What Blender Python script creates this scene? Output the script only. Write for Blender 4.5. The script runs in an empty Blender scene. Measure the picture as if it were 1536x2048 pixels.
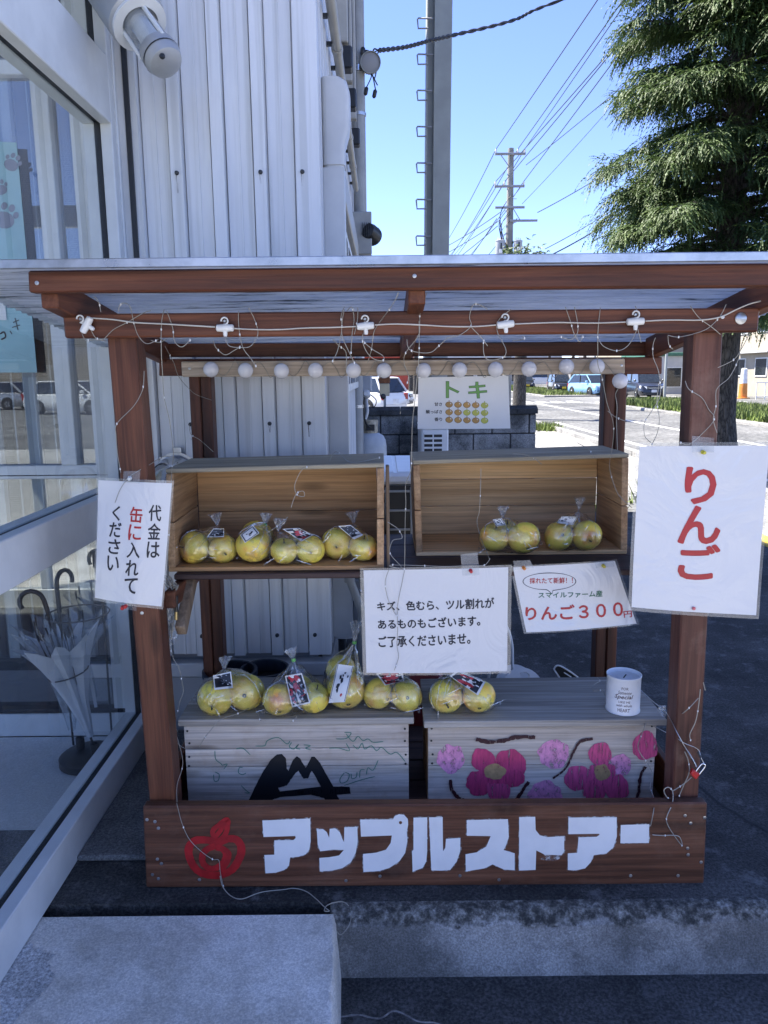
import bpy, bmesh, math, random
from math import radians, sin, cos, pi, sqrt, atan2
from mathutils import Vector as V, Matrix, noise
from mathutils.geometry import tessellate_polygon

random.seed(7)
S = bpy.context.scene
COL = S.collection

# ------------------------------------------------------------------ camera
CAM_H = 1.45; FPX = 1540.0; PITCH = radians(10.1); ROLL = radians(0.6)
_F = V((0, cos(PITCH), -sin(PITCH))); _U0 = V((0, sin(PITCH), cos(PITCH))); _R0 = V((1, 0, 0))
_R = _R0 * cos(ROLL) - _U0 * sin(ROLL); _U = _R0 * sin(ROLL) + _U0 * cos(ROLL)
CAM = V((0, 0, CAM_H))
cd = bpy.data.cameras.new('camera'); cam = bpy.data.objects.new('camera', cd); COL.objects.link(cam)
cd.sensor_fit = 'HORIZONTAL'; cd.sensor_width = 36.0; cd.lens = FPX / 1536 * 36.0
cd.clip_start = 0.05; cd.clip_end = 3000
m = Matrix((( _R.x, _U.x, -_F.x), (_R.y, _U.y, -_F.y), (_R.z, _U.z, -_F.z))).to_4x4()
m.translation = CAM; cam.matrix_world = m
S.camera = cam

# ------------------------------------------------------------------ light
SUN_AZ = V((-0.906, 0.423, 0)).normalized(); SUN_EL = radians(58)
w = bpy.data.worlds.new('World'); S.world = w; w.use_nodes = True
nt = w.node_tree; nt.nodes.clear()
sky = nt.nodes.new('ShaderNodeTexSky'); sky.sky_type = 'NISHITA'; sky.sun_disc = False
sky.sun_elevation = SUN_EL; sky.sun_rotation = atan2(SUN_AZ.x, SUN_AZ.y)
sky.air_density = 0.65; sky.dust_density = 0.0; sky.ozone_density = 5.0; sky.altitude = 300
bg = nt.nodes.new('ShaderNodeBackground'); bg.inputs[1].default_value = 0.115
wo = nt.nodes.new('ShaderNodeOutputWorld')
tint = nt.nodes.new('ShaderNodeMix'); tint.data_type = 'RGBA'; tint.blend_type = 'MULTIPLY'; tint.inputs[0].default_value = 1.0; tint.inputs[7].default_value = (1.02, 0.90, 1.03, 1)
nt.links.new(sky.outputs[0], tint.inputs[6]); nt.links.new(tint.outputs[2], bg.inputs[0]); nt.links.new(bg.outputs[0], wo.inputs[0])
sd = bpy.data.lights.new('sun', 'SUN'); sd.energy = 5.0; sd.angle = radians(0.53); sd.color = (1.0, 0.95, 0.86)
sun = bpy.data.objects.new('sun', sd); COL.objects.link(sun); sun.location = (-20, 14, 30)
sdir = (SUN_AZ * cos(SUN_EL) + V((0, 0, sin(SUN_EL))))
sun.rotation_euler = sdir.to_track_quat('Z', 'Y').to_euler()
S.view_settings.view_transform = 'Standard'; S.view_settings.look = 'None'
S.view_settings.exposure = 1.88; S.view_settings.gamma = 1.0; S.view_settings.use_curve_mapping = False
S.render.engine = 'CYCLES'
S.cycles.max_bounces = 10; S.cycles.transparent_max_bounces = 24; S.cycles.use_denoising = True
S.cycles.glossy_bounces = 4; S.cycles.diffuse_bounces = 4; S.cycles.transmission_bounces = 6
S.cycles.caustics_reflective = False; S.cycles.caustics_refractive = False

# ------------------------------------------------------------------ photo pixel -> direction -> point on a known plane
def _ray(x, y): return _F + _R * ((x - 768) / FPX) + _U * ((1024 - y) / FPX)
def PY(x, y, Y): d = _ray(x, y); return CAM + d * (Y / d.y)
def PZ(x, y, z): d = _ray(x, y); return CAM + d * ((z - CAM_H) / d.z)
def PX(x, y, X): d = _ray(x, y); return CAM + d * (X / d.x)
def lin(c):  # sRGB 0-255 -> linear
    return tuple(((v / 255) / 12.92 if v / 255 <= 0.04045 else ((v / 255 + 0.055) / 1.055) ** 2.4) for v in c)

# ------------------------------------------------------------------ mesh builder
ORG = {}
class MB:
    def __init__(s): s.v = []; s.f = []
    def add(s, vs, fs):
        o = len(s.v); s.v += [V(p) for p in vs]; s.f += [tuple(i + o for i in f) for f in fs]; return s
    def hexa(s, c, ch=0.0):
        """c: 8 corners indexed by bits (x,y,z): c[i] i=x+2y+4z; chamfered"""
        c = [V(p) for p in c]
        def P(a, b, d):
            r = V((0, 0, 0))
            for i in range(8):
                wx = a if i & 1 else 1 - a; wy = b if i & 2 else 1 - b; wz = d if i & 4 else 1 - d
                r += c[i] * (wx * wy * wz)
            return r
        cen = sum(c, V()) / 8
        if ch <= 0:
            fs = [(0, 1, 3, 2), (4, 5, 7, 6), (0, 1, 5, 4), (2, 3, 7, 6), (0, 2, 6, 4), (1, 3, 7, 5)]
            vs = c
        else:
            L = [(c[1] - c[0]).length, (c[2] - c[0]).length, (c[4] - c[0]).length]
            e = [min(0.45, ch / max(l, 1e-6)) for l in L]
            vs = []; idx = {}
            for i in range(8):
                b = [(i >> k) & 1 for k in range(3)]
                for k in range(3):
                    q = [(b[m_] if m_ == k else (e[m_] if b[m_] == 0 else 1 - e[m_])) for m_ in range(3)]
                    idx[(i, k)] = len(vs); vs.append(P(*q))
            fs = []
            for k in range(3):
                l, mm = [q for q in range(3) if q != k]
                for sd_ in (0, 1):
                    q = []
                    for (a, b) in ((0, 0), (1, 0), (1, 1), (0, 1)):
                        i = (sd_ << k) | (a << l) | (b << mm); q.append(idx[(i, k)])
                    fs.append(tuple(q))
                    for t in (0, 1):
                        if l > k:
                            i0 = (sd_ << k) | (t << l); i1 = i0 | (1 << mm)
                            fs.append((idx[(i0, k)], idx[(i1, k)], idx[(i1, l)], idx[(i0, l)]))
                        if mm > k:
                            i0 = (sd_ << k) | (t << mm); i1 = i0 | (1 << l)
                            fs.append((idx[(i0, k)], idx[(i1, k)], idx[(i1, mm)], idx[(i0, mm)]))
            for i in range(8): fs.append((idx[(i, 0)], idx[(i, 1)], idx[(i, 2)]))
        out = []
        for f in fs:
            n = (vs[f[1]] - vs[f[0]]).cross(vs[f[2]] - vs[f[0]])
            mid = sum((vs[i] for i in f), V()) / len(f)
            out.append(f if n.dot(mid - cen) >= 0 else tuple(reversed(f)))
        return s.add(vs, out)
    def box(s, x0, x1, y0, y1, z0, z1, ch=0.0):
        return s.hexa([(x, y, z) for z in (z0, z1) for y in (y0, y1) for x in (x0, x1)], ch)
    def bar(s, a, b, w_, h_, ch=0.0, up=(0, 0, 1)):
        a = V(a); b = V(b); d = (b - a).normalized(); u = V(up)
        if abs(d.dot(u)) > 0.98: u = V((0, 1, 0))
        sx = d.cross(u).normalized(); u = sx.cross(d)
        c = []
        for z in (-1, 1):
            for y in (0, 1):
                for x in (-1, 1): c.append((b if y else a) + sx * (x * w_ / 2) + u * (z * h_ / 2))
        return s.hexa(c, ch)
    def face_board(s, px, Y, th, ch=0.003):
        """board whose front face has the four photo corners tl,tr,br,bl on plane Y; it goes back th"""
        tl, tr, br, bl = [PY(x, y, Y) for x, y in px]
        o = V((0, th, 0))
        return s.hexa([bl, br, bl + o, br + o, tl, tr, tl + o, tr + o], ch)
    def tube(s, pts, r, n=6, cap=True):
        pts = [V(p) for p in pts]; k = len(pts)
        rs = r if isinstance(r, (list, tuple)) else [r] * k
        t0 = (pts[1] - pts[0]).normalized()
        u = t0.orthogonal().normalized(); o = len(s.v)
        for i, p in enumerate(pts):
            t = (pts[min(i + 1, k - 1)] - pts[max(i - 1, 0)])
            if t.length < 1e-9: t = t0
            t = t.normalized(); u = (u - t * u.dot(t))
            u = u.normalized() if u.length > 1e-6 else t.orthogonal().normalized()
            b = t.cross(u)
            for j in range(n):
                a = 2 * pi * j / n; s.v.append(p + (u * cos(a) + b * sin(a)) * rs[i])
        for i in range(k - 1):
            for j in range(n):
                a = o + i * n + j; b2 = o + i * n + (j + 1) % n
                s.f.append((a, b2, b2 + n, a + n))
        if cap:
            s.f.append(tuple(reversed(range(o, o + n)))); s.f.append(tuple(range(o + (k - 1) * n, o + k * n)))
        return s
    def lathe(s, prof, org, axis=(0, 0, 1), n=24, cap0=True, cap1=True, jit=None):
        ax = V(axis).normalized(); u = ax.orthogonal().normalized(); b = ax.cross(u); o = len(s.v); org = V(org)
        for (r, h) in prof:
            for j in range(n):
                a = 2 * pi * j / n; s.v.append(org + ax * h + (u * cos(a) + b * sin(a)) * r)
        for i in range(len(prof) - 1):
            for j in range(n):
                a = o + i * n + j; b2 = o + i * n + (j + 1) % n
                s.f.append((a, b2, b2 + n, a + n))
        if cap0: s.f.append(tuple(reversed(range(o, o + n))))
        if cap1: s.f.append(tuple(range(o + (len(prof) - 1) * n, o + len(prof) * n)))
        return s
    def poly(s, pts, th=None, holes=()):
        """filled polygon (3D points), optional holes, optional thickness vector"""
        loops = [[V(p) for p in pts]] + [[V(p) for p in h] for h in holes]
        flat = [p for l in loops for p in l]
        tris = tessellate_polygon(loops); o = len(s.v); n = len(flat)
        s.v += flat; s.f += [tuple(o + i for i in t) for t in tris]
        if th is not None:
            th = V(th); s.v += [p + th for p in flat]
            s.f += [tuple(o + n + i for i in reversed(t)) for t in tris]
            k = 0
            for l in loops:
                for i in range(len(l)):
                    a = o + k + i; b = o + k + (i + 1) % len(l); s.f.append((a, b, b + n, a + n))
                k += len(l)
        return s
    def grid(s, fn, nu, nv):
        o = len(s.v)
        for j in range(nv + 1):
            for i in range(nu + 1): s.v.append(V(fn(i / nu, j / nv)))
        for j in range(nv):
            for i in range(nu):
                a = o + j * (nu + 1) + i; s.f.append((a, a + 1, a + nu + 2, a + nu + 1))
        return s
    def ball(s, c, r, n=12, sc=(1, 1, 1)):
        o = len(s.v); c = V(c); h = n // 2
        for i in range(h + 1):
            t = pi * i / h
            for j in range(n):
                a = 2 * pi * j / n
                s.v.append(c + V((r * sin(t) * cos(a) * sc[0], r * sin(t) * sin(a) * sc[1], r * cos(t) * sc[2])))
        for i in range(h):
            for j in range(n):
                a = o + i * n + j; b = o + i * n + (j + 1) % n; s.f.append((a, a + n, b + n, b))
        return s
    def mesh(s, name, org=V((0, 0, 0)), fix=False, smooth=None):
        me = bpy.data.meshes.new(name); me.from_pydata([tuple(p - org) for p in s.v], [], s.f); me.update()
        if fix:
            bm = bmesh.new(); bm.from_mesh(me); bmesh.ops.remove_doubles(bm, verts=bm.verts, dist=1e-6)
            bmesh.ops.recalc_face_normals(bm, faces=bm.faces); bm.to_mesh(me); bm.free()
        if smooth is not None:
            me.shade_smooth()
            if smooth < 179: me.set_sharp_from_angle(angle=radians(smooth))
        return me
    def build(s, name, mat, parent=None, smooth=None, fix=False, **tags):
        org = ORG.get(parent.name, V((0, 0, 0))) if parent else V((0, 0, 0))
        me = s.mesh(name, org, fix, smooth); me.materials.append(mat)
        ob = bpy.data.objects.new(name, me); COL.objects.link(ob)
        if parent: ob.parent = parent
        ORG[ob.name] = org
        return tag(ob, **tags)

def tag(o, label=None, cat=None, group=None, kind=None):
    if label: o['label'] = label
    if cat: o['category'] = cat
    if group: o['group'] = group
    if kind: o['kind'] = kind
    return o
def thing(name, label, cat, loc, group=None):
    o = bpy.data.objects.new(name, None); COL.objects.link(o); o.location = loc; o.empty_display_size = 0.05
    ORG[o.name] = V(loc); return tag(o, label, cat, group)
def place(me, name, parent, loc=(0, 0, 0), rot=None, scale=None):
    """child (or top-level) object sharing mesh data; loc is a world point, mesh is in local coordinates"""
    o = bpy.data.objects.new(name, me); COL.objects.link(o)
    org = ORG.get(parent.name, V((0, 0, 0))) if parent else V((0, 0, 0))
    o.location = V(loc) - org
    if rot is not None: o.rotation_euler = rot
    if scale is not None: o.scale = scale
    if parent: o.parent = parent
    ORG[o.name] = V(loc); return o
def clone(root, loc, rotz=None, label=None, group=None, scale=None):
    r = root.copy(); COL.objects.link(r); r.location = loc
    if rotz is not None: r.rotation_euler = (0, 0, rotz)
    if scale is not None: r.scale = scale
    if label: r['label'] = label
    if group: r['group'] = group
    for ch in list(root.children):
        c = ch.copy(); COL.objects.link(c); c.parent = r
        for g in list(ch.children):
            d = g.copy(); COL.objects.link(d); d.parent = c
    return r
def crom(pts, k=6):
    pts = [V(p) for p in pts]
    if len(pts) < 3: return pts
    out = []
    for i in range(len(pts) - 1):
        p0 = pts[max(i - 1, 0)]; p1 = pts[i]; p2 = pts[i + 1]; p3 = pts[min(i + 2, len(pts) - 1)]
        for j in range(k):
            t = j / k
            out.append(0.5 * ((2 * p1) + (p2 - p0) * t + (2 * p0 - 5 * p1 + 4 * p2 - p3) * t * t + (3 * p1 - p0 - 3 * p2 + p3) * t ** 3))
    return out + [pts[-1]]

# ------------------------------------------------------------------ materials
def newmat(name):
    m_ = bpy.data.materials.new(name); m_.use_nodes = True
    return m_, m_.node_tree, m_.node_tree.nodes['Principled BSDF']
def _n(t, ty, **kw):
    n = t.nodes.new(ty)
    for k, v_ in kw.items():
        if k in n.inputs: n.inputs[k].default_value = v_
        else: setattr(n, k, v_)
    return n
def ramp(t, fac, stops):
    r = t.nodes.new('ShaderNodeValToRGB'); e = r.color_ramp.elements
    while len(e) > 1: e.remove(e[-1])
    e[0].position = stops[0][0]; e[0].color = (*stops[0][1], 1)
    for p, c in stops[1:]:
        x = e.new(p); x.color = (*c, 1)
    t.links.new(fac, r.inputs[0]); return r.outputs[0]
def coords(t, scale=(1, 1, 1), kind='Object', rnd=True, rot=(0, 0, 0)):
    tc = t.nodes.new('ShaderNodeTexCoord'); mp = t.nodes.new('ShaderNodeMapping')
    mp.inputs['Scale'].default_value = scale; mp.inputs['Rotation'].default_value = rot
    t.links.new(tc.outputs[kind], mp.inputs[0])
    if rnd:
        oi = t.nodes.new('ShaderNodeObjectInfo'); mu = t.nodes.new('ShaderNodeVectorMath'); mu.operation = 'SCALE'
        cx = t.nodes.new('ShaderNodeCombineXYZ')
        for i in range(3): t.links.new(oi.outputs['Random'], cx.inputs[i])
        t.links.new(cx.outputs[0], mu.inputs[0]); mu.inputs['Scale'].default_value = 37.0
        t.links.new(mu.outputs[0], mp.inputs['Location'])
    return mp.outputs[0]
def mixc(t, fac, a, b, mode='MIX'):
    m_ = t.nodes.new('ShaderNodeMix'); m_.data_type = 'RGBA'; m_.blend_type = mode
    for s_, i in ((fac, 0), (a, 6), (b, 7)):
        if hasattr(s_, 'links') or hasattr(s_, 'is_linked'): t.links.new(s_, m_.inputs[i])
        else: m_.inputs[i].default_value = s_ if i == 0 else (*s_, 1)
    return m_.outputs[2]
def bump(t, h, bsdf, st=0.3, dist=0.01):
    b = t.nodes.new('ShaderNodeBump'); b.inputs['Strength'].default_value = st; b.inputs['Distance'].default_value = dist
    t.links.new(h, b.inputs['Height']); t.links.new(b.outputs[0], bsdf.inputs['Normal']); return b
def plain(name, col, rough=0.5, metal=0.0, spec=0.5, var=0.12, vs=6.0, bmp=0.0, bs=60.0, rv=0.1):
    """a painted / plastic / metal surface with slight grime variation"""
    m_, t, b = newmat(name)
    c = coords(t)
    n = _n(t, 'ShaderNodeTexNoise', Scale=vs, Detail=6.0, Roughness=0.6); t.links.new(c, n.inputs[0])
    d = tuple(x * (1 - var) for x in col); l = tuple(min(1, x * (1 + var)) for x in col)
    t.links.new(ramp(t, n.outputs[0], [(0.38, d), (0.62, l)]), b.inputs['Base Color'])
    mr = t.nodes.new('ShaderNodeMapRange'); mr.inputs[3].default_value = max(0.02, rough - rv); mr.inputs[4].default_value = min(1, rough + rv)
    t.links.new(n.outputs[0], mr.inputs[0]); t.links.new(mr.outputs[0], b.inputs['Roughness'])
    b.inputs['Metallic'].default_value = metal; b.inputs['Specular IOR Level'].default_value = spec
    if bmp:
        n2 = _n(t, 'ShaderNodeTexNoise', Scale=bs, Detail=4.0); t.links.new(c, n2.inputs[0]); bump(t, n2.outputs[0], b, bmp, 0.004)
    return m_
def wood(name, axis, dark, mid, light, rough=0.6, gs=1.0, knots=True, bmp=0.35, wear=None):
    m_, t, b = newmat(name)
    sc = [22 * gs] * 3; sc[axis] = 1.1 * gs
    c = coords(t, tuple(sc))
    n0 = _n(t, 'ShaderNodeTexNoise', Scale=0.55, Detail=3.0); t.links.new(c, n0.inputs[0])
    ad = t.nodes.new('ShaderNodeVectorMath'); ad.operation = 'MULTIPLY_ADD'; ad.inputs[1].default_value = (2.2,) * 3
    t.links.new(n0.outputs['Color'], ad.inputs[0]); t.links.new(c, ad.inputs[2])
    n1 = _n(t, 'ShaderNodeTexNoise', Scale=1.0, Detail=8.0, Roughness=0.62); t.links.new(ad.outputs[0], n1.inputs[0])
    sc2 = [150 * gs] * 3; sc2[axis] = 3.0 * gs
    c2 = coords(t, tuple(sc2))
    n2 = _n(t, 'ShaderNodeTexNoise', Scale=1.0, Detail=4.0, Roughness=0.7); t.links.new(c2, n2.inputs[0])
    col = ramp(t, n1.outputs[0], [(0.30, dark), (0.5, mid), (0.70, light)])
    fine = ramp(t, n2.outputs[0], [(0.38, (0.5,) * 3), (0.6, (1.12,) * 3)])
    col = mixc(t, 0.45, col, fine, 'MULTIPLY')
    sc5 = [17 * gs] * 3; sc5[axis] = 1.3 * gs
    c5 = coords(t, tuple(sc5)); wv = _n(t, 'ShaderNodeTexWave', Scale=0.9, Distortion=7.0, Detail=3.0); wv.wave_type = 'RINGS'
    wv.inputs['Detail Scale'].default_value = 0.7; t.links.new(c5, wv.inputs[0])
    rg = ramp(t, wv.outputs['Fac'], [(0.0, (0.84,) * 3), (0.3, (1.0,) * 3), (1.0, (1.03,) * 3)])
    col = mixc(t, 0.8, col, rg, 'MULTIPLY')
    if knots:
        sc3 = [9 * gs] * 3; sc3[axis] = 2.6 * gs
        c3 = coords(t, tuple(sc3)); vo = _n(t, 'ShaderNodeTexVoronoi', Scale=1.0, Randomness=1.0); t.links.new(c3, vo.inputs[0])
        k = ramp(t, vo.outputs['Distance'], [(0.05, (0.2, 0.18, 0.18)), (0.13, (0.55, 0.53, 0.51)), (0.19, (1, 1, 1))])
        col = mixc(t, 0.8, col, k, 'MULTIPLY')
    if wear:
        c4 = coords(t, (3, 3, 3)); n4 = _n(t, 'ShaderNodeTexNoise', Scale=1.6, Detail=7.0, Roughness=0.7); t.links.new(c4, n4.inputs[0])
        f = ramp(t, n4.outputs[0], [(0.52, (0, 0, 0)), (0.72, (wear[1],) * 3)])
        col = mixc(t, f, col, wear[0])
    oi = t.nodes.new('ShaderNodeObjectInfo'); mr = t.nodes.new('ShaderNodeMapRange'); mr.inputs[3].default_value = 0.82; mr.inputs[4].default_value = 1.16
    t.links.new(oi.outputs['Random'], mr.inputs[0])
    hs = t.nodes.new('ShaderNodeHueSaturation'); t.links.new(mr.outputs[0], hs.inputs['Value']); t.links.new(col, hs.inputs['Color'])
    t.links.new(hs.outputs[0], b.inputs['Base Color']); b.inputs['Roughness'].default_value = rough
    b.inputs['Specular IOR Level'].default_value = 0.35
    bump(t, n2.outputs[0], b, bmp, 0.003)
    return m_
def rough_ground(name, stops, scale=3.0, speck=None, bmp=0.5, rough=0.9, crack=None, sp_scale=140.0, gc=0.8):
    m_, t, b = newmat(name)
    c = coords(t, rnd=False)
    n = _n(t, 'ShaderNodeTexNoise', Scale=scale, Detail=9.0, Roughness=0.68); t.links.new(c, n.inputs[0])
    mc = t.nodes.new('ShaderNodeMapRange'); mc.inputs[1].default_value = 0.3; mc.inputs[2].default_value = 0.7; t.links.new(n.outputs[0], mc.inputs[0])
    col = ramp(t, mc.outputs[0], stops)
    n2 = _n(t, 'ShaderNodeTexNoise', Scale=sp_scale, Detail=3.0, Roughness=0.8); t.links.new(c, n2.inputs[0])
    g = ramp(t, n2.outputs[0], [(0.36, (0.45,) * 3), (0.5, (0.95,) * 3), (0.66, (1.7,) * 3)])
    col = mixc(t, gc, col, g, 'MULTIPLY')
    if speck:
        n3 = _n(t, 'ShaderNodeTexNoise', Scale=scale * 6, Detail=6.0, Roughness=0.8); t.links.new(c, n3.inputs[0])
        f = ramp(t, n3.outputs[0], [(0.54, (0, 0, 0)), (0.66, (speck[1],) * 3)])
        col = mixc(t, f, col, speck[0])
    if crack:
        vo = _n(t, 'ShaderNodeTexVoronoi', Scale=crack[0]); vo.feature = 'DISTANCE_TO_EDGE'
        na = _n(t, 'ShaderNodeTexNoise', Scale=4.0, Detail=6.0); t.links.new(c, na.inputs[0])
        ad = t.nodes.new('ShaderNodeVectorMath'); ad.operation = 'MULTIPLY_ADD'; ad.inputs[1].default_value = (0.25,) * 3
        t.links.new(na.outputs['Color'], ad.inputs[0]); t.links.new(c, ad.inputs[2]); t.links.new(ad.outputs[0], vo.inputs[0])
        f = ramp(t, vo.outputs['Distance'], [(0.0, (crack[2],) * 3), (0.012, (0, 0, 0))])
        col = mixc(t, f, col, crack[1])
    t.links.new(col, b.inputs['Base Color']); b.inputs['Roughness'].default_value = rough; b.inputs['Specular IOR Level'].default_value = 0.3
    ad2 = t.nodes.new('ShaderNodeMath'); ad2.operation = 'ADD'; t.links.new(n.outputs[0], ad2.inputs[0]); t.links.new(n2.outputs[0], ad2.inputs[1])
    bump(t, ad2.outputs[0], b, bmp, 0.006)
    return m_
def clear(name, tint=(1, 1, 1), refl=1.0, base=0.03, rough=0.0, wr=0.0, ws=30.0, haze=0.0, hz_col=(0.8, 0.85, 0.9)):
    """thin clear sheet: Fresnel reflection over transparency"""
    m_, t, b = newmat(name); t.nodes.remove(b)
    o = t.nodes['Material Output']; tr = _n(t, 'ShaderNodeBsdfTransparent'); tr.inputs[0].default_value = (*tint, 1)
    gl = _n(t, 'ShaderNodeBsdfGlossy'); gl.inputs['Roughness'].default_value = rough
    fr = _n(t, 'ShaderNodeLayerWeight', Blend=0.5); pw = t.nodes.new('ShaderNodeMath'); pw.operation = 'POWER'; pw.inputs[1].default_value = 3.5
    t.links.new(fr.outputs['Facing'], pw.inputs[0])   # Schlick reflectance, the same from both sides of the sheet
    mr = t.nodes.new('ShaderNodeMath'); mr.operation = 'MULTIPLY_ADD'; mr.inputs[1].default_value = refl; mr.inputs[2].default_value = base; mr.use_clamp = True
    t.links.new(pw.outputs[0], mr.inputs[0])
    mx = t.nodes.new('ShaderNodeMixShader'); t.links.new(mr.outputs[0], mx.inputs[0]); t.links.new(tr.outputs[0], mx.inputs[1]); t.links.new(gl.outputs[0], mx.inputs[2])
    last = mx.outputs[0]
    if wr:
        c = coords(t, (1, 1, 0.45)); n = _n(t, 'ShaderNodeTexNoise', Scale=ws, Detail=3.0, Roughness=0.5, Distortion=1.2); t.links.new(c, n.inputs[0])
        bp = t.nodes.new('ShaderNodeBump'); bp.inputs['Strength'].default_value = wr; bp.inputs['Distance'].default_value = 0.01
        t.links.new(n.outputs[0], bp.inputs['Height']); t.links.new(bp.outputs[0], gl.inputs['Normal']); t.links.new(bp.outputs[0], fr.inputs['Normal'])
    if haze:
        df = _n(t, 'ShaderNodeBsdfDiffuse'); df.inputs[0].default_value = (*hz_col, 1)
        c2 = coords(t); n2 = _n(t, 'ShaderNodeTexNoise', Scale=9.0, Detail=6.0, Roughness=0.65); t.links.new(c2, n2.inputs[0])
        f = ramp(t, n2.outputs[0], [(0.35, (haze * 0.5,) * 3), (0.75, (haze * 1.6,) * 3)])
        mx2 = t.nodes.new('ShaderNodeMixShader'); t.links.new(f, mx2.inputs[0]); t.links.new(last, mx2.inputs[1]); t.links.new(df.outputs[0], mx2.inputs[2]); last = mx2.outputs[0]
    t.links.new(last, o.inputs[0]); return m_
def paint(name, col, alpha_lo=0.42, alpha_hi=0.5, scale=(8, 8, 60), rough=0.55, var=0.15, streak=0.0):
    """brushed or sprayed paint coat with a worn, broken body; scale stretches its breaks"""
    m_, t, b = newmat(name); o = t.nodes['Material Output']
    c = coords(t, scale); n = _n(t, 'ShaderNodeTexNoise', Scale=1.0, Detail=7.0, Roughness=0.7); t.links.new(c, n.inputs[0])
    t.links.new(ramp(t, n.outputs[0], [(0.25, tuple(x * (1 - var) for x in col)), (0.75, tuple(min(1, x * (1 + var)) for x in col))]), b.inputs['Base Color'])
    b.inputs['Roughness'].default_value = rough
    f = ramp(t, n.outputs[0], [(alpha_lo, (0, 0, 0)), (alpha_hi, (1, 1, 1))])
    t.links.new(f, b.inputs['Alpha']); return m_
# ================================================================== MATERIALS
M = {}
ST_D, ST_M, ST_L = (0.030, 0.010, 0.005), (0.112, 0.036, 0.017), (0.19, 0.070, 0.034)
for ax in (0, 1, 2): M['stain%d' % ax] = wood('stained_timber_%s' % 'xyz'[ax], ax, ST_D, ST_M, ST_L, 0.5)
M['board'] = wood('sign_board_timber', 0, (0.05, 0.018, 0.009), (0.135, 0.052, 0.027), (0.22, 0.095, 0.053), 0.5, wear=((0.24, 0.15, 0.11), 0.35))
M['stain_worn'] = wood('stained_timber_worn', 2, (0.05, 0.018, 0.011), (0.115, 0.042, 0.026), (0.185, 0.08, 0.052), 0.55, wear=((0.30, 0.2, 0.15), 0.4))
M['dark_shelf'] = wood('dark_shelf_timber', 0, (0.03, 0.016, 0.014), (0.06, 0.035, 0.03), (0.10, 0.06, 0.05), 0.6)
M['grey0'] = wood('weathered_timber', 0, (0.22, 0.195, 0.165), (0.38, 0.34, 0.285), (0.52, 0.47, 0.40), 0.75, knots=False)
M['greytop'] = wood('weathered_crate_top', 0, (0.20, 0.17, 0.115), (0.33, 0.285, 0.20), (0.44, 0.385, 0.28), 0.75, knots=False)
M['grey_pale'] = wood('bleached_crate_timber', 0, (0.46, 0.39, 0.32), (0.62, 0.54, 0.455), (0.74, 0.665, 0.58), 0.75, wear=((0.34, 0.22, 0.13), 0.5))
M['crate_in'] = wood('crate_inside_timber', 0, (0.40, 0.205, 0.085), (0.56, 0.32, 0.145), (0.66, 0.41, 0.205), 0.65)
M['crate_in_pale'] = wood('crate_inside_pale_timber', 0, (0.52, 0.31, 0.14), (0.67, 0.435, 0.22), (0.76, 0.53, 0.30), 0.65, knots=False)
M['crate_side'] = wood('crate_side_timber', 1, (0.28, 0.155, 0.075), (0.46, 0.28, 0.145), (0.58, 0.38, 0.21), 0.65)
M['crate_edge'] = wood('crate_edge_timber', 2, (0.13, 0.085, 0.05), (0.23, 0.16, 0.10), (0.33, 0.25, 0.17), 0.7, knots=False)
M['bulbboard'] = wood('pale_lamp_board', 0, (0.42, 0.32, 0.23), (0.57, 0.46, 0.35), (0.68, 0.58, 0.46), 0.7, knots=False)
M['asphalt'] = rough_ground('dark_asphalt', [(0.3, (0.030, 0.030, 0.029)), (0.55, (0.052, 0.051, 0.049)), (0.85, (0.092, 0.09, 0.086))], 1.6, speck=((0.20, 0.20, 0.195), 0.6), bmp=0.8, gc=1.0, sp_scale=110.0)
M['asphalt_low'] = rough_ground('lower_asphalt', [(0.3, (0.045, 0.045, 0.044)), (0.55, (0.072, 0.071, 0.069)), (0.85, (0.115, 0.113, 0.109))], 1.3, speck=((0.19, 0.19, 0.185), 0.5), bmp=0.8, gc=1.0, sp_scale=110.0)
M['road'] = rough_ground('road_asphalt', [(0.3, (0.10, 0.10, 0.098)), (0.6, (0.135, 0.134, 0.13)), (0.8, (0.165, 0.163, 0.158))], 0.35, bmp=0.15, sp_scale=9.0)
M['lot'] = rough_ground('lot_asphalt', [(0.3, (0.13, 0.13, 0.128)), (0.6, (0.17, 0.17, 0.167)), (0.8, (0.21, 0.208, 0.2))], 0.3, bmp=0.1, sp_scale=9.0)
M['bounce_apron'] = rough_ground('bounce_apron_concrete', [(0.3, (0.36, 0.355, 0.34)), (0.7, (0.45, 0.44, 0.42))], 0.8, bmp=0.2, sp_scale=40.0, gc=0.3)
M['walk'] = rough_ground('pavement_concrete', [(0.3, (0.20, 0.195, 0.185)), (0.7, (0.28, 0.27, 0.255))], 1.0, bmp=0.2, sp_scale=30.0)
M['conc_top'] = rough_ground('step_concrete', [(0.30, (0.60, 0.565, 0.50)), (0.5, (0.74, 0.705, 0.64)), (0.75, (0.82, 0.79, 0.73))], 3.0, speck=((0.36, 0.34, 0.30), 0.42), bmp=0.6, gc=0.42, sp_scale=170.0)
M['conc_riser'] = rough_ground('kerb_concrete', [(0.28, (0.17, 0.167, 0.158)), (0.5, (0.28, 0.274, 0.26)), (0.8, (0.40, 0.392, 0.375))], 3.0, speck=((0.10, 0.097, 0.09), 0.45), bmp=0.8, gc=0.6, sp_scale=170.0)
M['conc_lip'] = rough_ground('worn_kerb_edge', [(0.34, (0.022, 0.022, 0.022)), (0.5, (0.06, 0.06, 0.057)), (0.62, (0.15, 0.145, 0.135)), (0.75, (0.32, 0.31, 0.29))], 12.0, bmp=1.0)
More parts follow.
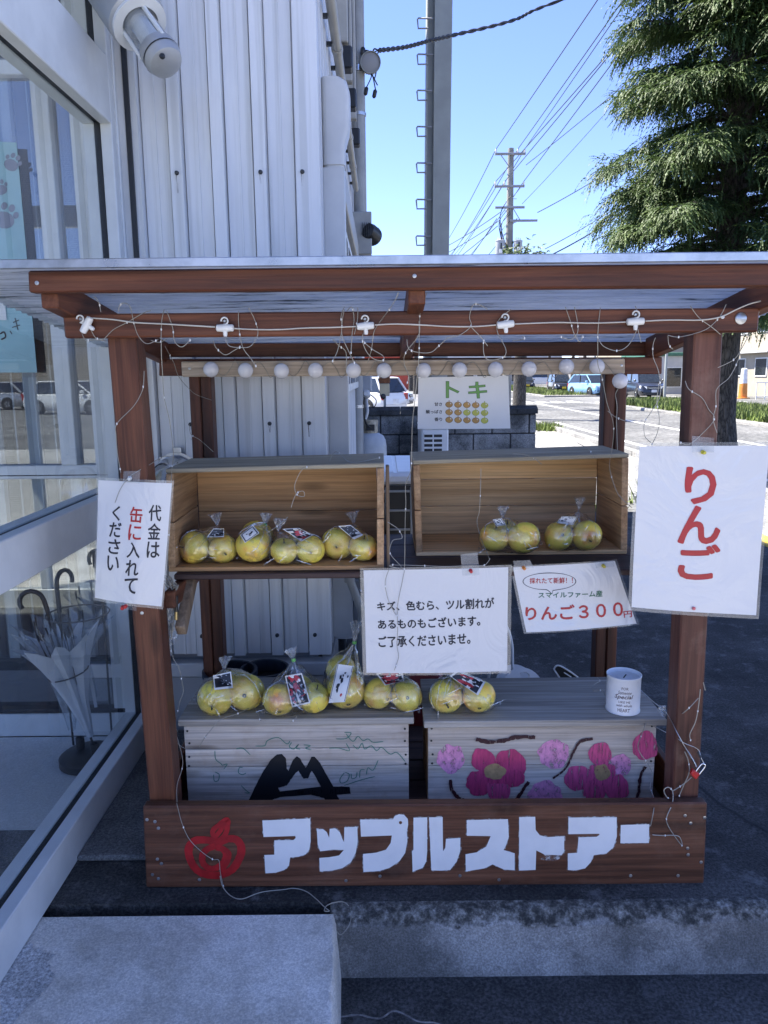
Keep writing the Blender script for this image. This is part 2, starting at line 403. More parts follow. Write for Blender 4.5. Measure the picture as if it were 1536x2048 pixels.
M['conc_smooth'] = rough_ground('smooth_concrete', [(0.3, (0.11, 0.112, 0.11)), (0.7, (0.18, 0.182, 0.176))], 3.0, bmp=0.25)
M['int_floor'] = rough_ground('entrance_floor', [(0.3, (0.56, 0.57, 0.56)), (0.7, (0.66, 0.67, 0.66))], 1.2, bmp=0.08, rough=0.5, gc=0.25)
M['plaster_spill'] = rough_ground('white_cement_stain', [(0.3, (0.46, 0.46, 0.45)), (0.7, (0.60, 0.60, 0.59))], 7.0, bmp=0.3, speck=((0.2, 0.2, 0.19), 0.3))
M['block'] = rough_ground('concrete_block', [(0.3, (0.08, 0.083, 0.082)), (0.5, (0.17, 0.173, 0.168)), (0.8, (0.30, 0.303, 0.295))], 2.6, bmp=0.6, speck=((0.03, 0.032, 0.03), 0.6))
M['block_cap'] = rough_ground('block_coping', [(0.3, (0.025, 0.027, 0.028)), (0.7, (0.06, 0.063, 0.064))], 3.0, bmp=0.6)
M['mortar'] = plain('mortar', (0.028, 0.029, 0.03), 0.95)
M['line'] = plain('road_paint', (0.62, 0.62, 0.6), 0.8, var=0.25, vs=4.0)
M['yellow'] = plain('yellow_kerb_paint', (0.55, 0.37, 0.05), 0.8, var=0.3, vs=9.0)
M['clad'] = None
def clad_mat():
    m_, t, b = newmat('ribbed_steel_cladding')
    c = coords(t, (3, 3, 0.5)); n = _n(t, 'ShaderNodeTexNoise', Scale=2.0, Detail=7.0, Roughness=0.65); t.links.new(c, n.inputs[0])
    c2 = coords(t, (40, 40, 0.9)); n2 = _n(t, 'ShaderNodeTexNoise', Scale=1.0, Detail=5.0); t.links.new(c2, n2.inputs[0])
    col = ramp(t, n.outputs[0], [(0.38, (0.70, 0.705, 0.70)), (0.62, (0.79, 0.79, 0.78))])
    g = ramp(t, n2.outputs[0], [(0.36, (0.82, 0.82, 0.80)), (0.50, (1, 1, 1))])
    t.links.new(mixc(t, 0.8, col, g, 'MULTIPLY'), b.inputs['Base Color'])
    b.inputs['Roughness'].default_value = 0.42; b.inputs['Specular IOR Level'].default_value = 0.5; b.inputs['Metallic'].default_value = 0.12
    return m_
M['clad'] = clad_mat()
M['alum'] = plain('white_aluminium', (0.68, 0.69, 0.67), 0.42, 0.0, 0.5, var=0.06)
M['alum_dk'] = plain('frame_gasket', (0.014, 0.016, 0.018), 0.6)
M['pvc'] = plain('pale_pvc', (0.60, 0.60, 0.58), 0.4, var=0.05)
M['pvc_beige'] = plain('beige_pvc', (0.40, 0.39, 0.35), 0.45, var=0.08)
M['pipe_grey'] = plain('grey_pipe', (0.32, 0.325, 0.31), 0.45, var=0.1)
M['black'] = plain('black_plastic', (0.014, 0.015, 0.016), 0.42)
M['dark_metal'] = plain('dark_metal', (0.045, 0.048, 0.05), 0.4, 0.5)
M['galv'] = plain('galvanised_steel', (0.44, 0.45, 0.46), 0.3, 0.85, var=0.18, vs=14)
M['chrome'] = plain('bright_steel', (0.70, 0.71, 0.72), 0.14, 1.0, var=0.06)
M['cast'] = plain('cast_aluminium', (0.42, 0.43, 0.43), 0.48, 0.35, var=0.1)
M['white_pl'] = plain('white_plastic', (0.74, 0.74, 0.72), 0.4, var=0.05)
M['rust'] = plain('rusty_steel', (0.20, 0.075, 0.03), 0.85, var=0.5, vs=14, bmp=0.4)
M['cream'] = plain('cream_paint', (0.56, 0.47, 0.30), 0.6, var=0.12)
M['pole_paint'] = plain('grey_green_paint', (0.30, 0.315, 0.29), 0.6, var=0.1, vs=3)
M['pole_conc'] = plain('pole_concrete', (0.24, 0.235, 0.215), 0.85, var=0.2, vs=2, bmp=0.2)
M['steel_arm'] = plain('galvanised_arm', (0.27, 0.27, 0.275), 0.55, 0.3)
M['trafo'] = plain('transformer_paint', (0.36, 0.375, 0.39), 0.5, var=0.08)
M['cable'] = plain('cable_black', (0.03, 0.03, 0.035), 0.5)
M['glass'] = clear('window_glass', (0.86, 0.91, 0.93), 0.95, 0.06, haze=0.03)
M['glass_in'] = clear('inner_glass', (0.70, 0.77, 0.82), 1.0, 0.30)
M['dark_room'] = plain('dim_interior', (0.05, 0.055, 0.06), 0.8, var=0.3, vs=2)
M['wall_int'] = plain('interior_wall', (0.30, 0.31, 0.31), 0.7)
M['glass_dk'] = plain('dark_window', (0.022, 0.027, 0.032), 0.06, spec=0.8, var=0.2, rv=0.02)
M['bwall'] = plain('beige_render', (0.34, 0.30, 0.235), 0.85, var=0.08, vs=1.0)
M['bwall2'] = plain('pale_render', (0.50, 0.495, 0.475), 0.85, var=0.08, vs=1.0)
M['bwall3'] = plain('grey_render', (0.28, 0.28, 0.28), 0.85, var=0.1, vs=1.0)
M['roof_dk'] = plain('dark_roof', (0.10, 0.10, 0.11), 0.7)
M['roof_gr'] = plain('green_roof', (0.05, 0.15, 0.10), 0.6)
M['roof_rd'] = plain('red_panel', (0.42, 0.06, 0.03), 0.6)

# ================================================================== GROUND AND ROAD
LOW = -0.18
def sheet(name, x0, x1, y0, y1, z, mat, kind='structure', nu=1, nv=1):
    return MB().grid(lambda u, v_: (x0 + (x1 - x0) * u, y0 + (y1 - y0) * v_, z), nu, nv).build(name, mat, kind=kind)
sheet('ground', -700, 900, -500, 1500, LOW - 0.012, M['lot'])
sheet('forecourt', -30, 3.42, 0.9, 1.86, LOW, M['asphalt_low'])
sheet('bounce_apron', -12, 3.42, -12, 0.9, LOW, M['bounce_apron'])  # pale ground added behind the camera to bounce sunlight onto the stand
sheet('lot', -30, 3.42, -60, -12, LOW, M['lot']); sheet('lot', -30, -12, -12, 0.9, LOW, M['lot'])
sheet('lot', -40, 3.42, 8.06, 60, LOW - 0.004, M['lot'])
sheet('pavement', 3.42, 5.0, -80, 220, LOW, M['walk'])
sheet('road', 5.0, 11.2, -120, 420, LOW - 0.006, M['road'])
sheet('road', 15.9, 23.5, -120, 420, LOW - 0.006, M['road'])
# raised forecourt slab, its worn kerb, and the poured step
MB().box(-3.4, 3.2, 1.93, 8.0, LOW, 0.0).build('slab', M['asphalt'], kind='structure')
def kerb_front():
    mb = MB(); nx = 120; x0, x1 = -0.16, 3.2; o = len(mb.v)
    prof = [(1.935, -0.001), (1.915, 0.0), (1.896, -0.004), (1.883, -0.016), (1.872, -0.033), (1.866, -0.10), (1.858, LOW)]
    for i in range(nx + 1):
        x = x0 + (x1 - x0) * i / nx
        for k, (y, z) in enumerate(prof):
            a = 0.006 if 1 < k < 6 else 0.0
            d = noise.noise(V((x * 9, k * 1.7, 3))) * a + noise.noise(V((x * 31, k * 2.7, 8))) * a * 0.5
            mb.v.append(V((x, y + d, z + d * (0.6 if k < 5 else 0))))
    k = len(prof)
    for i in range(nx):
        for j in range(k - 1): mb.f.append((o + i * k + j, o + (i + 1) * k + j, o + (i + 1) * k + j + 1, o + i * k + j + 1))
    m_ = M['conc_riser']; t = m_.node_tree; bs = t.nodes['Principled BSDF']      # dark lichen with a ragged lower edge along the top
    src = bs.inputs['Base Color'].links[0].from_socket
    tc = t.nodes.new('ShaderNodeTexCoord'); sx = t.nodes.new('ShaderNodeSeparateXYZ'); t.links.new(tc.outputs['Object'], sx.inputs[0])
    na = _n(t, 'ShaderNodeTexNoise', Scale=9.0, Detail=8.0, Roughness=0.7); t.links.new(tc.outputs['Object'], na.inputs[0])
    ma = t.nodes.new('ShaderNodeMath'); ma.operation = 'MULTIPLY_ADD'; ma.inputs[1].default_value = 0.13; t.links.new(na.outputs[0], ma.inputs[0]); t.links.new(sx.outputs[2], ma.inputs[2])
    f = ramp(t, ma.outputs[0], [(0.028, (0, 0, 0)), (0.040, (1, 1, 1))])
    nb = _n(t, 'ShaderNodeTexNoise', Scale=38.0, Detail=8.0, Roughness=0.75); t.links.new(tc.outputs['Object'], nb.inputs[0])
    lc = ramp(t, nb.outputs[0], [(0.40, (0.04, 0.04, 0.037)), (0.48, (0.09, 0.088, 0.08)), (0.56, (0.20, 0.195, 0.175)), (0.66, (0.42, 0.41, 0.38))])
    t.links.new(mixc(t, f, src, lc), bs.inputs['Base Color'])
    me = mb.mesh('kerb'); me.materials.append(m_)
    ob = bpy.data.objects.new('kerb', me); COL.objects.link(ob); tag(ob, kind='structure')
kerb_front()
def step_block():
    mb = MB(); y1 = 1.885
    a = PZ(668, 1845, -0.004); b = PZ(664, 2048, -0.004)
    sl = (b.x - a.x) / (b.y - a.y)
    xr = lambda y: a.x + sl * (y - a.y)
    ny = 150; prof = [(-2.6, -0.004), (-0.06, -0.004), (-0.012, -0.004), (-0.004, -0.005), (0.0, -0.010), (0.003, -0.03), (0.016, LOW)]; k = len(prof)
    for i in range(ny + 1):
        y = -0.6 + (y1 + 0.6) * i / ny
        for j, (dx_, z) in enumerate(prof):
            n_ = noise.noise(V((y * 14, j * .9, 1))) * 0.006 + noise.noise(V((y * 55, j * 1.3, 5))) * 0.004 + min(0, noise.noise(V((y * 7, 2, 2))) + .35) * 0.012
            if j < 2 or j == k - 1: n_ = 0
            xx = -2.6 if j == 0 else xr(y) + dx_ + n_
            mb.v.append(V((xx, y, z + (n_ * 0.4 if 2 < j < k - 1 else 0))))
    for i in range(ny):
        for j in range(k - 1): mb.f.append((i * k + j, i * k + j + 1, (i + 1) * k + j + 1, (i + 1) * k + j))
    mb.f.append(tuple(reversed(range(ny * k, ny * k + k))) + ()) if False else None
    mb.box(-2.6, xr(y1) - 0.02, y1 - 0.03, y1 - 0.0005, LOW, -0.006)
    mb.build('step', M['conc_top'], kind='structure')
    # white cement spill beside the threshold
    pts = [(0, 2010), (0, 1960), (30, 1905), (58, 1882), (62, 1897), (88, 1902), (112, 1908), (92, 1925), (108, 1950), (96, 1975), (75, 1995), (48, 2020), (30, 2047), (0, 2060)]
    P = [PZ(x, y, -0.0025) for x, y in pts]
    out = []
    for i in range(len(P)):
        p, q = P[i], P[(i + 1) % len(P)]
        for j in range(6):
            r = p.lerp(q, j / 6); d = noise.noise(r * 60) * 0.008; out.append(r + V((d, d, 0)))
    MB().poly(out).build('cement_patch', M['plaster_spill'], kind='structure')
step_block()
# thin poured strip along the glazing
MB().box(-0.945, -0.70, 2.12, 2.965, 0.0005, 0.02, 0.006).build('strip_slab', M['conc_smooth'], kind='structure')
def ground_strip(name, pts, z, wd, mat):
    q = crom([PZ(x, y, z) for x, y in pts], 8); mb = MB()
    for i, p in enumerate(q):
        t = (q[min(i + 1, len(q) - 1)] - q[max(i - 1, 0)]).normalized(); s_ = V((-t.y, t.x, 0)) * wd * (0.6 + 0.6 * abs(noise.noise(p * 40))); j = V((noise.noise(p * 25), noise.noise(p * 25 + V((4, 4, 4))), 0)) * wd * 1.2
        mb.v += [p + s_ + j, p - s_ + j]
    for i in range(len(q) - 1): mb.f.append((2 * i, 2 * i + 1, 2 * i + 3, 2 * i + 2))
    mb.build(name, mat, kind='structure')
ground_strip('slab_joint', [(1385, 1562), (1440, 1605), (1490, 1637), (1545, 1668)], 0.0012, 0.006, M['mortar'])
ground_strip('asphalt_crack', [(672, 2035), (720, 2030), (760, 2036), (790, 2022), (830, 2040), (870, 2046), (900, 2060)], LOW + 0.001, 0.004, M['walk'])
# yellow painted kerb and pavement edge
for i in range(10):
    y = 3.2 + i * 0.61
    MB().box(3.205, 3.415, y, y + 0.6, LOW, 0.005, 0.012).build('kerb_stone', M['yellow'] if i in (5, 6) else M['walk'], kind='structure')
for i in range(40):
    y = 9 + i * 1.51 - 18
    MB().box(4.9, 5.04, y, y + 1.5, LOW - 0.02, LOW + 0.12, 0.015).build('kerb_stone', M['walk'], kind='structure')
# painted lines
def mark(x0, x1, y0, y1): sheet('road_marking', x0, x1, y0, y1, LOW - 0.002, M['line'])
mark(8.35, 8.52, -60, 200)
mark(5.75, 5.9, -60, 26)
for k in range(3): mark(8.9 + k * 0.9, 9.35 + k * 0.9, 43.2, 45.8)
mark(5.2, 11.0, 43.0, 43.45)
for k in range(12): mark(19.6, 19.75, 2 + k * 10, 7 + k * 10)
for k in range(6): mark(-16 + k * 2.6, -15.9 + k * 2.6, -34, -29)
for k in range(5): mark(-14, -2, -20.0 - k * 1.1, -19.5 - k * 1.1)
# planted median: kerbs, soil, grass
def median(y0, y1):
    MB().box(11.2, 15.9, y0, y1, LOW - 0.05, LOW + 0.10, 0.03).build('median', M['walk'], kind='structure')
M['grass'] = plain('median_grass', (0.115, 0.155, 0.03), 0.7, var=0.5, vs=1.5)
M['leaf_dk'] = plain('hedge_leaf', (0.05, 0.085, 0.025), 0.6, var=0.5, vs=4)
def grassbed(y0, y1, n, x0=11.45, x1=15.6):
    mb = MB(); rnd = random.Random(int(y0 * 7) + 3)
    for i in range(n):
        x = rnd.uniform(x0, x1); y = rnd.uniform(y0, y1); h = rnd.uniform(0.10, 0.34); a = rnd.uniform(0, 6.28); q = 0.035
        lx, ly = rnd.uniform(-.12, .12), rnd.uniform(-.12, .12); z = LOW + 0.095
        mb.add([(x - q * cos(a), y - q * sin(a), z), (x + q * cos(a), y + q * sin(a), z), (x + lx, y + ly, z + h)], [(0, 1, 2)])
    return mb.build('median_grass', M['grass'], kind='stuff', label='short green grass growing along the road median')
median(10, 41); median(54, 100)
grassbed(10.3, 40.7, 24000); grassbed(54.5, 99, 12000)
# ================================================================== STEEL CLAD BUILDING
BX = -0.245; BY = 3.0; BYE = 9.6; BH = 6.0; PITCHC = 0.152; ZB = 0.335
bld = thing('clad_building', 'tall white ribbed steel building with pipes down its side', 'building', (-3.5, 6.0, LOW))
MB().box(-9, BX - 0.035, BY + 0.035, BYE, LOW, BH - 0.05).build('core_wall', M['bwall3'], bld)
MB().box(-9.1, BX + 0.06, BY - 0.06, BYE + 0.1, BH - 0.05, BH + 0.12, 0.01).build('parapet', M['pvc'], bld)
MB().box(-1.3, BX + 0.03, BY - 0.02, BY + 0.03, LOW, ZB - 0.09, 0.006).build('plinth', M['bwall2'], bld)
MB().box(-1.3, BX + 0.045, BY - 0.04, BY + 0.03, ZB - 0.085, ZB - 0.028, 0.004).build('drip_flashing', M['pvc'], bld)
MB().box(BX - 0.02, BX + 0.03, BY + 0.031, BYE, LOW, ZB - 0.03, 0.006).build('plinth', M['bwall2'], bld)
def clad_profile(h):
    # one rib pitch along +x, face towards -y, depth to +y
    r = 0.026
    xs = [(0, 0), (0.045, 0), (0.046, -0.004), (0.051, -0.004), (0.052, 0), (0.0935, 0), (0.0945, 0.014), (0.0985, 0.014), (0.0995, 0), (0.102, -r), (0.145, -r), (0.1475, 0), (0.1485, 0.014), (0.151, 0.014), (PITCHC, 0)]
    mb = MB(); o = 0
    for z in (0, h):
        for x, y in xs: mb.v.append(V((x, y, z)))
    k = len(xs)
    for i in range(k - 1): mb.f.append((i, i + 1, i + 1 + k, i + k))
    return mb
pm = clad_profile(BH - 0.05 - ZB).mesh('cladding_panel'); pm.materials.append(M['clad'])
x = BX - PITCHC
ribs = []
for i in range(9):
    place(pm, 'cladding_panel', bld, (BX - PITCHC * (i + 1) - 0.012, BY, ZB)); ribs.append(BX - PITCHC * (i + 1) - 0.012 + 0.125)
for i in range(43):
    place(pm, 'cladding_panel', bld, (BX, BY + 0.01 + PITCHC * i, ZB), (0, 0, pi / 2))
MB().add([(BX - 0.055, BY - 0.024, ZB), (BX + 0.024, BY - 0.024, ZB), (BX + 0.024, BY + 0.06, ZB),
          (BX - 0.055, BY - 0.024, BH - .06), (BX + 0.024, BY - 0.024, BH - .06), (BX + 0.024, BY + 0.06, BH - .06)],
         [(0, 1, 4, 3), (1, 2, 5, 4)]).build('corner_trim', M['clad'], bld)
scr = MB().lathe([(0.008, 0), (0.008, 0.003), (0.006, 0.006), (0.006, 0.012), (0.001, 0.013)], (0, 0, 0), (0, -1, 0), 10).mesh('screw'); scr.materials.append(M['dark_metal'])
for z in (2.18, 1.27, 0.42, 3.1):
    for i, xr in enumerate(ribs):
        if i in (0, 1, 3, 5, 6): place(scr, 'screw', bld, (xr, BY - 0.026, z))
M['runs'] = paint('rust_run', (0.24, 0.17, 0.12), 0.46, 0.70, (200, 200, 18))
for z in (2.18, 1.27, 3.1):
    for i, xr in enumerate(ribs):
        if i in (0, 1, 3, 5, 6):
            l_ = random.uniform(0.03, 0.09); MB().add([(xr - 0.006, BY - 0.0265, z), (xr + 0.006, BY - 0.0265, z), (xr + 0.002, BY - 0.0265, z - l_), (xr - 0.003, BY - 0.0265, z - l_)], [(0, 1, 2, 3)]).build('rust_run', M['runs'], bld)
# side window band: sill/awning beam, frames, dark panes
sw = MB().box(BX + 0.024, BX + 0.075, 3.75, 6.6, 2.28, 2.42, 0.006).build('window_hood', M['pvc_beige'], bld)
for k in range(3):
    y0 = 3.85 + k * 0.9
    wf = MB().box(BX + 0.022, BX + 0.05, y0, y0 + 0.84, 1.35, 2.25, 0.006).build('window', M['alum'], bld)
    MB().box(BX + 0.048, BX + 0.053, y0 + 0.05, y0 + 0.79, 1.4, 2.2).build('pane', M['glass_dk'], wf)
# upper vertical window/shutter frames on the side
for k, y in enumerate((4.35, 4.95, 5.7, 6.5)):
    f_ = MB().box(BX + 0.024, BX + 0.085, y, y + 0.07, 3.15 + 0.02 * k, BH - 0.3, 0.006).build('shutter_rail', M['pvc_beige'], bld)
    MB().box(BX + 0.086, BX + 0.089, y + 0.03, y + 0.045, 3.13, BH - 0.3).build('rail_shadow_gap', M['black'], f_)
    MB().box(BX + 0.024, BX + 0.105, y - 0.012, y + 0.08, 3.02, 3.13, 0.008).build('bracket', M['black'], bld)
# black sign bracket near roof at far end
MB().box(BX + 0.02, BX + 0.23, 7.5, 7.56, 4.95, 6.3, 0.01).build('sign_panel', M['black'], bld)

# ---- air-conditioner duct cover (head, square-rounded trunk)
dct = thing('duct_cover', 'white plastic duct cover climbing the building corner, ending in a rounded hood', 'duct', (BX + 0.065, BY + 0.24, 0.02))
def rrect(cx, cy, w_, d_, z, r=0.02, n=4):
    out = []
    for (sx, sy, a0) in ((1, 1, 0), (-1, 1, pi / 2), (-1, -1, pi), (1, -1, 3 * pi / 2)):
        for k in range(n + 1):
            a = a0 + pi / 2 * k / n; out.append(V((cx + sx * (w_ / 2 - r) + r * cos(a), cy + sy * (d_ / 2 - r) + r * sin(a), z)))
    return out
def loft(mb, rings, cap=True):
    o = len(mb.v); n = len(rings[0])
    for r in rings: mb.v += r
    for i in range(len(rings) - 1):
        for j in range(n): mb.f.append((o + i * n + j, o + i * n + (j + 1) % n, o + (i + 1) * n + (j + 1) % n, o + (i + 1) * n + j))
    if cap: mb.f.append(tuple(reversed(range(o, o + n)))); mb.f.append(tuple(range(o + (len(rings) - 1) * n, o + len(rings) * n)))
    return mb
dcx, dcy = BX + 0.068, BY + 0.17
loft(MB(), [rrect(dcx, dcy, 0.078, 0.10, z) for z in (0.35, 2.275)]).build('trunk', M['pvc'], dct, 40)
loft(MB(), [rrect(dcx + e, dcy, 0.084 + 2 * e, 0.112, z) for z, e in ((2.24, 0.0), (2.31, 0.0), (2.36, 0.008), (2.42, 0.011), (2.50, 0.011), (2.535, 0.006), (2.55, -0.006))]).build('hood', M['pvc'], dct, 45)
MB().box(BX + 0.027, BX + 0.105, dcy - 0.0525, dcy - 0.0505, 0.36, 2.23).build('cover_seam', M['pvc'], dct)
# ---- conduit sloping along the side wall
cdt = thing('conduit', 'beige conduit pipe running along the building side into a junction box', 'pipe', (BX + 0.06, 3.2, 2.8))
cy0, cy1 = 3.06, 6.05
cp = [V((BX + 0.062, cy0 + (cy1 - cy0) * t, 2.86 - 0.05 * t)) for t in [i / 10 for i in range(11)]]
MB().tube(cp, 0.021, 10).build('pipe', M['pvc_beige'], cdt, 60)
for i in (2, 4, 6, 8):
    MB().lathe([(0.0255, -0.02), (0.0255, 0.02)], cp[i], (0, 1, -0.02), 10).build('clip', M['pvc_beige'], cdt, 60)
for i in range(1, 12):
    q = cp[0].lerp(cp[-1], i / 12); MB().box(BX + 0.022, BX + 0.045, q.y - 0.008, q.y + 0.008, q.z - 0.028, q.z - 0.012).build('saddle', M['dark_metal'], cdt)
# ---- downspout with junction box
dsp = thing('downspout', 'grey downspout pipe at the far end of the building side', 'pipe', (BX + 0.1, 6.3, LOW))
dx = BX + 0.085
MB().tube([(dx, 6.3, BH), (dx, 6.3, 2.72), (dx, 6.3, 2.45), (dx - 0.05, 6.3, 2.2), (dx - 0.05, 6.3, LOW)], 0.05, 14).build('pipe', M['pipe_grey'], dsp, 60)
for z in (3.4, 2.66, 2.05, 1.2): MB().lathe([(0.056, -0.012), (0.056, 0.012)], (dx - (0.05 if z < 2.2 else 0), 6.3, z), (0, 0, 1), 14).build('collar', M['galv'], dsp, 60)
jb = thing('junction_box', 'grey square junction box fixed on the downspout', 'box', (dx, 6.2, 2.4))
MB().box(dx - 0.08, dx + 0.085, 6.13, 6.25, 2.36, 2.66, 0.006).build('case', M['pipe_grey'], jb)
MB().box(dx - 0.084, dx + 0.089, 6.115, 6.135, 2.355, 2.665, 0.006).build('lid', M['pipe_grey'], jb)
MB().tube(crom([(dx - 0.05, 6.2, 2.37), (dx - 0.055, 6.2, 2.29), (dx - 0.01, 6.2, 2.27), (dx + 0.01, 6.2, 2.34)]), 0.008, 6).build('cable', M['black'], jb, 60)
# ---- flood lights
def flood(px, py, Y, facing, label, back):
    c = PY(px, py, Y)
    f_ = thing('flood_light', label, 'flood light', c)
    d = V(facing).normalized(); r = 0.072
    hb = MB(); hb.lathe([(0.02, -0.11), (r * 0.75, -0.10), (r * 0.95, -0.05), (r, 0.0), (r * 1.05, 0.01), (r * 1.05, 0.03), (r * 0.97, 0.03)], c, d, 22, True, False)
    hb.build('housing', M['dark_metal'] if back else M['pole_paint'], f_, 50)
    MB().lathe([(r * 0.97, 0.018), (r * 0.5, 0.026), (0.002, 0.03)], c, d, 22, False, True).build('lens', M['bwall3'], f_, 50)
    for k in range(5):
        MB().bar(c - d * 0.115 + V((-0.03 + k * 0.015, 0, -0.05)), c - d * 0.115 + V((-0.03 + k * 0.015, 0, 0.045)), 0.004, 0.02).build('cooling_fin', M['dark_metal'], f_)
    MB().bar((dx, 6.3, c.z - 0.005), (c.x - 0.03, c.y, c.z - 0.005), 0.03, 0.035, 0.004).build('arm', M['dark_metal'], f_)
    MB().lathe([(0.058, -0.02), (0.058, 0.02)], (dx if c.z > 2.5 else dx - 0.05, 6.3, c.z - 0.01), (0, 0, 1), 14).build('clamp', M['chrome'], f_, 60)
    return f_, c
f1, c1 = flood(741, 126, 6.2, (0.05, -1, -0.12), 'round flood light with pale lens and two dangling plugs', False)
for (ox, oz, k) in ((-0.03, -0.17, 0), (0.035, -0.19, 1), (0.05, -0.16, 2)):
    e = c1 + V((ox, -0.02, oz)); MB().tube(crom([c1 + V((0.0, 0, -0.06)), c1 + V((ox * 0.2 + 0.01, -0.01, -0.1)), e]), 0.0045, 6).build('lead', M['black'], f1, 60)
    if k < 2: MB().lathe([(0.008, 0), (0.015, 0.008), (0.015, 0.05), (0.007, 0.06)], e, (-0.2 if k == 0 else -0.25, 0, -1), 8).build('plug', M['black'], f1, 60)
f2, c2 = flood(743, 470, 6.2, (0.35, 1, -0.25), 'black flood light turned away, below the junction box', True)
# service cable bracket and twisted cable
br = thing('cable_bracket', 'small steel cable bracket beside the pale flood light', 'bracket', PY(722, 103, 6.2))
MB().bar(PY(716, 102, 6.3), PY(736, 103, 6.2), 0.02, 0.02, 0.003).build('arm', M['dark_metal'], br)
MB().lathe([(0.01, -0.03), (0.018, -0.02), (0.018, 0.02), (0.01, 0.03)], PY(726, 103, 6.2), (0, 0, 1), 10).build('insulator', M['dark_metal'], br, 60)
A = PY(757, 101, 6.2); B_ = PY(858, 82, 7.0); Cc = PY(909, 70, 7.4); D_ = PY(1124, 0, 9.3); E_ = D_ + (D_ - Cc) * 2.5
tw = thing('service_cable', 'twisted black service cable strung from the building into the sky', 'cable', A)
base = crom([A, A.lerp(B_, 0.5) + V((0, 0, -0.012)), B_, Cc, Cc.lerp(D_, 0.5) + V((0, 0, -0.04)), D_, E_], 26)
for ph in (0, pi):
    pts = []
    for i, p in enumerate(base):
        a = i * 0.75 + ph; pts.append(p + V((0, 0.008 * cos(a), 0.009 * sin(a))))
    MB().tube(pts, 0.0095, 6).build('strand', M['cable'], tw, 60)
MB().tube(crom([PY(727, 103, 6.2), PY(745, 104, 6.2), A]), 0.004, 5).build('stay_wire', M['cable'], tw, 60)
MB().tube(crom([A, PY(748, 98, 6.2), PY(745, 112, 6.2)]), 0.006, 5).build('tail', M['cable'], tw, 60)
MB().tube(crom([A, PY(753, 120, 6.2), PY(752, 145, 6.2), PY(748, 160, 6.2)]), 0.005, 5).build('tail', M['cable'], tw, 60)

# ---- galvanised exhaust elbow on the front wall
ve = thing('vent_elbow', 'shiny galvanised vent elbow on the ribbed wall beside the left crate', 'vent', PY(330, 905, 2.97))
def elbow():
    c0 = PY(356, 938, 2.97); R_ = 0.076; mb = MB(); pts = []
    for k in range(9):
        a = radians(90) * k / 8
        pts.append(V((c0.x - 0.005 - 0.03 * sin(a), BY - 0.01 - 0.10 * sin(a), c0.z - 0.02 - 0.10 * (1 - cos(a)))))
    pts.append(pts[-1] + V((0, 0, -0.035)))
    mb.tube(pts, [R_] * len(pts), 22, cap=False); mb.build('duct', M['chrome'], ve, 60)
    MB().lathe([(R_ * 0.98, 0), (R_ * 1.06, 0.004), (R_ * 1.06, 0.012), (R_ * 0.98, 0.016)], pts[-1], (0, 0, -1), 22, False, False).build('rim', M['chrome'], ve, 60)
    MB().lathe([(R_ * 0.9, 0)], pts[-2], (0, 0, -1), 22, True, False).build('duct_inside', M['black'], ve)
    MB().lathe([(R_ * 1.12, 0), (R_ * 1.12, 0.006)], (pts[0].x, BY - 0.022, pts[0].z), (0, -1, 0), 22).build('flange', M['galv'], ve, 60)
    MB().box(pts[0].x - 0.012, pts[0].x + 0.022, BY - 0.03, BY - 0.022, pts[0].z + 0.082, pts[0].z + 0.105, 0.002).build('strap', M['galv'], ve)
elbow()
# ---- bulkhead lamp at top left
lp = thing('wall_lamp', 'cast metal wall lamp with clear glass cylinder tilted down from the ribbed wall', 'lamp', PY(262, 20, 2.85))
def wall_lamp():
    a = PY(195, -75, 2.80); b = PY(330, 122, 2.62); d = (b - a).normalized(); L = (b - a).length
    t = lambda f_: a + d * (L * f_)
    MB().lathe([(0.05, 0), (0.088, 0.012), (0.094, 0.03), (0.094, L * 0.60), (0.089, L * 0.61), (0.084, L * 0.62)], a, d, 32).build('housing', M['cast'], lp, 40)
    MB().lathe([(0.086, L * 0.62), (0.089, L * 0.625), (0.089, L * 0.645), (0.06, L * 0.65)], a, d, 32, False, False).build('rim', M['alum'], lp, 40)
    MB().lathe([(0.052, L * 0.63), (0.053, L * 0.88), (0.05, L * 0.90)], a, d, 28, False, True).build('glass', clear('lamp_glass', (0.82, 0.85, 0.86), 1.2, 0.1, haze=0.12, wr=0.05, ws=8), lp, 40)
    MB().lathe([(0.03, L * 0.62), (0.033, L * 0.80), (0.02, L * 0.84)], a, d, 16).build('bulb', M['white_pl'], lp, 40)
    MB().lathe([(0.058, L * 0.885), (0.060, L * 0.90), (0.06, L * 0.975), (0.052, L * 1.02), (0.03, L * 1.045), (0.002, L * 1.05)], a, d, 28).build('end_cap', M['cast'], lp, 40)
    MB().lathe([(0.0615, L * 0.955), (0.0615, L * 0.965)], a, d, 28, False, False).build('end_gasket', M['black'], lp, 40)
    u = d.orthogonal().normalized(); v2 = d.cross(u)
    for k in range(3):
        an = 0.6 + k * 2 * pi / 3; o = (u * cos(an) + v2 * sin(an)) * 0.057
        MB().bar(t(0.62) + o, t(0.91) + o, 0.012, 0.012, 0.003).build('guard_rod', M['alum'], lp)
    s_ = t(0.985) + V((0.01, -0.055, -0.012)); MB().lathe([(0.009, 0), (0.009, 0.004), (0.005, 0.008)], s_, (0, -1, 0), 10).build('screw', M['dark_metal'], lp)
    MB().tube([a + d * 0.02, a + V((-0.03, 0.12, 0.02)), (a.x - 0.04, BY - 0.02, a.z + 0.02)], 0.03, 12).build('arm', M['cast'], lp, 60)
wall_lamp()

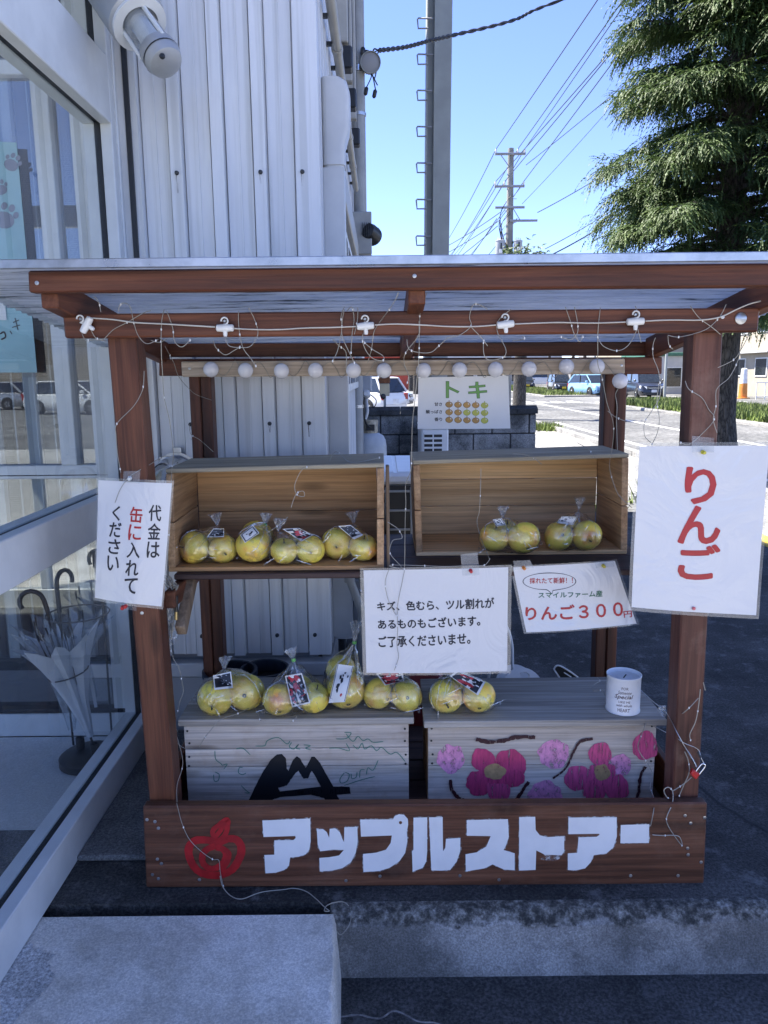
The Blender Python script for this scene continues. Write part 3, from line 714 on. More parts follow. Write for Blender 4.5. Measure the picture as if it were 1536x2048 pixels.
# ================================================================== GLAZED ENTRANCE (left)
GX = -0.945           # outer face of its frame
GY0, GY1, GH = 1.2, 2.955, 3.3
ent = thing('glazed_entrance', 'glazed entrance porch with white aluminium frames at the left', 'porch', (GX - 1.2, 1.2, 0.0))
FW = 0.10
def rail(z0, z1): return MB().box(GX - FW, GX, GY0, GY1 - 0.06, z0, z1, 0.004)
zb = 0.125
z_mid0, z_mid1 = 0.925, 1.055
z_tr0, z_tr1 = 2.33, 2.55
def split_rail(z0, z1, name='rail'):
    """outer and inner aluminium profile with a dark gasket channel between"""
    MB().box(GX - 0.042, GX, GY0, GY1 - 0.045, z0, z1, 0.003).build(name, M['alum'], ent)
    MB().box(GX - 0.105, GX - 0.062, GY0, GY1 - 0.045, z0, z1, 0.003).build(name, M['alum'], ent)
    MB().box(GX - 0.064, GX - 0.040, GY0, GY1 - 0.045, z0 + 0.006, z1 - 0.006).build('gasket', M['alum_dk'], ent)
split_rail(0.0, zb, 'sill_rail'); split_rail(z_mid0, z_mid1, 'mid_rail'); split_rail(z_tr0, z_tr1, 'transom'); split_rail(GH - 0.25, GH, 'head_rail')
split_rail(2.86, 2.98, 'upper_transom')
for (a, b, mt, nm) in ((GX - 0.042, GX, 'alum', 'jamb'), (GX - 0.105, GX - 0.062, 'alum', 'jamb'), (GX - 0.064, GX - 0.040, 'alum_dk', 'gasket')):
    e = 0.006 if mt == 'alum_dk' else 0
    MB().box(a, b, GY1 - 0.045, GY1 - e, 0.0, GH, 0.003).build(nm, M[mt], ent)
MB().box(GX - 0.105, GX + 0.006, GY1, BY + 0.02, 0.0, GH, 0.003).build('wall_jamb', M['alum'], ent)
MB().box(GX + 0.006, GX + 0.03, BY - 0.03, BY - 0.022, 0.35, GH, 0.001).build('sealant', M['pvc'], ent)
MB().box(GX + 0.032, GX + 0.05, BY - 0.035, BY - 0.015, 0.0, 3.4).build('drain_gap', M['black'], ent)
for z0, z1 in ((zb, z_mid0), (z_mid1, z_tr0), (z_tr1, 2.86), (2.98, GH - 0.25)):
    MB().grid(lambda u, v_, z0=z0, z1=z1: (GX - 0.052, GY0 + 0.05 + (GY1 - 0.09 - GY0) * u, z0 - 0.006 + (z1 - z0 + 0.012) * v_), 1, 1).build('glass_pane', M['glass'], ent)
MB().box(GX - 0.105, GX, GY0 - 0.1, GY0, 0, GH, 0.004).build('front_jamb', M['alum'], ent)
MB().box(-3.6, GX + 0.02, GY0 - 0.12, BY, GH, GH + 0.10, 0.01).build('roof', M['pvc'], ent)
for z0, z1 in ((0.0, 0.12), (2.33, 2.45), (GH - 0.12, GH - 0.07)): MB().box(-3.5, GX - 0.106, GY0 - 0.09, GY0 - 0.03, z0, z1, 0.004).build('front_rail', M['alum'], ent)
for x_ in (-2.9, -2.2, -1.6): MB().box(x_, x_ + 0.06, GY0 - 0.088, GY0 - 0.032, 0.121, 2.329, 0.004).build('front_mullion', M['alum'], ent)
MB().grid(lambda u, v_: (-3.5 + (GX + 3.394) * u, GY0 - 0.06, 0.05 + (GH - 0.13) * v_), 1, 1).build('front_glass', M['glass'], ent)
MB().box(-3.6, GX - 0.1, GY0, BY, GH - 0.06, GH - 0.002).build('ceiling', M['wall_int'], ent)
MB().grid(lambda u, v_: (-3.555, GY0 + (BY - GY0) * u, 0.13 + (GH - 0.2) * v_), 1, 1).build('far_glass', M['glass'], ent); MB().box(-3.6, -3.5, GY0, BY, 0.0, 0.128, 0.004).build('far_sill', M['alum'], ent)
MB().box(-3.45, GX - 0.106, 2.28, BY - 0.07, 0.0005, 0.012).build('floor', M['int_floor'], ent)
MB().box(-3.45, GX - 0.106, GY0, 2.279, 0.0005, 0.009).build('floor', M['conc_smooth'], ent)
# inner glazed screen facing the porch, in line with the clad wall
PYI = BY - 0.02
def ibar(x0, x1, z0, z1, dy=0.0, name='inner_frame', mat='alum'): MB().box(x0, x1, PYI - 0.045 + dy, PYI + dy, z0, z1, 0.003).build(name, M[mat], ent)
x_l = -3.4; x_r = GX - 0.106
def pxX(px, py): return PY(px, py, PYI - 0.045).x
def pxZ(px, py): return PY(px, py, PYI - 0.045).z
zr0, zr1 = pxZ(100, 958), pxZ(100, 931)
ibar(x_l, x_r, zr0, zr1, name='inner_rail'); ibar(x_l, x_r, zr0 + 0.012, zr0 + 0.016, -0.003, 'inner_rail_groove', 'alum_dk')
ibar(x_l, x_r, 0.012, pxZ(60, 1428), name='inner_sill')
ibar(x_l, x_r, pxZ(60, 1428) + 0.004, pxZ(60, 1418), -0.006, 'inner_sill_groove', 'alum_dk')
zt0, zt1 = pxZ(40, 148), pxZ(40, 118)
ibar(x_l, x_r, zt0, zt1, name='inner_rail'); ibar(x_l, x_r, zt1 + 0.02, zt1 + 0.03, -0.002, 'inner_rail_groove', 'alum_dk'); ibar(x_l, x_r, zt1 + 0.03, zt1 + 0.12, name='inner_rail')
ibar(x_r - 0.05, x_r, 0.012, GH - 0.06, -0.002, 'inner_jamb')
ibar(pxX(92, 560), pxX(125, 560), zr1, zt0, -0.002, 'inner_mullion')
ibar(pxX(-180, 560), pxX(-150, 560), 0.1, zt0, -0.002, 'inner_mullion')
ibar(pxX(-420, 560), pxX(-390, 560), 0.1, zt0, -0.002, 'inner_mullion')
MB().grid(lambda u, v_: (x_l + (x_r - x_l) * u, PYI - 0.01, 0.1 + (GH - 0.16) * v_), 1, 1).build('inner_glass', M['glass_in'], ent)
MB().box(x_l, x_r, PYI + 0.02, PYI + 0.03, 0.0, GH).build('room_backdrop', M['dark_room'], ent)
# ---- posters taped inside
ps = thing('poster', 'aqua paper poster with grey paw prints and handwriting behind the glass', 'poster', PY(20, 500, PYI - 0.06))
yp = PYI - 0.052
def pq(pts, Y): return [PY(x, y, Y) for x, y in pts]
M['aqua'] = plain('aqua_paper', (0.30, 0.50, 0.53), 0.7, var=0.05); M['paw'] = plain('grey_ink', (0.20, 0.21, 0.26), 0.7)
M['ink'] = plain('black_ink', (0.016, 0.017, 0.025), 0.55, var=0.1)
MB().poly(pq([(-260, 270), (33, 285), (74, 745), (-240, 745)], yp), (0, 0.001, 0)).build('sheet', M['aqua'], ps)
def paw(cx, cy, s_, rot):
    for (ox, oy, r, sx) in ((0, 0, 17, 1.25), (-20, -16, 7, .8), (-8, -27, 8, .8), (8, -27, 8, .8), (20, -16, 7, .8)):
        pts = []
        for k in range(12):
            a = 2 * pi * k / 12; x_, y_ = ox + r * sx * cos(a), oy + r * sin(a)
            pts.append((cx + s_ * (x_ * cos(rot) - y_ * sin(rot)), cy + s_ * (x_ * sin(rot) + y_ * cos(rot))))
        MB().poly(pq(pts, yp - 0.002)).build('paw_print', M['paw'], ps)
paw(8, 440, 1.0, 0.3); paw(2, 380, .6, -.2); paw(22, 330, .7, 0.5); paw(-60, 420, 1.0, 0); paw(-40, 340, .8, .4); paw(38, 585, .6, 0.6); paw(10, 600, .5, 2.4)
def ink_stroke(parent, pts, wd, Y, mat, name='ink_stroke', k=4):
    q = crom([PY(x, y, Y) for x, y in pts], k) if len(pts) > 2 else [PY(x, y, Y) for x, y in pts]
    mb = MB(); o = 0; n = len(q); wm = wd / FPX * Y
    for i, p in enumerate(q):
        t = (q[min(i + 1, n - 1)] - q[max(i - 1, 0)]); t = t.normalized() if t.length > 1e-9 else V((1, 0, 0))
        s_ = V((-t.z, 0, t.x)) * wm / 2; e = 0.6 if i in (0, n - 1) else 1.0
        mb.v += [p + s_ * e, p - s_ * e]
    for i in range(n - 1): mb.f.append((2 * i, 2 * i + 1, 2 * i + 3, 2 * i + 2))
    return mb.build(name, mat, parent)
for st in ([(26, 645), (38, 640)], [(24, 655), (40, 650)], [(30, 636), (36, 660)], [(20, 662), (24, 668)], [(0, 668), (8, 664), (11, 674), (2, 679)], [(-20, 640), (-8, 672)]):
    ink_stroke(ps, st, 3.2, yp - 0.002, M['ink'])
p2 = thing('poster', 'white notice sheet overlapping the aqua poster behind the glass', 'poster', PY(-10, 600, PYI - 0.07))
MB().poly(pq([(-120, 545), (5, 548), (13, 640), (-120, 640)], yp - 0.006), (0, 0.001, 0)).build('sheet', M['white_pl'], p2)
# ================================================================== THE APPLE STAND
st = thing('apple_stand', 'dark red stained timber market stand with corrugated roof and lettered front board', 'stand', (0.1, 2.4, 0))
def leaning_post(xb, xt, w_, y0, y1, zt, mat, name='post'):
    h = w_ / 2
    return MB().hexa([(xb - h, y0, 0), (xb + h, y0, 0), (xb - h, y1, 0), (xb + h, y1, 0),
                      (xt - h, y0, zt), (xt + h, y0, zt), (xt - h, y1, zt), (xt + h, y1, zt)], 0.004).build(name, mat, st)
leaning_post(-0.640, -0.672, 0.074, 2.03, 2.105, 1.60, M['stain2'])
leaning_post(0.860, 0.840, 0.074, 2.03, 2.105, 1.60, M['stain_worn'])
for xb, xt in ((-0.66, -0.655), (0.845, 0.838)):
    for s_ in (-1, 1): leaning_post(xb + s_ * 0.0205, xt + s_ * 0.0205, 0.0385, 2.80, 2.868, 1.47, M['stain2'])
MB().face_board([(55, 541), (1545, 526), (1545, 573), (57, 585)], 1.84, 0.038, 0.004).build('fascia', M['stain0'], st)
MB().face_board([(125, 628), (1520, 615), (1517, 664), (129, 676)], 1.992, 0.038, 0.004).build('front_beam', M['stain0'], st)
MB().face_board([(326, 687), (1322, 683), (1322, 711), (328, 714)], 2.83, 0.038, 0.003).build('rear_purlin', M['stain0'], st)
MB().face_board([(318, 718), (1325, 714), (1324, 748), (318, 752)], 2.785, 0.014, 0.003).build('rear_beam', M['stain0'], st)
zf = lambda Y: 1.686 - (Y - 1.88) * 0.122          # underside of the roof sheet
for xc in (-0.785, 0.083, 0.965):
    hw = 0.02; b_ = []
    for z in (0, 1):
        for Y in (1.879, 2.829):
            for sx in (-1, 1): b_.append((xc + sx * hw, Y, zf(Y) - 0.0005 - (0.0 if z else 0.072)))
    MB().hexa(b_, 0.003).build('rafter', M['stain1'], st)
# roof: corrugations run along X
M['roof'] = None
def roof_mat():
    m_, t, b = newmat('corrugated_roof_sheet')
    c = coords(t, (1.6, 55, 1)); n = _n(t, 'ShaderNodeTexNoise', Scale=2.0, Detail=6.0, Roughness=0.7); t.links.new(c, n.inputs[0])
    col = ramp(t, n.outputs[0], [(0.36, (0.10, 0.11, 0.11)), (0.45, (0.62, 0.64, 0.64)), (0.62, (0.84, 0.86, 0.86))])
    t.links.new(col, b.inputs['Base Color']); b.inputs['Roughness'].default_value = 0.3; b.inputs['Metallic'].default_value = 0.15
    tr = _n(t, 'ShaderNodeBsdfTranslucent'); t.links.new(col, tr.inputs[0])
    mx = t.nodes.new('ShaderNodeMixShader'); mx.inputs[0].default_value = 0.62
    t.links.new(b.outputs[0], mx.inputs[1]); t.links.new(tr.outputs[0], mx.inputs[2]); t.links.new(mx.outputs[0], t.nodes['Material Output'].inputs[0])
    return m_
M['roof'] = roof_mat()
def roof():
    mb = MB(); y0, y1 = 1.80, 2.92; p = 0.036; n = int((y1 - y0) / p) * 8
    rows = []
    for i in range(n + 1):
        Y = y0 + (y1 - y0) * i / n; a = 2 * pi * (Y - y0) / p
        rows.append((Y, zf(Y) + 0.0095 + 0.0092 * sin(a)))
    o = 0
    for (Y, z) in rows:
        for x in (-1.04, -0.4, 0.3, 1.18): mb.v.append(V((x, Y, z)))
    for i in range(n):
        for j in range(3):
            a = i * 4 + j; mb.f.append((a, a + 1, a + 5, a + 4))
    rf = mb.build('roof_sheet', M['roof'], st, 60)
    MB().box(-1.04, 1.18, 1.792, 1.8, zf(1.8) - 0.004, zf(1.8) + 0.017, 0.002).build('edge_strip', M['galv'], rf)
roof()
# front board, side boards, platform
fb = MB().face_board([(285, 1613), (1415, 1606), (1408, 1769), (292, 1776)], 1.994, 0.034, 0.004).build('front_board', M['board'], st)
for xs in (-0.686, 0.880): MB().box(xs, xs + 0.022, 2.029, 2.80, 0.004, 0.235, 0.003).build('side_board', M['stain1'], st)
for i in range(5): MB().box(-0.66, 0.875, 2.11 + i * 0.135, 2.237 + i * 0.135, 0.095, 0.117, 0.002).build('platform_plank', M['dark_shelf'], st)
ZS = PY(550, 1141, 2.24).z - 0.002                 # shelf top
for i in range(3):
    y = 2.215 + i * 0.185; MB().box(-0.625, 0.825, y, y + 0.18, ZS - 0.018, ZS, 0.003).build('shelf_plank', M['dark_shelf'], st)
MB().box(-0.625, 0.825, 2.50, 2.535, ZS - 0.072, ZS - 0.0225, 0.003).build('shelf_bearer', M['dark_shelf'], st)
for xs in (-0.62, 0.79): MB().bar((xs + 0.012, 2.10, ZS - 0.045), (xs + 0.012, 2.80, ZS - 0.045), 0.03, 0.05, 0.003).build('shelf_side_rail', M['stain1'], st)
MB().bar((-0.585, 2.11, ZS - 0.14), (-0.585, 2.26, ZS - 0.03), 0.028, 0.04, 0.003).build('shelf_brace', M['crate_edge'], st)
bb = MB().face_board([(362, 723), (1250, 717), (1250, 748), (364, 754)], 2.762, 0.022, 0.003).build('lamp_board', M['bulbboard'], st)
# screws
sc2 = MB().lathe([(0.0048, 0), (0.0048, 0.0012), (0.0022, 0.0016), (0.0018, 0.0006)], (0, 0, 0), (0, -1, 0), 10).mesh('screw'); sc2.materials.append(M['galv'])
for (x, y, Y) in [(294, 1639, 1.994), (310, 1643, 1.994), (317, 1656, 1.994), (315, 1718, 1.994), (323, 1727, 1.994), (305, 1749, 1.994), (317, 1757, 1.994), (399, 1759, 1.994), (1370, 1631, 1.994),
                  (1381, 1646, 1.994), (1409, 1635, 1.994), (1375, 1696, 1.994), (1376, 1709, 1.994), (1402, 1724, 1.994), (1261, 1751, 1.994), (1356, 1751, 1.994), (998, 1759, 1.994), (920, 1751, 1.994), (692, 1761, 1.994), (760, 1752, 1.994),
                  (74, 566, 1.84), (829, 552, 1.84), (1445, 634, 1.992), (284, 1226, 2.03), (379, 737, 2.762), (1243, 731, 2.762)]:
    place(sc2, 'screw', st, PY(x, y, Y) + V((0, -0.0002, 0)))
MB().lathe([(0.0145, 0), (0.0145, 0.003), (0.012, 0.0045)], PY(1481, 637, 1.992), (0, -1, 0), 20).build('round_plate', M['galv'], st, 50)

# ---------------- lettering: white sprayed katakana
M['white_paint'] = plain('white_spray_paint', (0.76, 0.76, 0.75), 0.5, var=0.04, vs=9)
M['overspray'] = paint('white_overspray', (0.66, 0.66, 0.65), 0.46, 0.75, (70, 70, 70))
M['red_paint'] = plain('red_paint', (0.36, 0.006, 0.009), 0.5, var=0.2, vs=25)
Y_L = 1.9928
zA = lambda q: [(512 + x / 3, 1536 + y / 3) for x, y in q]
zB = lambda q: [(840 + x / 2.56, 1400 + y / 2.56) for x, y in q]
zC = lambda q: [(340 + x / 2.954, 1400 + y / 2.954) for x, y in q]
def letter(loops, name='letter'):
    e = 0
    for pts in loops:
        P = [PY(x, y, Y_L) for x, y in pts]
        c = sum(P, V()) / len(P); out = []
        for p in P:
            d = (p - c); out.append(p + V((d.x, 0, d.z)).normalized() * 0.0035 + V((0, 0.0006, 0)))
        MB().poly(out).build('paint_mist', M['overspray'], fb)
        MB().poly(P).build(name, M['white_paint'], fb)
letter([zA([(38, 315), (325, 303), (328, 440), (320, 490), (298, 518), (255, 533), (205, 537), (198, 585), (170, 612), (120, 628), (57, 632), (50, 522), (110, 520), (110, 434), (225, 432), (238, 420), (236, 408), (45, 414)])])
letter([zA([(365, 368), (400, 366), (425, 385), (439, 420), (442, 365), (475, 362), (503, 385), (518, 425), (528, 445), (530, 356), (608, 353), (610, 440), (598, 510), (570, 565), (520, 600), (460, 615), (383, 621), (380, 540), (440, 535), (498, 525), (527, 492), (460, 490), (385, 500), (370, 460)])])
letter([zA([(625, 310), (822, 308), (832, 290), (858, 277), (888, 281), (911, 306), (913, 340), (905, 380), (908, 440), (895, 510), (860, 560), (800, 600), (740, 618), (645, 624), (642, 516), (720, 508), (780, 490), (808, 450), (815, 405), (630, 412)])])
letter([zA([(945, 298), (1027, 296), (1027, 500), (1022, 560), (1000, 600), (940, 622), (936, 500), (945, 490)]),
        zA([(1038, 296), (1120, 295), (1122, 500), (1136, 480), (1140, 425), (1226, 420), (1225, 500), (1205, 560), (1165, 612), (1110, 616), (1052, 614)])])
letter([zB([(240, 615), (450, 610), (455, 700), (440, 745), (428, 768), (485, 785), (485, 872), (430, 868), (372, 842), (330, 862), (235, 878), (233, 790), (290, 780), (340, 750), (362, 697), (240, 695)])])
letter([zB([(508, 600), (590, 598), (592, 665), (612, 692), (650, 702), (738, 698), (738, 775), (725, 795), (640, 792), (595, 770), (592, 870), (507, 873)])])
letter([zB([(760, 602), (1007, 600), (1008, 700), (990, 755), (955, 785), (890, 795), (875, 830), (845, 862), (800, 872), (757, 870), (757, 785), (805, 782), (812, 703), (905, 700), (920, 690), (915, 685), (760, 687)])])
letter([zB([(1028, 640), (1173, 636), (1172, 732), (1026, 733)])])
MB().lathe([(0.0045, 0), (0.0045, 0.001)], PY(512 + 867 / 3, 1536 + 327 / 3, Y_L - 0.0003), (0, -1, 0), 14).build('letter_hole', M['board'], fb)
# smudge of paint under the letters
for pts in (zB([(615, 815), (640, 800), (690, 795), (720, 800), (715, 812), (690, 825), (650, 822)]),): MB().poly([PY(x, y, Y_L) for x, y in pts]).build('paint_smudge', M['overspray'], fb)
# ---------------- red apple emblem
def band(parent, path, wd, Y, mat, name, closed=False, k=6, rag=0.0, taper=False):
    q = [PY(x, y, Y) for x, y in path]
    q = crom(q + [q[0]] if closed else q, k); n = len(q); wm = wd / FPX * (Y + 0.25); L = []; Rr = []
    for i, p in enumerate(q):
        a = q[i - 1] if i > 0 else (q[-2] if closed else q[0]); b = q[i + 1] if i < n - 1 else (q[1] if closed else q[-1])
        t = (b - a).normalized(); s_ = V((-t.z, 0, t.x)) * wm / 2
        tp = (1 - 0.55 * i / n) if taper else 1
        L.append(p + s_ * tp * (1 + rag * noise.noise(p * 160))); Rr.append(p - s_ * tp * (1 + rag * noise.noise(p * 160 + V((9, 9, 9)))))
    mb = MB()
    for a, b in zip(L, Rr): mb.v += [a, b]
    for i in range(n - 1): mb.f.append((2 * i, 2 * i + 1, 2 * i + 3, 2 * i + 2))
    return mb.build(name, mat, parent)
band(fb, zC([(262, 838), (200, 826), (140, 836), (110, 880), (120, 945), (160, 1005), (225, 1034), (300, 1034), (368, 1000), (412, 930), (422, 872), (395, 828), (345, 820), (300, 838)]), 15.5, Y_L, M['red_paint'], 'apple_outline', True, rag=0.15)
band(fb, zC([(268, 862), (215, 885), (190, 930), (205, 978), (255, 998), (312, 965), (332, 915), (310, 880), (270, 872)]), 13, Y_L - 0.0003, M['red_paint'], 'apple_swirl', rag=0.2)
band(fb, zC([(300, 870), (345, 905), (335, 960), (300, 1010)]), 11, Y_L - 0.0006, M['red_paint'], 'apple_swirl', rag=0.2)
band(fb, zC([(265, 826), (252, 775), (290, 738), (338, 706), (338, 760), (322, 800), (285, 832)]), 10, Y_L - 0.0009, M['red_paint'], 'apple_leaf', True, rag=0.2)
band(fb, zC([(262, 815), (295, 775), (325, 725)]), 9, Y_L - 0.0012, M['red_paint'], 'apple_leaf', rag=0.2)

# ================================================================== LOWER PAINTED BOXES WITH LIDS
ZL = 0.425; LT = 0.021
def lower_box(pl, pr, pyl, lab_box, lab_lid, mat_front):
    Yf = 2.20
    xl = PZ(pl, pyl, ZL).x; xr = PZ(pr, pyl, ZL).x; yl = PZ((pl + pr) / 2, pyl, ZL).y
    bx0, bx1 = xl + 0.014, xr - 0.016
    b_ = thing('painted_crate', lab_box, 'crate', ((bx0 + bx1) / 2, 2.35, 0.117))
    zt = ZL - LT; zsplit = [0.1175, 0.2655, 0.325, zt - 0.001] if mat_front == 'L' else [0.1175, 0.262, zt - 0.001]
    fr = []
    for i in range(len(zsplit) - 1): fr.append(MB().box(bx0, bx1, Yf, Yf + 0.013, zsplit[i], zsplit[i + 1] - 0.0016, 0.0015).build('front_plank', M['grey_pale'], b_))
    for xs in (bx0, bx1 - 0.02): MB().box(xs, xs + 0.02, Yf + 0.0135, 2.50, 0.1175, zt - 0.001, 0.002).build('end_board', M['crate_side'], b_)
    for i in range(2): MB().box(bx0, bx1, 2.5005, 2.513, 0.1175 + i * 0.143, 0.258 + i * 0.143, 0.0015).build('back_plank', M['grey_pale'], b_)
    l_ = thing('crate_lid', lab_lid, 'lid', ((xl + xr) / 2, 2.35, ZL - LT))
    ym = yl + 0.165
    MB().box(xl, xr, yl, ym - 0.001, ZL - LT, ZL, 0.002).build('plank', M['grey0'], l_)
    MB().box(xl + 0.004, xr - 0.003, ym + 0.001, yl + 0.335, ZL - LT, ZL - 0.001, 0.002).build('plank', M['grey0'], l_)
    return b_, fr, (xl, xr, yl), bx0, bx1
bL, frL, lidL, bl0, bl1 = lower_box(357, 828, 1438, 'bleached timber crate painted with a black mountain-shaped letter mark', 'weathered grey plank lid carrying four bags of apples', 'L')
bR, frR, lidR, br0, br1 = lower_box(848, 1336, 1441, 'bleached timber crate painted with pink flowers', 'weathered grey plank lid with the coin tin on it', 'R')
nail = MB().lathe([(0.0035, 0), (0.0035, 0.0012)], (0, 0, 0), (0, -1, 0), 8).mesh('nail'); nail.materials.append(M['dark_metal'])
for b_, x0, x1 in ((bL, bl0, bl1), (bR, br0, br1)):
    for z in (0.385, 0.345, 0.30, 0.27):
        for x in (x0 + 0.012, x1 - 0.012): place(nail, 'nail', b_, (x + random.uniform(-.003, .003), 2.1998, z))
YB = 2.1987
M['black_paint'] = paint('black_brush_paint', (0.006, 0.007, 0.010), 0.18, 0.22, (20, 20, 20))
M['black_dry'] = paint('black_dry_brush', (0.006, 0.007, 0.010), 0.36, 0.44, (220, 10, 12))
M['magenta'] = paint('magenta_brush_paint', (0.58, 0.075, 0.20), 0.37, 0.44, (140, 140, 16), var=0.5)
M['magenta2'] = paint('deep_magenta_paint', (0.50, 0.045, 0.14), 0.35, 0.42, (140, 140, 16), var=0.5)
M['pink'] = paint('pink_brush_paint', (0.70, 0.27, 0.44), 0.37, 0.46, (70, 70, 40), var=0.5)
M['tan'] = paint('tan_paint', (0.42, 0.26, 0.12), 0.34, 0.40, (60, 60, 60), var=0.4)
M['maroon'] = paint('maroon_dry_brush', (0.045, 0.010, 0.014), 0.37, 0.42, (160, 160, 40))
M['green_ink'] = plain('green_marker', (0.06, 0.22, 0.16), 0.6)
def rag_poly(px, Y, amp, holes=(), sub=6):
    def one(pts):
        P = [PY(x, y, Y) for x, y in pts]; out = []
        for i in range(len(P)):
            p, q = P[i], P[(i + 1) % len(P)]
            for j in range(sub):
                r = p.lerp(q, j / sub); a = noise.noise(r * 130) * amp; b = noise.noise(r * 130 + V((5, 3, 1))) * amp; out.append(r + V((a, 0, b)))
        return out
    return MB().poly(one(px), None, [one(h) for h in holes])
mk = zC([(455, 612), (500, 520), (545, 430), (598, 350), (630, 322), (662, 320), (684, 345), (690, 405), (700, 420), (722, 362), (748, 332), (768, 345), (802, 402), (835, 337), (856, 335), (886, 370), (930, 450), (965, 512), (1062, 512), (1066, 553), (985, 560), (1018, 616), (930, 616), (908, 578), (830, 560), (650, 574), (600, 592), (556, 616)])
hole = zC([(640, 518), (690, 505), (735, 440), (757, 418), (788, 464), (814, 464), (838, 418), (868, 470), (890, 512), (650, 540)])
rag_poly(mk, YB, 0.0015, [hole]).build('mountain_mark', M['black_paint'], frL[1])
MB().poly([PY(x, y, YB - 0.0004) for x, y in zC([(640, 545), (1055, 518), (1055, 550), (660, 568)])]).build('brush_streaks', M['black_dry'], frL[1])
for stx in ([(505, 272), (560, 270), (575, 240), (640, 222), (690, 260), (710, 240)], [(720, 250), (705, 275), (730, 290), (760, 262), (745, 285), (770, 290)], [(790, 265), (830, 270), (800, 285), (835, 295)], [(980, 230), (1040, 228), (1070, 195), (1030, 192)], [(1040, 200), (1080, 245), (1110, 215), (1140, 240), (1170, 230), (1200, 250), (1260, 245)],
            [(940, 285), (1000, 285), (1060, 300), (1040, 255)], [(1080, 265), (1110, 290), (1135, 255), (1150, 290), (1190, 270), (1220, 300), (1250, 280), (1300, 320), (1340, 310), (1390, 365)],
            [(1030, 430), (1005, 465), (1010, 490), (1045, 480), (1060, 440), (1035, 428)], [(1070, 435), (1075, 465), (1100, 455), (1105, 425)], [(1120, 460), (1125, 415), (1150, 412)], [(1160, 440), (1170, 400), (1200, 415), (1230, 355)],
            [(1030, 505), (1120, 475), (1210, 452)], [(265, 300), (270, 350), (300, 375), (310, 385), (338, 378), (318, 408)], [(390, 290), (430, 285), (475, 325)], [(430, 400), (410, 400), (405, 430), (430, 440), (450, 430)], [(265, 425), (290, 440), (285, 475), (262, 478), (258, 440)], [(420, 505), (450, 535), (470, 550), (440, 548)]):
    ink_stroke(frL[1], zC(stx), 1.7, YB - 0.0008, M['green_ink'], 'marker_scribble')
def blob(parent, cx, cy, rx, ry, mat, name, Y, k=26, amp=0.10, seed=0, fringe=0.0):
    pts = []
    for i in range(k * 2):
        a = pi * i / k
        rr = 1 + 0.02 * noise.noise(V((a * 23, seed, 7))) + amp * noise.noise(V((cos(a) * 1.8 + seed, sin(a) * 1.8, seed))) * 2 + 0.03 * noise.noise(V((a * 9, seed, 2))) + fringe * random.random() * max(0, sin(a))
        x, y = zB([(cx + rx * rr * cos(a), cy + ry * rr * sin(a))])[0]
        pts.append(PY(x, min(y, 1604), Y))
    MB().poly(pts).build(name, mat, parent)
pr_ = frR[-1]
for i, (cx, cy, rx, ry) in enumerate([(160, 303, 72, 72), (685, 277, 80, 72), (638, 500, 90, 85), (1152, 235, 66, 74)]): blob(pr_, cx, cy, rx, ry, M['pink'] if i < 3 else M['magenta'], 'bud', YB - 0.0002 * i, seed=i)
for i, (cx, cy, rx, ry) in enumerate([(322, 305, 60, 58), (465, 330, 82, 78), (300, 425, 65, 65), (402, 455, 62, 62), (480, 400, 56, 45), (385, 370, 75, 60)]): blob(pr_, cx, cy, rx, ry, M['magenta2'] if i != 3 else M['magenta'], 'petal', YB - 0.0010 - 0.0001 * i, seed=10 + i, fringe=0.06)
for i, (cx, cy, rx, ry) in enumerate([(920, 278, 60, 58), (1028, 330, 54, 52), (815, 400, 80, 62), (890, 465, 62, 56), (1008, 445, 62, 62), (935, 375, 70, 60)]): blob(pr_, cx, cy, rx, ry, M['magenta'] if i != 1 else M['pink'], 'petal', YB - 0.0017 - 0.0001 * i, seed=20 + i, fringe=0.08)
blob(pr_, 384, 368, 54, 42, M['tan'], 'flower_centre', YB - 0.0026, seed=31); blob(pr_, 932, 371, 42, 40, M['tan'], 'flower_centre', YB - 0.0027, seed=32)
for i, (pth, wd) in enumerate([([(288, 200), (350, 215), (430, 208), (500, 190), (590, 192)], 7.5), ([(885, 198), (820, 215), (785, 270), (745, 350), (680, 402)], 6.5), ([(155, 408), (162, 455), (195, 500), (255, 520)], 6.5), ([(555, 418), (525, 465), (487, 518)], 7), ([(1155, 342), (1130, 385), (1120, 470), (1105, 515)], 6)]):
    band(pr_, zB(pth), wd, YB - 0.0030 - i * 0.0001, M['maroon'], 'stem_stroke', rag=0.7, taper=(i == 1))

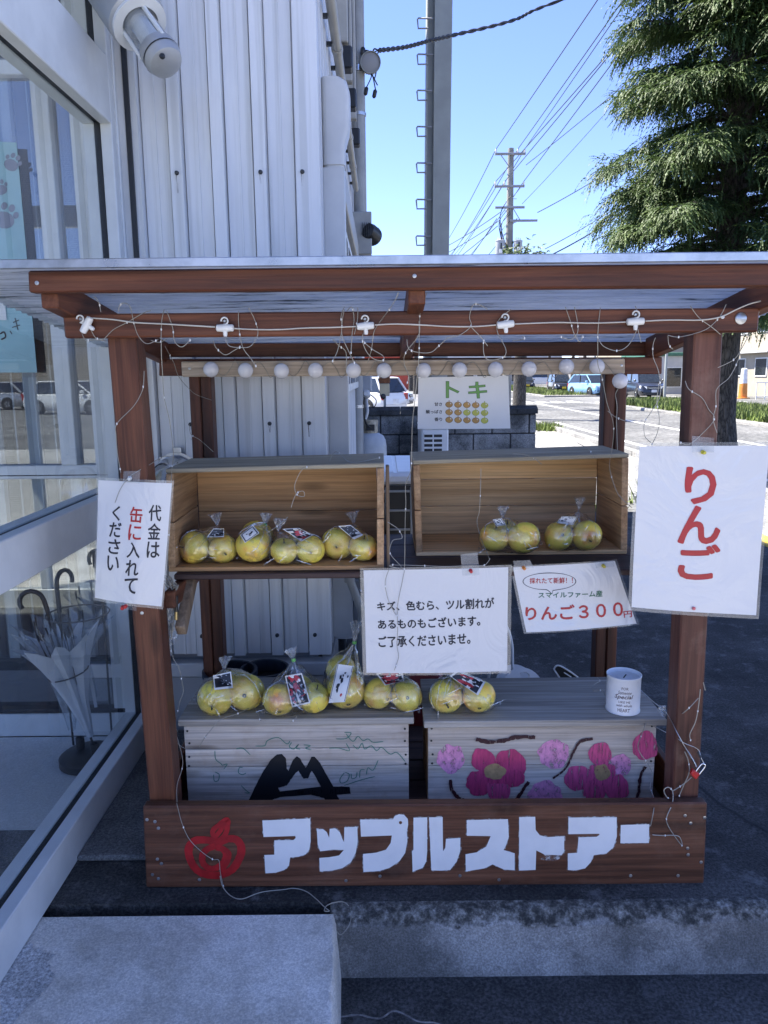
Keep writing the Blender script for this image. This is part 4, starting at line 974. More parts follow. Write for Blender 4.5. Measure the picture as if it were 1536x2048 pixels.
# ================================================================== UPPER OPEN CRATES
def open_crate(px, Y, depth, label, pale, seed):
    A, B, C, D = [PY(x, y, Y) for x, y in px]      # tl tr br bl
    D = V((D.x, Y, ZS + 0.001)); C = V((C.x, Y, ZS + 0.001))
    c = thing('open_crate', label, 'crate', ((A.x + B.x) / 2, Y + depth / 2, ZS))
    o = V((0, depth, 0)); t = 0.013; te = 0.021; up = V((0, 0, 1))
    rn = random.Random(seed)
    def plank(p, q, f0, f1, thick, mat, name):   # p,q ends along X; planks span depth f0..f1 ; thick vertical vector
        a, b = p + o * f0, q + o * f0; a2, b2 = p + o * f1, q + o * f1
        MB().hexa([a, b, a2, b2, a + thick, b + thick, a2 + thick, b2 + thick], 0.002).build(name, M[mat], c)
    ins = 'crate_in_pale' if pale else 'crate_in'
    e = 0.005
    plank(A - up * t, B - up * t, 0.0, 0.47, up * t, 'greytop', 'top_plank'); plank(A - up * (t + .001), B - up * (t + .001), 0.48, 1.0, up * t, 'greytop', 'top_plank')
    plank(D, C, 0.0, 0.5, up * t, ins, 'bottom_plank'); plank(D, C, 0.51, 1.0, up * t, ins, 'bottom_plank')
    xl, xr = max(A.x, D.x), min(B.x, C.x); z0 = D.z + t + 0.0005; h = min(A.z, B.z) - t - 0.001 - z0
    cuts = [0, 0.36, 0.7, 1.0] if pale else [0, 0.42, 1.0]
    for i in range(len(cuts) - 1):
        MB().box(xl + te, xr - te, Y + depth - t, Y + depth, z0 + h * cuts[i] + 0.0008, z0 + h * cuts[i + 1] - 0.0008, 0.0015).build('back_plank', M[ins], c)
    for (top, bot, s_) in ((A, D, 1), (B, C, -1)):
        for (f0, f1) in ((0.0, 0.48), (0.49, 1.0)):
            p0 = bot.lerp(top, 0) + up * (t + 0.0005); p1 = top - up * (t + 0.0015)
            a = p0.lerp(p1, f0); b = p0.lerp(p1, f1); sx = V((te * s_, 0, 0))
            MB().hexa([a, a + sx, a + o, a + o + sx, b, b + sx, b + o, b + o + sx] if s_ > 0 else [a + sx, a, a + o + sx, a + o, b + sx, b, b + o + sx, b + o], 0.002).build('end_board', M['crate_side'], c)
    return c
crL = open_crate([(331, 938), (768, 926), (768, 1139), (337, 1143)], 2.24, 0.30, 'old timber apple crate on its side, brown inside, holding four apple bags', False, 1)
crR = open_crate([(826, 921), (1258, 907), (1254, 1108), (832, 1120)], 2.41, 0.29, 'old timber apple crate on its side, pale grain inside, holding two apple bags', True, 2)
MB().box(PY(772, 1000, 2.26).x, PY(779, 1000, 2.26).x, 2.262, 2.30, ZS + 0.001, PY(775, 932, 2.26).z, 0.002).build('loose_slat', M['crate_edge'], label='thin upright slat leaning beside the left apple crate', cat='slat')
# ================================================================== APPLES IN BAGS
def apple_mat():
    m_, t, b = newmat('yellow_apple_skin')
    c = coords(t, (1, 1, 1), rnd=True)
    n = _n(t, 'ShaderNodeTexNoise', Scale=0.75, Detail=2.0); t.links.new(c, n.inputs[0])
    c1 = coords(t, (1, 1, 1), rnd=False); n2 = _n(t, 'ShaderNodeTexNoise', Scale=14.0, Detail=2.0); t.links.new(c1, n2.inputs[0])
    col = ramp(t, n.outputs[0], [(0.28, (0.72, 0.66, 0.11)), (0.46, (0.84, 0.70, 0.11)), (0.62, (0.86, 0.62, 0.11)), (0.76, (0.84, 0.38, 0.10))])
    sp = ramp(t, n2.outputs[0], [(0.60, (1, 1, 1)), (0.70, (0.72, 0.64, 0.45))])
    col = mixc(t, 0.7, col, sp, 'MULTIPLY')
    at = _n(t, 'ShaderNodeAttribute'); at.attribute_name = 'pole'
    f = ramp(t, at.outputs['Fac'], [(0.0, (0, 0, 0)), (0.75, (0, 0, 0)), (1.0, (0.75, 0.75, 0.75))])
    col = mixc(t, f, col, (0.34, 0.34, 0.06))
    t.links.new(col, b.inputs['Base Color']); b.inputs['Roughness'].default_value = 0.34
    b.inputs['Subsurface Weight'].default_value = 0.08; b.inputs['Subsurface Radius'].default_value = (0.02, 0.012, 0.004); b.inputs['Subsurface Scale'].default_value = 0.2
    return m_
M['apple'] = apple_mat(); M['stem'] = plain('apple_stem', (0.055, 0.045, 0.02), 0.8)
M['film'] = clear('clear_bag_film', (0.99, 0.99, 0.99), 1.0, 0.13, 0.08, wr=1.0, ws=24.0, haze=0.025)
M['film_knot'] = clear('gathered_film', (0.95, 0.96, 0.96), 1.0, 0.16, 0.08, wr=1.0, ws=60.0, haze=0.10)
M['crease_glint'] = clear('film_crease', (0.95, 0.96, 0.96), 1.0, 0.34, 0.05, wr=0.6, ws=80.0, haze=0.22, hz_col=(0.85, 0.87, 0.88)); M['tie'] = plain('green_tape', (0.13, 0.42, 0.10), 0.5); M['lab_white'] = plain('label_white', (0.72, 0.72, 0.70), 0.35, var=0.04)
M['lab_black'] = plain('label_black', (0.015, 0.016, 0.022), 0.35); M['lab_red'] = plain('label_red', (0.42, 0.03, 0.04), 0.35); M['lab_grey'] = plain('label_grey', (0.33, 0.35, 0.37), 0.4)
def apple_mesh(seed):
    rn = random.Random(seed); mb = MB(); n = 22; prof = []
    for i in range(17):
        a = pi * i / 16                                   # 0 = stem end (+z)
        r = sin(a) * (1.0 + 0.05 * cos(a)); z = cos(a) * 0.93
        d_top = math.exp(-((a) / 0.40) ** 2); d_bot = math.exp(-((pi - a) / 0.34) ** 2)
        z -= 0.26 * d_top; z += 0.17 * d_bot
        prof.append((max(r, 0.004), z, max(d_top, d_bot)))
    for (r, z, d) in prof:
        for j in range(n):
            t = 2 * pi * j / n; k = 1 + 0.022 * cos(5 * t + seed) * max(0, -z) + 0.03 * cos(t + seed) + 0.02 * cos(2 * t + seed * 2)
            mb.v.append(V((r * k * cos(t), r * k * sin(t), z)))
    for i in range(16):
        for j in range(n):
            a = i * n + j; b = i * n + (j + 1) % n; mb.f.append((a, a + n, b + n, b))
    me = mb.mesh('apple', smooth=180); me.materials.append(M['apple'])
    at = me.attributes.new('pole', 'FLOAT', 'POINT'); at.data.foreach_set('value', [prof[i // n][2] for i in range(len(mb.v))])
    return me
AM = [apple_mesh(s_) for s_ in range(4)]
STEM = MB().tube([(0, 0, 0.55), (0.03, 0, 0.8), (0.1, 0.02, 0.98)], [0.05, 0.04, 0.055], 6).mesh('stem'); STEM.materials.append(M['stem'])
CALYX = MB().lathe([(0.09, -0.70), (0.05, -0.77), (0.11, -0.80), (0.02, -0.74)], (0, 0, 0), (0, 0, 1), 7).mesh('calyx'); CALYX.materials.append(M['stem'])
def wrink(p, s_): return noise.noise(p * s_)
def apple_bag(label, apples, zs, tie=None, tabs=(), lab=None, backs=(), yback=0.062, group=None, seed=0, film_up=0.0):
    """apples: (px,py,rpx,face) ; face = which end looks at the viewer"""
    rn = random.Random(seed * 13 + 5)
    sph = []
    for (px, py, rp, face) in apples:
        c = PZ(px, py, zs + 0.042); r = 1.07 * rp / FPX * (c - CAM).dot(_F)
        c = PZ(px, py, zs + r * 0.955); sph.append([c, r, face])
    for (i, j, dz) in backs:
        a, b = sph[i], sph[j]; r = (a[1] + b[1]) / 2 * 0.97
        c = (a[0] + b[0]) / 2 + V((0, yback, 0)); c.z = zs + r * 0.955 + dz; sph.append([c, r, rn.choice(('s', 'c', 'u'))])
    cen = sum((s_[0] for s_ in sph), V()) / len(sph)
    bag = thing('apple_bag', label, 'apple bag', (cen.x, cen.y, zs), group)
    for k, (c, r, face) in enumerate(sph):
        d = {'s': V((0.1, -1, -0.25)), 'c': V((0.05, -1, 0.22)), 'u': V((0.2, -0.3, 1)), 'l': V((-0.9, -0.45, 0.2)), 'r': V((0.9, -0.6, -0.2)), 'd': V((0.15, -0.8, -0.6))}[face]
        d = (d + V((rn.uniform(-.25, .25), rn.uniform(-.1, .1), rn.uniform(-.15, .15)))).normalized()
        flip = face in ('c', 'r', 'd')
        q = ((-d if flip else d).to_track_quat('Z', 'Y')); q = q @ Matrix.Rotation(rn.uniform(0, 6), 3, 'Z').to_quaternion()
        a = place(AM[(seed + k) % 4], 'apple', bag, c, q.to_euler(), (r, r, r))
        s_ = bpy.data.objects.new('calyx' if flip else 'stem', CALYX if flip else STEM); COL.objects.link(s_); s_.parent = a
    # film: convex hull of apples and the gathered neck
    bm = bmesh.new()
    for c, r, _f in sph:
        for i in range(60):
            z = 1 - 2 * (i + .5) / 60; t = i * 2.39996; q = sqrt(1 - z * z)
            bm.verts.new(c + V((q * cos(t), q * sin(t), z * 0.97)) * (r * 1.035))
    tp = None
    if tie:
        tp = PY(tie[0], tie[1], cen.y + (tie[2] if len(tie) > 2 else 0.0))
        for k in range(6): bm.verts.new(tp + V((0.006 * cos(k), 0.006 * sin(k), 0)))
    for (x, y) in tabs:
        p = PZ(x, y, zs + 0.004); bm.verts.new(p); bm.verts.new(p + V((0, 0.004, 0.006)))
    res = bmesh.ops.convex_hull(bm, input=bm.verts[:])
    bmesh.ops.delete(bm, geom=[v_ for v_ in bm.verts if not v_.link_faces], context='VERTS')
    bmesh.ops.triangulate(bm, faces=bm.faces[:])
    for it in range(3):
        ed = [e for e in bm.edges if e.calc_length() > 0.013]
        if ed: bmesh.ops.subdivide_edges(bm, edges=ed, cuts=1, use_grid_fill=False); bmesh.ops.triangulate(bm, faces=bm.faces[:])
    bmesh.ops.smooth_vert(bm, verts=bm.verts[:], factor=0.3, use_axis_x=True, use_axis_y=True, use_axis_z=True)
    bm.normal_update()
    for v_ in bm.verts:
        inside = max((1 - ((v_.co - c).length - r) / 0.035) for c, r, _f in sph)
        loose = 1 - min(1, max(0, inside))
        a = (abs(wrink(v_.co + V((seed, 0, 0)), 60)) - .2) * 0.006 + (abs(wrink(v_.co + V((0, seed, 0)), 26)) - .2) * 0.016 * loose
        v_.co += v_.normal * (a - 0.004 * loose)
        v_.co.z = max(v_.co.z, zs + 0.0008)
    me = bpy.data.meshes.new('film')
    for v_ in bm.verts: v_.co -= ORG[bag.name]
    bm.to_mesh(me); bm.free(); me.shade_smooth(); me.materials.append(M['film'])
    fo = bpy.data.objects.new('film', me); COL.objects.link(fo); fo.parent = bag; ORG[fo.name] = ORG[bag.name]
    if tie:
        kn = MB(); up = (PY(tie[3], tie[4], tp.y) - tp) if len(tie) > 4 else V((rn.uniform(-.01, .01), 0, 0.035))
        L = up.length; d = up.normalized(); nn = 16
        rings = []
        for i in range(6):
            f_ = i / 5; rr = 0.006 + 0.014 * f_ ** 1.2
            ax = tp + up * f_; u = d.orthogonal().normalized(); w_ = d.cross(u); ring = []
            for j in range(nn):
                a = 2 * pi * j / nn; k = 1 + 0.35 * sin(j * 2.4 + seed) * f_ + rn.uniform(-.15, .15) * f_
                ring.append(ax + (u * cos(a) + w_ * sin(a) * 0.7) * rr * k + d * rn.uniform(-.1, .25) * L * f_ * 0.35)
            rings.append(ring)
        loft(kn, rings, False).build('gathered_neck', M['film_knot'], bag, 60)
        if len(tie) > 4: MB().lathe([(0.0065, -0.004), (0.0072, 0), (0.0065, 0.005)], tp, d, 10).build('tape_tie', M['tie'], bag, 60)
    # pale strips paint the glints of film creases running over the fruit
    cr = MB(); top = tp if tp is not None else cen + V((0, 0, 0.09))
    def outward(p):
        for c, r, _f in sph:
            d = p - c
            if d.length < r * 1.06: p = c + d.normalized() * (r * 1.06)
        p.z = max(p.z, zs + 0.002); return p
    for k in range(15):
        c, r, _f = sph[rn.randrange(len(sph))]
        if k < 9: a0, a1 = top, c + V((rn.uniform(-1, 1) * r, -r * rn.uniform(.5, 1.0), r * rn.uniform(-.6, .5)))
        else:
            a0 = c + V((rn.uniform(-1, 1) * r, -r, r * rn.uniform(-.7, .7))); a1 = a0 + V((rn.uniform(-.05, .05), 0, rn.uniform(-.03, .03)))
        pts = [outward(a0.lerp(a1, i / 9) + V((0.0015 * sin(i * 2.1 + k), 0, 0))) for i in range(10)]
        for i in range(9):
            t_ = (pts[i + 1] - pts[i]); s_ = t_.cross(pts[i] - CAM); s_ = s_.normalized() if s_.length > 1e-9 else V((1, 0, 0))
            w0 = 0.0013 * sin(pi * (i + .15) / 9.3); w1 = 0.0013 * sin(pi * (i + 1.15) / 9.3) if i < 8 else 0.0001
            cr.add([pts[i] - s_ * w0, pts[i] + s_ * w0, pts[i + 1] + s_ * w1, pts[i + 1] - s_ * w1], [(0, 1, 2, 3)])
    cr.build('film_crease_glints', M['crease_glint'], bag, kind='stuff')
    for (x, y) in tabs:
        p = PZ(x, y, zs + 0.006); tb = MB()
        for k in range(4):
            e = V((rn.uniform(-.012, .012), rn.uniform(-.008, .004), rn.uniform(-.004, .014)))
            tb.add([p, p + e, p + e.cross(V((0, 1, 0))).normalized() * 0.01 + e * 0.5], [(0, 1, 2)])
        tb.build('film_corner', M['film_knot'], bag)
    if lab:
        q, style = lab
        # quad on the bag front: project ray onto nearest sphere surface, else on the tilted front plane
        def hit(x, y):
            d = _ray(x, y).normalized(); best = None
            for c, r, _f in sph:
                oc = CAM - c; b2 = oc.dot(d); cc = oc.length_squared - (r * 1.075) ** 2; dd = b2 * b2 - cc
                if dd > 0:
                    t = -b2 - sqrt(dd)
                    best = t if best is None else min(best, t)
            return best
        ts = [t for t in (hit(x, y) for (x, y) in q) if t]
        cx = sum(x for x, y in q) / 4; cy = sum(y for x, y in q) / 4
        tc = hit(cx, cy); t0 = min(ts + ([tc] if tc else [])) if (ts or tc) else (cen - CAM).length
        def at(u, v_, off=0.0):
            tl, tr, br_, bl_ = [V((x, y)) for x, y in q]
            p = tl.lerp(tr, u).lerp(bl_.lerp(br_, u), v_); d = _ray(p.x, p.y).normalized()
            h = hit(p.x, p.y); k = t0 + ((min(h, t0 + 0.03) - t0) * 0.75 if h else 0.012) - 0.006
            return CAM + d * (k - off)
        L_ = MB().grid(lambda u, v_: at(u, v_), 6, 8).build('label', M['lab_white'], bag, 60)
        def sub(u0, u1, v0, v1, mat, name='label_print', off=0.0009): MB().grid(lambda u, v_: at(u0 + (u1 - u0) * u, v0 + (v1 - v0) * v_, off), 5, 6).build(name, mat, L_)
        def dots(n, mat, u0, u1, v0, v1, s0, s1, off):
            mb = MB()
            for k in range(n):
                u, v_ = rn.uniform(u0, u1), rn.uniform(v0, v1); k2 = rn.randint(4, 7); pts = []
                for j in range(k2):
                    a = 2 * pi * j / k2 + rn.uniform(0, .7); s_ = rn.uniform(s0, s1); pts.append(at(min(.97, max(.03, u + s_ * cos(a))), min(.97, max(.03, v_ + s_ * 0.8 * sin(a))), off))
                mb.poly(pts)
            mb.build('label_print', mat, L_)
        if style == 'red':
            sub(0.07, 0.93, 0.05, 0.95, M['lab_black']); dots(9, M['lab_red'], .15, .8, .05, .9, .10, .22, 0.0016); dots(9, M['lab_white'], .3, .9, .2, .9, .04, .10, 0.0022)
        elif style == 'black':
            sub(0.06, 0.94, 0.08, 0.86, M['lab_black']); dots(9, M['lab_grey'], .15, .85, .15, .75, .03, .06, 0.0016)
        elif style == 'tree':
            dots(5, M['lab_black'], .2, .55, .3, .7, .05, .14, 0.0012); dots(4, M['lab_black'], .45, .8, .08, .3, .03, .07, 0.0012); dots(1, M['lab_red'], .65, .66, .8, .8, .06, .08, 0.0014); sub(.03, .06, .02, .98, M['lab_black'], off=.001); sub(.94, .97, .02, .98, M['lab_black'], off=.001)
        elif style == 'line':
            sub(0.06, 0.94, 0.06, 0.94, M['lab_black']); sub(0.12, 0.88, 0.13, 0.87, M['lab_white'], off=0.0014); dots(5, M['lab_black'], .3, .75, .3, .7, .05, .14, 0.002)
    return bag
GB1 = 'bags of yellow apples on the grey lids'; GB2 = 'bags of yellow apples in the crates'
apple_bag('apple bag with a square black label at the left end of the lid', [(430, 1394, 33, 's'), (491, 1384, 34, 'c')], ZL, (448, 1337, 0.03), [(390, 1403)], ([(426, 1351), (462, 1343), (466, 1376), (429, 1380)], 'black'), [(0, 1, 0.004)], group=GB1, seed=1)
apple_bag('apple bag with green tape and a tall red and black label', [(558, 1399, 31, 'd'), (627, 1395, 29, 'u')], ZL, (587, 1320, 0.03, 582, 1299), [(528, 1426), (655, 1408)], ([(570, 1352), (604, 1346), (621, 1406), (584, 1415)], 'red'), [(0, 1, 0.004)], group=GB1, seed=2)
apple_bag('tall upright apple bag with green tape and a tree drawing label', [(693, 1380, 36, 'd'), (668, 1372, 22, 'u')], ZL, (709, 1285, 0.01, 713, 1246), [], ([(675, 1328), (707, 1332), (690, 1404), (657, 1406)], 'tree'), [(0, 1, 0.05)], 0.03, group=GB1, seed=3)
apple_bag('apple bag in front of the large notice at the lid\'s right end', [(756, 1388, 29, 'r'), (813, 1391, 29, 'c')], ZL, (795, 1345, 0.04), [(840, 1420), (735, 1412)], ([(752, 1347), (805, 1343), (808, 1362), (770, 1371)], 'red'), [(0, 1, 0.004)], group=GB1, seed=4)
apple_bag('apple bag alone on the lid of the flower crate', [(891, 1391, 32, 's'), (957, 1393, 31, 'd')], ZL, (905, 1340, 0.03), [(862, 1419), (1000, 1410)], ([(913, 1342), (971, 1364), (956, 1391), (899, 1352)], 'red'), [(0, 1, 0.004)], group=GB1, seed=5)
ZI = ZS + 0.0145
apple_bag('apple bag with small black label by the crate\'s left end board', [(389, 1094, 30, 'l'), (447, 1097, 27, 's')], ZI, (435, 1050, 0.05), [(360, 1116), (472, 1118)], ([(427, 1057), (448, 1057), (448, 1074), (413, 1075)], 'black'), [(0, 1, 0.004)], group=GB2, seed=6)
apple_bag('apple bag showing one large apple with a white outlined label', [(508, 1091, 33, 'u')], ZI, (530, 1050, 0.03, 533, 1028), [(480, 1110)], ([(480, 1070), (506, 1050), (519, 1066), (490, 1086)], 'line'), [(0, 0, 0.012)], group=GB2, seed=7)
apple_bag('apple bag with a wide red label in the brown crate', [(568, 1102, 26, 'u'), (620, 1098, 27, 's')], ZI, (556, 1062, 0.04), [(541, 1118), (648, 1110)], ([(565, 1058), (598, 1056), (626, 1070), (603, 1083)], 'red'), [(0, 1, 0.006)], group=GB2, seed=8)
apple_bag('apple bag with a slanted black lettered label by the crate\'s right end board', [(674, 1086, 30, 's'), (727, 1095, 27, 'u')], ZI, (708, 1046, 0.05), [(748, 1112)], ([(676, 1052), (701, 1050), (727, 1070), (708, 1079)], 'black'), [(0, 1, 0.004)], group=GB2, seed=9)
apple_bag('apple bag with an orange flushed apple in the pale grained crate', [(988, 1075, 28, 'u'), (1047, 1076, 30, 'd')], ZI, (1005, 1036, 0.05), [(962, 1096), (1082, 1090)], ([(985, 1039), (1003, 1036), (1012, 1050), (993, 1053)], 'line'), [(0, 1, 0.004)], group=GB2, seed=10)
apple_bag('apple bag against the right end of the pale grained crate', [(1117, 1073, 27, 'c'), (1173, 1071, 28, 's')], ZI, (1158, 1018, 0.04), [(1208, 1076)], ([(1123, 1033), (1156, 1033), (1146, 1050), (1113, 1046)], 'tree'), [(0, 1, 0.005)], group=GB2, seed=11)

# ================================================================== PAPER SIGNS
def sign_paper():
    m_, t, b = newmat('laminated_paper')
    c = coords(t, (1, 1, 1)); n = _n(t, 'ShaderNodeTexNoise', Scale=5.0, Detail=4.0, Roughness=0.55, Distortion=1.5); t.links.new(c, n.inputs[0])
    b.inputs['Base Color'].default_value = (0.66, 0.66, 0.66, 1); b.inputs['Roughness'].default_value = 0.16; b.inputs['Specular IOR Level'].default_value = 0.6
    bump(t, n.outputs[0], b, 0.4, 0.02)
    return m_
M['paper'] = sign_paper(); M['paper_matt'] = plain('matt_paper', (0.78, 0.78, 0.78), 0.6, var=0.03)
M['ink_red'] = plain('red_ink', (0.42, 0.012, 0.018), 0.35, var=0.05); M['ink_green'] = plain('green_ink', (0.02, 0.13, 0.07), 0.4); M['ink_lgreen'] = plain('light_green_ink', (0.16, 0.36, 0.09), 0.5)
M['lam'] = clear('laminate_edge', (0.90, 0.92, 0.93), 1.5, 0.08, 0.1, haze=0.12); M['tape'] = clear('clear_tape', (0.93, 0.94, 0.95), 1.3, 0.05, 0.15, haze=0.16)
PINM = {}
def pin(parent, px, py, Y, col, name='push_pin'):
    if col not in PINM: PINM[col] = plain('pin_%d' % len(PINM), col, 0.35)
    p = PY(px, py, Y); MB().lathe([(0.0055, 0), (0.0055, 0.002), (0.003, 0.004), (0.003, 0.009), (0.005, 0.011), (0.004, 0.013)], p, (0.1, -1, -0.1), 12).build(name, PINM[col], parent, 50)
class Sheet:
    """a paper notice: corners tl,tr,br,bl in the photo, hanging on plane Y, with a soft curl"""
    def __init__(s, label, px, Y, curl=(0, 0, 0), mat='paper', lam=True):
        s.q = [V(p) for p in px]; s.Y = Y; s.curl = curl
        c = s.P(0.5, 0.5); s.o = thing('paper_sign', label, 'sign', c)
        def f3(u, v_, d): p = s.P(u, v_); return p + V((0, d, 0))
        MB().grid(lambda u, v_: f3(u, v_, 0), 16, 16).build('paper', M[mat], s.o, 180)
        MB().grid(lambda u, v_: f3(1 - u, v_, 0.0009), 16, 16).build('paper_back', M['paper_matt'], s.o, 180)
        if lam: MB().grid(lambda u, v_: f3(-0.025 + 1.05 * u, -0.022 + 1.044 * v_, 0.0005), 16, 16).build('laminate_edge', M['lam'], s.o, 180)
    def P(s, u, v_, off=0.0):
        tl, tr, br_, bl_ = s.q; p = tl.lerp(tr, u).lerp(bl_.lerp(br_, u), v_)
        d = s.curl[0] * (2 * u - 1) ** 2 + s.curl[1] * v_ * v_ + s.curl[2] * sin(u * 5 + v_ * 3) - off
        r = PY(p.x, p.y, s.Y); return r + V((0, d, 0))
    def px(s, x, y, off):    # photo pixel -> point on the sheet (bilinear inverse by iteration)
        u, v_ = 0.5, 0.5
        tl, tr, br_, bl_ = s.q
        for _ in range(12):
            p = tl.lerp(tr, u).lerp(bl_.lerp(br_, u), v_); e = V((x, y)) - p
            du = tr.lerp(br_, v_) - tl.lerp(bl_, v_); dv = bl_.lerp(br_, u) - tl.lerp(tr, u)
            det = du.x * dv.y - du.y * dv.x; u += (e.x * dv.y - e.y * dv.x) / det; v_ += (du.x * e.y - du.y * e.x) / det
        return s.P(u, v_, off)
    def text(s, body, quad, mat, thick=0.0, off=0.0009, shear=0.0, name='lettering'):
        """quad: photo corners tl,tr,br,bl of the ink's bounding box"""
        cu = bpy.data.curves.new('t', 'FONT'); cu.body = body; cu.size = 1.0; cu.resolution_u = 3; cu.shear = shear
        ob = bpy.data.objects.new('t', cu); COL.objects.link(ob)
        dg = bpy.context.evaluated_depsgraph_get(); me = bpy.data.meshes.new_from_object(ob.evaluated_get(dg))
        bpy.data.objects.remove(ob); bpy.data.curves.remove(cu)
        if not me.vertices: return
        xs = [v_.co.x for v_ in me.vertices]; ys = [v_.co.y for v_ in me.vertices]
        x0, x1, y0, y1 = min(xs), max(xs), min(ys), max(ys)
        tl, tr, br_, bl_ = [V(p) for p in quad]
        org = ORG[s.o.name]; base = [v_.co.copy() for v_ in me.vertices]; polys = [tuple(p.vertices) for p in me.polygons]
        mb = MB(); sh = [(0, 0)] if thick <= 0 else [(-thick, 0), (thick, 0), (0, -thick), (0, thick)] + ([(a_ * thick * .7, b_ * thick * .7) for a_ in (-1, 1) for b_ in (-1, 1)] if thick > 1 else [])
        for k, (sx, sy) in enumerate(sh):
            vs = []
            for co in base:
                u = (co.x - x0) / max(1e-6, x1 - x0); w_ = (y1 - co.y) / max(1e-6, y1 - y0)
                p = tl.lerp(tr, u).lerp(bl_.lerp(br_, u), w_); vs.append(s.px(p.x + sx, p.y + sy, off + k * 0.00007))
            mb.add(vs, polys)
        bpy.data.meshes.remove(me); mb.build(name, mat, s.o)
    def shape(s, pts, mat, off=0.0011, name='print'):
        MB().poly([s.px(x, y, off) for x, y in pts]).build(name, mat, s.o)
    def tape(s, pts, off=0.0016): MB().poly([PY(x, y, s.Y - off) for x, y in pts]).build('tape', M['tape'], s.o)
def bx4(x0, y0, x1, y1, sl=0.0, lean=0.0):
    return [(x0 + lean * 0, y0), (x1, y0 - sl), (x1 - lean, y1 - sl), (x0 - lean, y1)]
BOLD = 0.55
# --- left sign: pay into the tin
s1 = Sheet('white paper sign with vertical Japanese text on the left front post', [(195, 961), (343, 967), (323, 1213), (190, 1195)], 2.018, (0.006, -0.008, 0.002))
def col_text(sh, chars, x0, y0, x1, y1, w_, mats):
    n = len(chars)
    for i, ch in enumerate(chars):
        a, b = (i + 0.04) / n, (i + 0.90) / n
        xa = x0 + (x1 - x0) * a; ya = y0 + (y1 - y0) * a; yb = y0 + (y1 - y0) * b; xb = x0 + (x1 - x0) * b
        wd = w_ * {'く': 0.62}.get(ch, 1.0)
        sh.text(ch, [(xa - wd / 2, ya), (xa + wd / 2, ya + 1.5), (xb + wd / 2, yb + 1.5), (xb - wd / 2, yb)], mats[i], BOLD)
K, Rd = M['ink'], M['ink_red']
col_text(s1, '代金は', 311, 1008, 306, 1118, 24, [K, K, K])
col_text(s1, '缶に入れて', 274, 1012, 262, 1188, 25, [Rd, Rd, K, K, K])
col_text(s1, 'ください', 233, 1010, 226, 1143, 24, [K, K, K, K])
s1.tape([(247, 942), (281, 942), (279, 967), (246, 966)]); s1.tape([(242, 1198), (272, 1202), (274, 1222), (243, 1218)])
pin(s1.o, 260, 956, 2.017, (0.6, 0.62, 0.6)); pin(s1.o, 246, 1214, 2.017, (0.5, 0.02, 0.02)); pin(s1.o, 252, 1211, 2.017, (0.5, 0.02, 0.02))
# --- right sign: ringo
s2 = Sheet('large white paper sign reading ringo in red on the right front post', [(1281, 893), (1540, 891), (1513, 1231), (1263, 1214)], 2.016, (0.005, -0.006, 0.003))
s2.text('り', [(1372, 936), (1430, 936), (1430, 1006), (1372, 1006)], Rd, 2.4)
s2.text('ん', [(1356, 1013), (1437, 1013), (1437, 1085), (1356, 1085)], Rd, 2.4)
s2.text('ご', [(1356, 1090), (1437, 1090), (1437, 1156), (1356, 1156)], Rd, 2.4)
s2.tape([(1384, 872), (1428, 876), (1428, 905), (1384, 905)]); pin(s2.o, 1405, 904, 2.014, (0.5, 0.45, 0.04)); pin(s2.o, 1384, 1214, 2.014, (0.55, 0.12, 0.14))
# --- centre sign
s3 = Sheet('wide white paper sign with three lines of black Japanese text under the shelf', [(727, 1142), (1017, 1135), (1014, 1341), (733, 1344)], 2.205, (0.006, -0.012, 0.002))
s3.text('キズ、色むら、ツル割れが', [(754, 1205), (988, 1195), (988, 1216), (755, 1222)], K, BOLD)
s3.text('あるものもございます。', [(755, 1240), (960, 1230), (960, 1250), (757, 1258)], K, BOLD)
s3.text('ご了承くださいませ。', [(756, 1273), (940, 1264), (940, 1286), (758, 1294)], K, BOLD)
s3.tape([(921, 1109), (955, 1105), (959, 1150), (925, 1152)]); pin(s3.o, 941, 1141, 2.203, (0.5, 0.02, 0.03))
# --- price sign
s4 = Sheet('tilted white price sign reading 300 in red beside the large red sign', [(1027, 1136), (1231, 1123), (1272, 1246), (1052, 1263)], 2.206, (0.008, -0.016, 0.002))
s4.text('採れたて新鮮！！', [(1060, 1157), (1145, 1154), (1145, 1166), (1060, 1168)], Rd, 0.2)
s4.text('スマイルファーム産', [(1077, 1185), (1204, 1180), (1204, 1192), (1077, 1196)], M['ink_green'], 0.3)
s4.text('りんご３００', [(1051, 1214), (1244, 1201), (1245, 1231), (1052, 1239)], Rd, 0.9)
s4.text('円', [(1246, 1222), (1263, 1221), (1263, 1233), (1247, 1234)], Rd, 0.3)
bub = []
for i in range(44):
    a = 2 * pi * i / 44
    x, y = 1099 + 53 * cos(a), 1163 + 17.5 * sin(a) - (cos(a)) * 1.0
    if 9 <= i <= 13: x, y = {9: (1108, 1181), 10: (1106, 1181), 11: (1104, 1188), 12: (1095, 1181), 13: (1092, 1180)}[i]
    bub.append((x, y))
mb = MB(); n = len(bub)
for i in range(n):
    x, y = bub[i]; dx_, dy_ = x - 1099, y - 1163; l = max(1, sqrt(dx_ * dx_ + dy_ * dy_)); mb.v += [s4.px(x, y, 0.001), s4.px(x - dx_ / l * 1.5, y - dy_ / l * 1.5, 0.001)]
for i in range(n): j = (i + 1) % n; mb.f.append((2 * i, 2 * j, 2 * j + 1, 2 * i + 1))
mb.build('speech_bubble', K, s4.o)
s4.tape([(1026, 1122), (1060, 1120), (1068, 1136), (1030, 1140)]); s4.tape([(1188, 1124), (1228, 1121), (1229, 1133), (1192, 1136)])
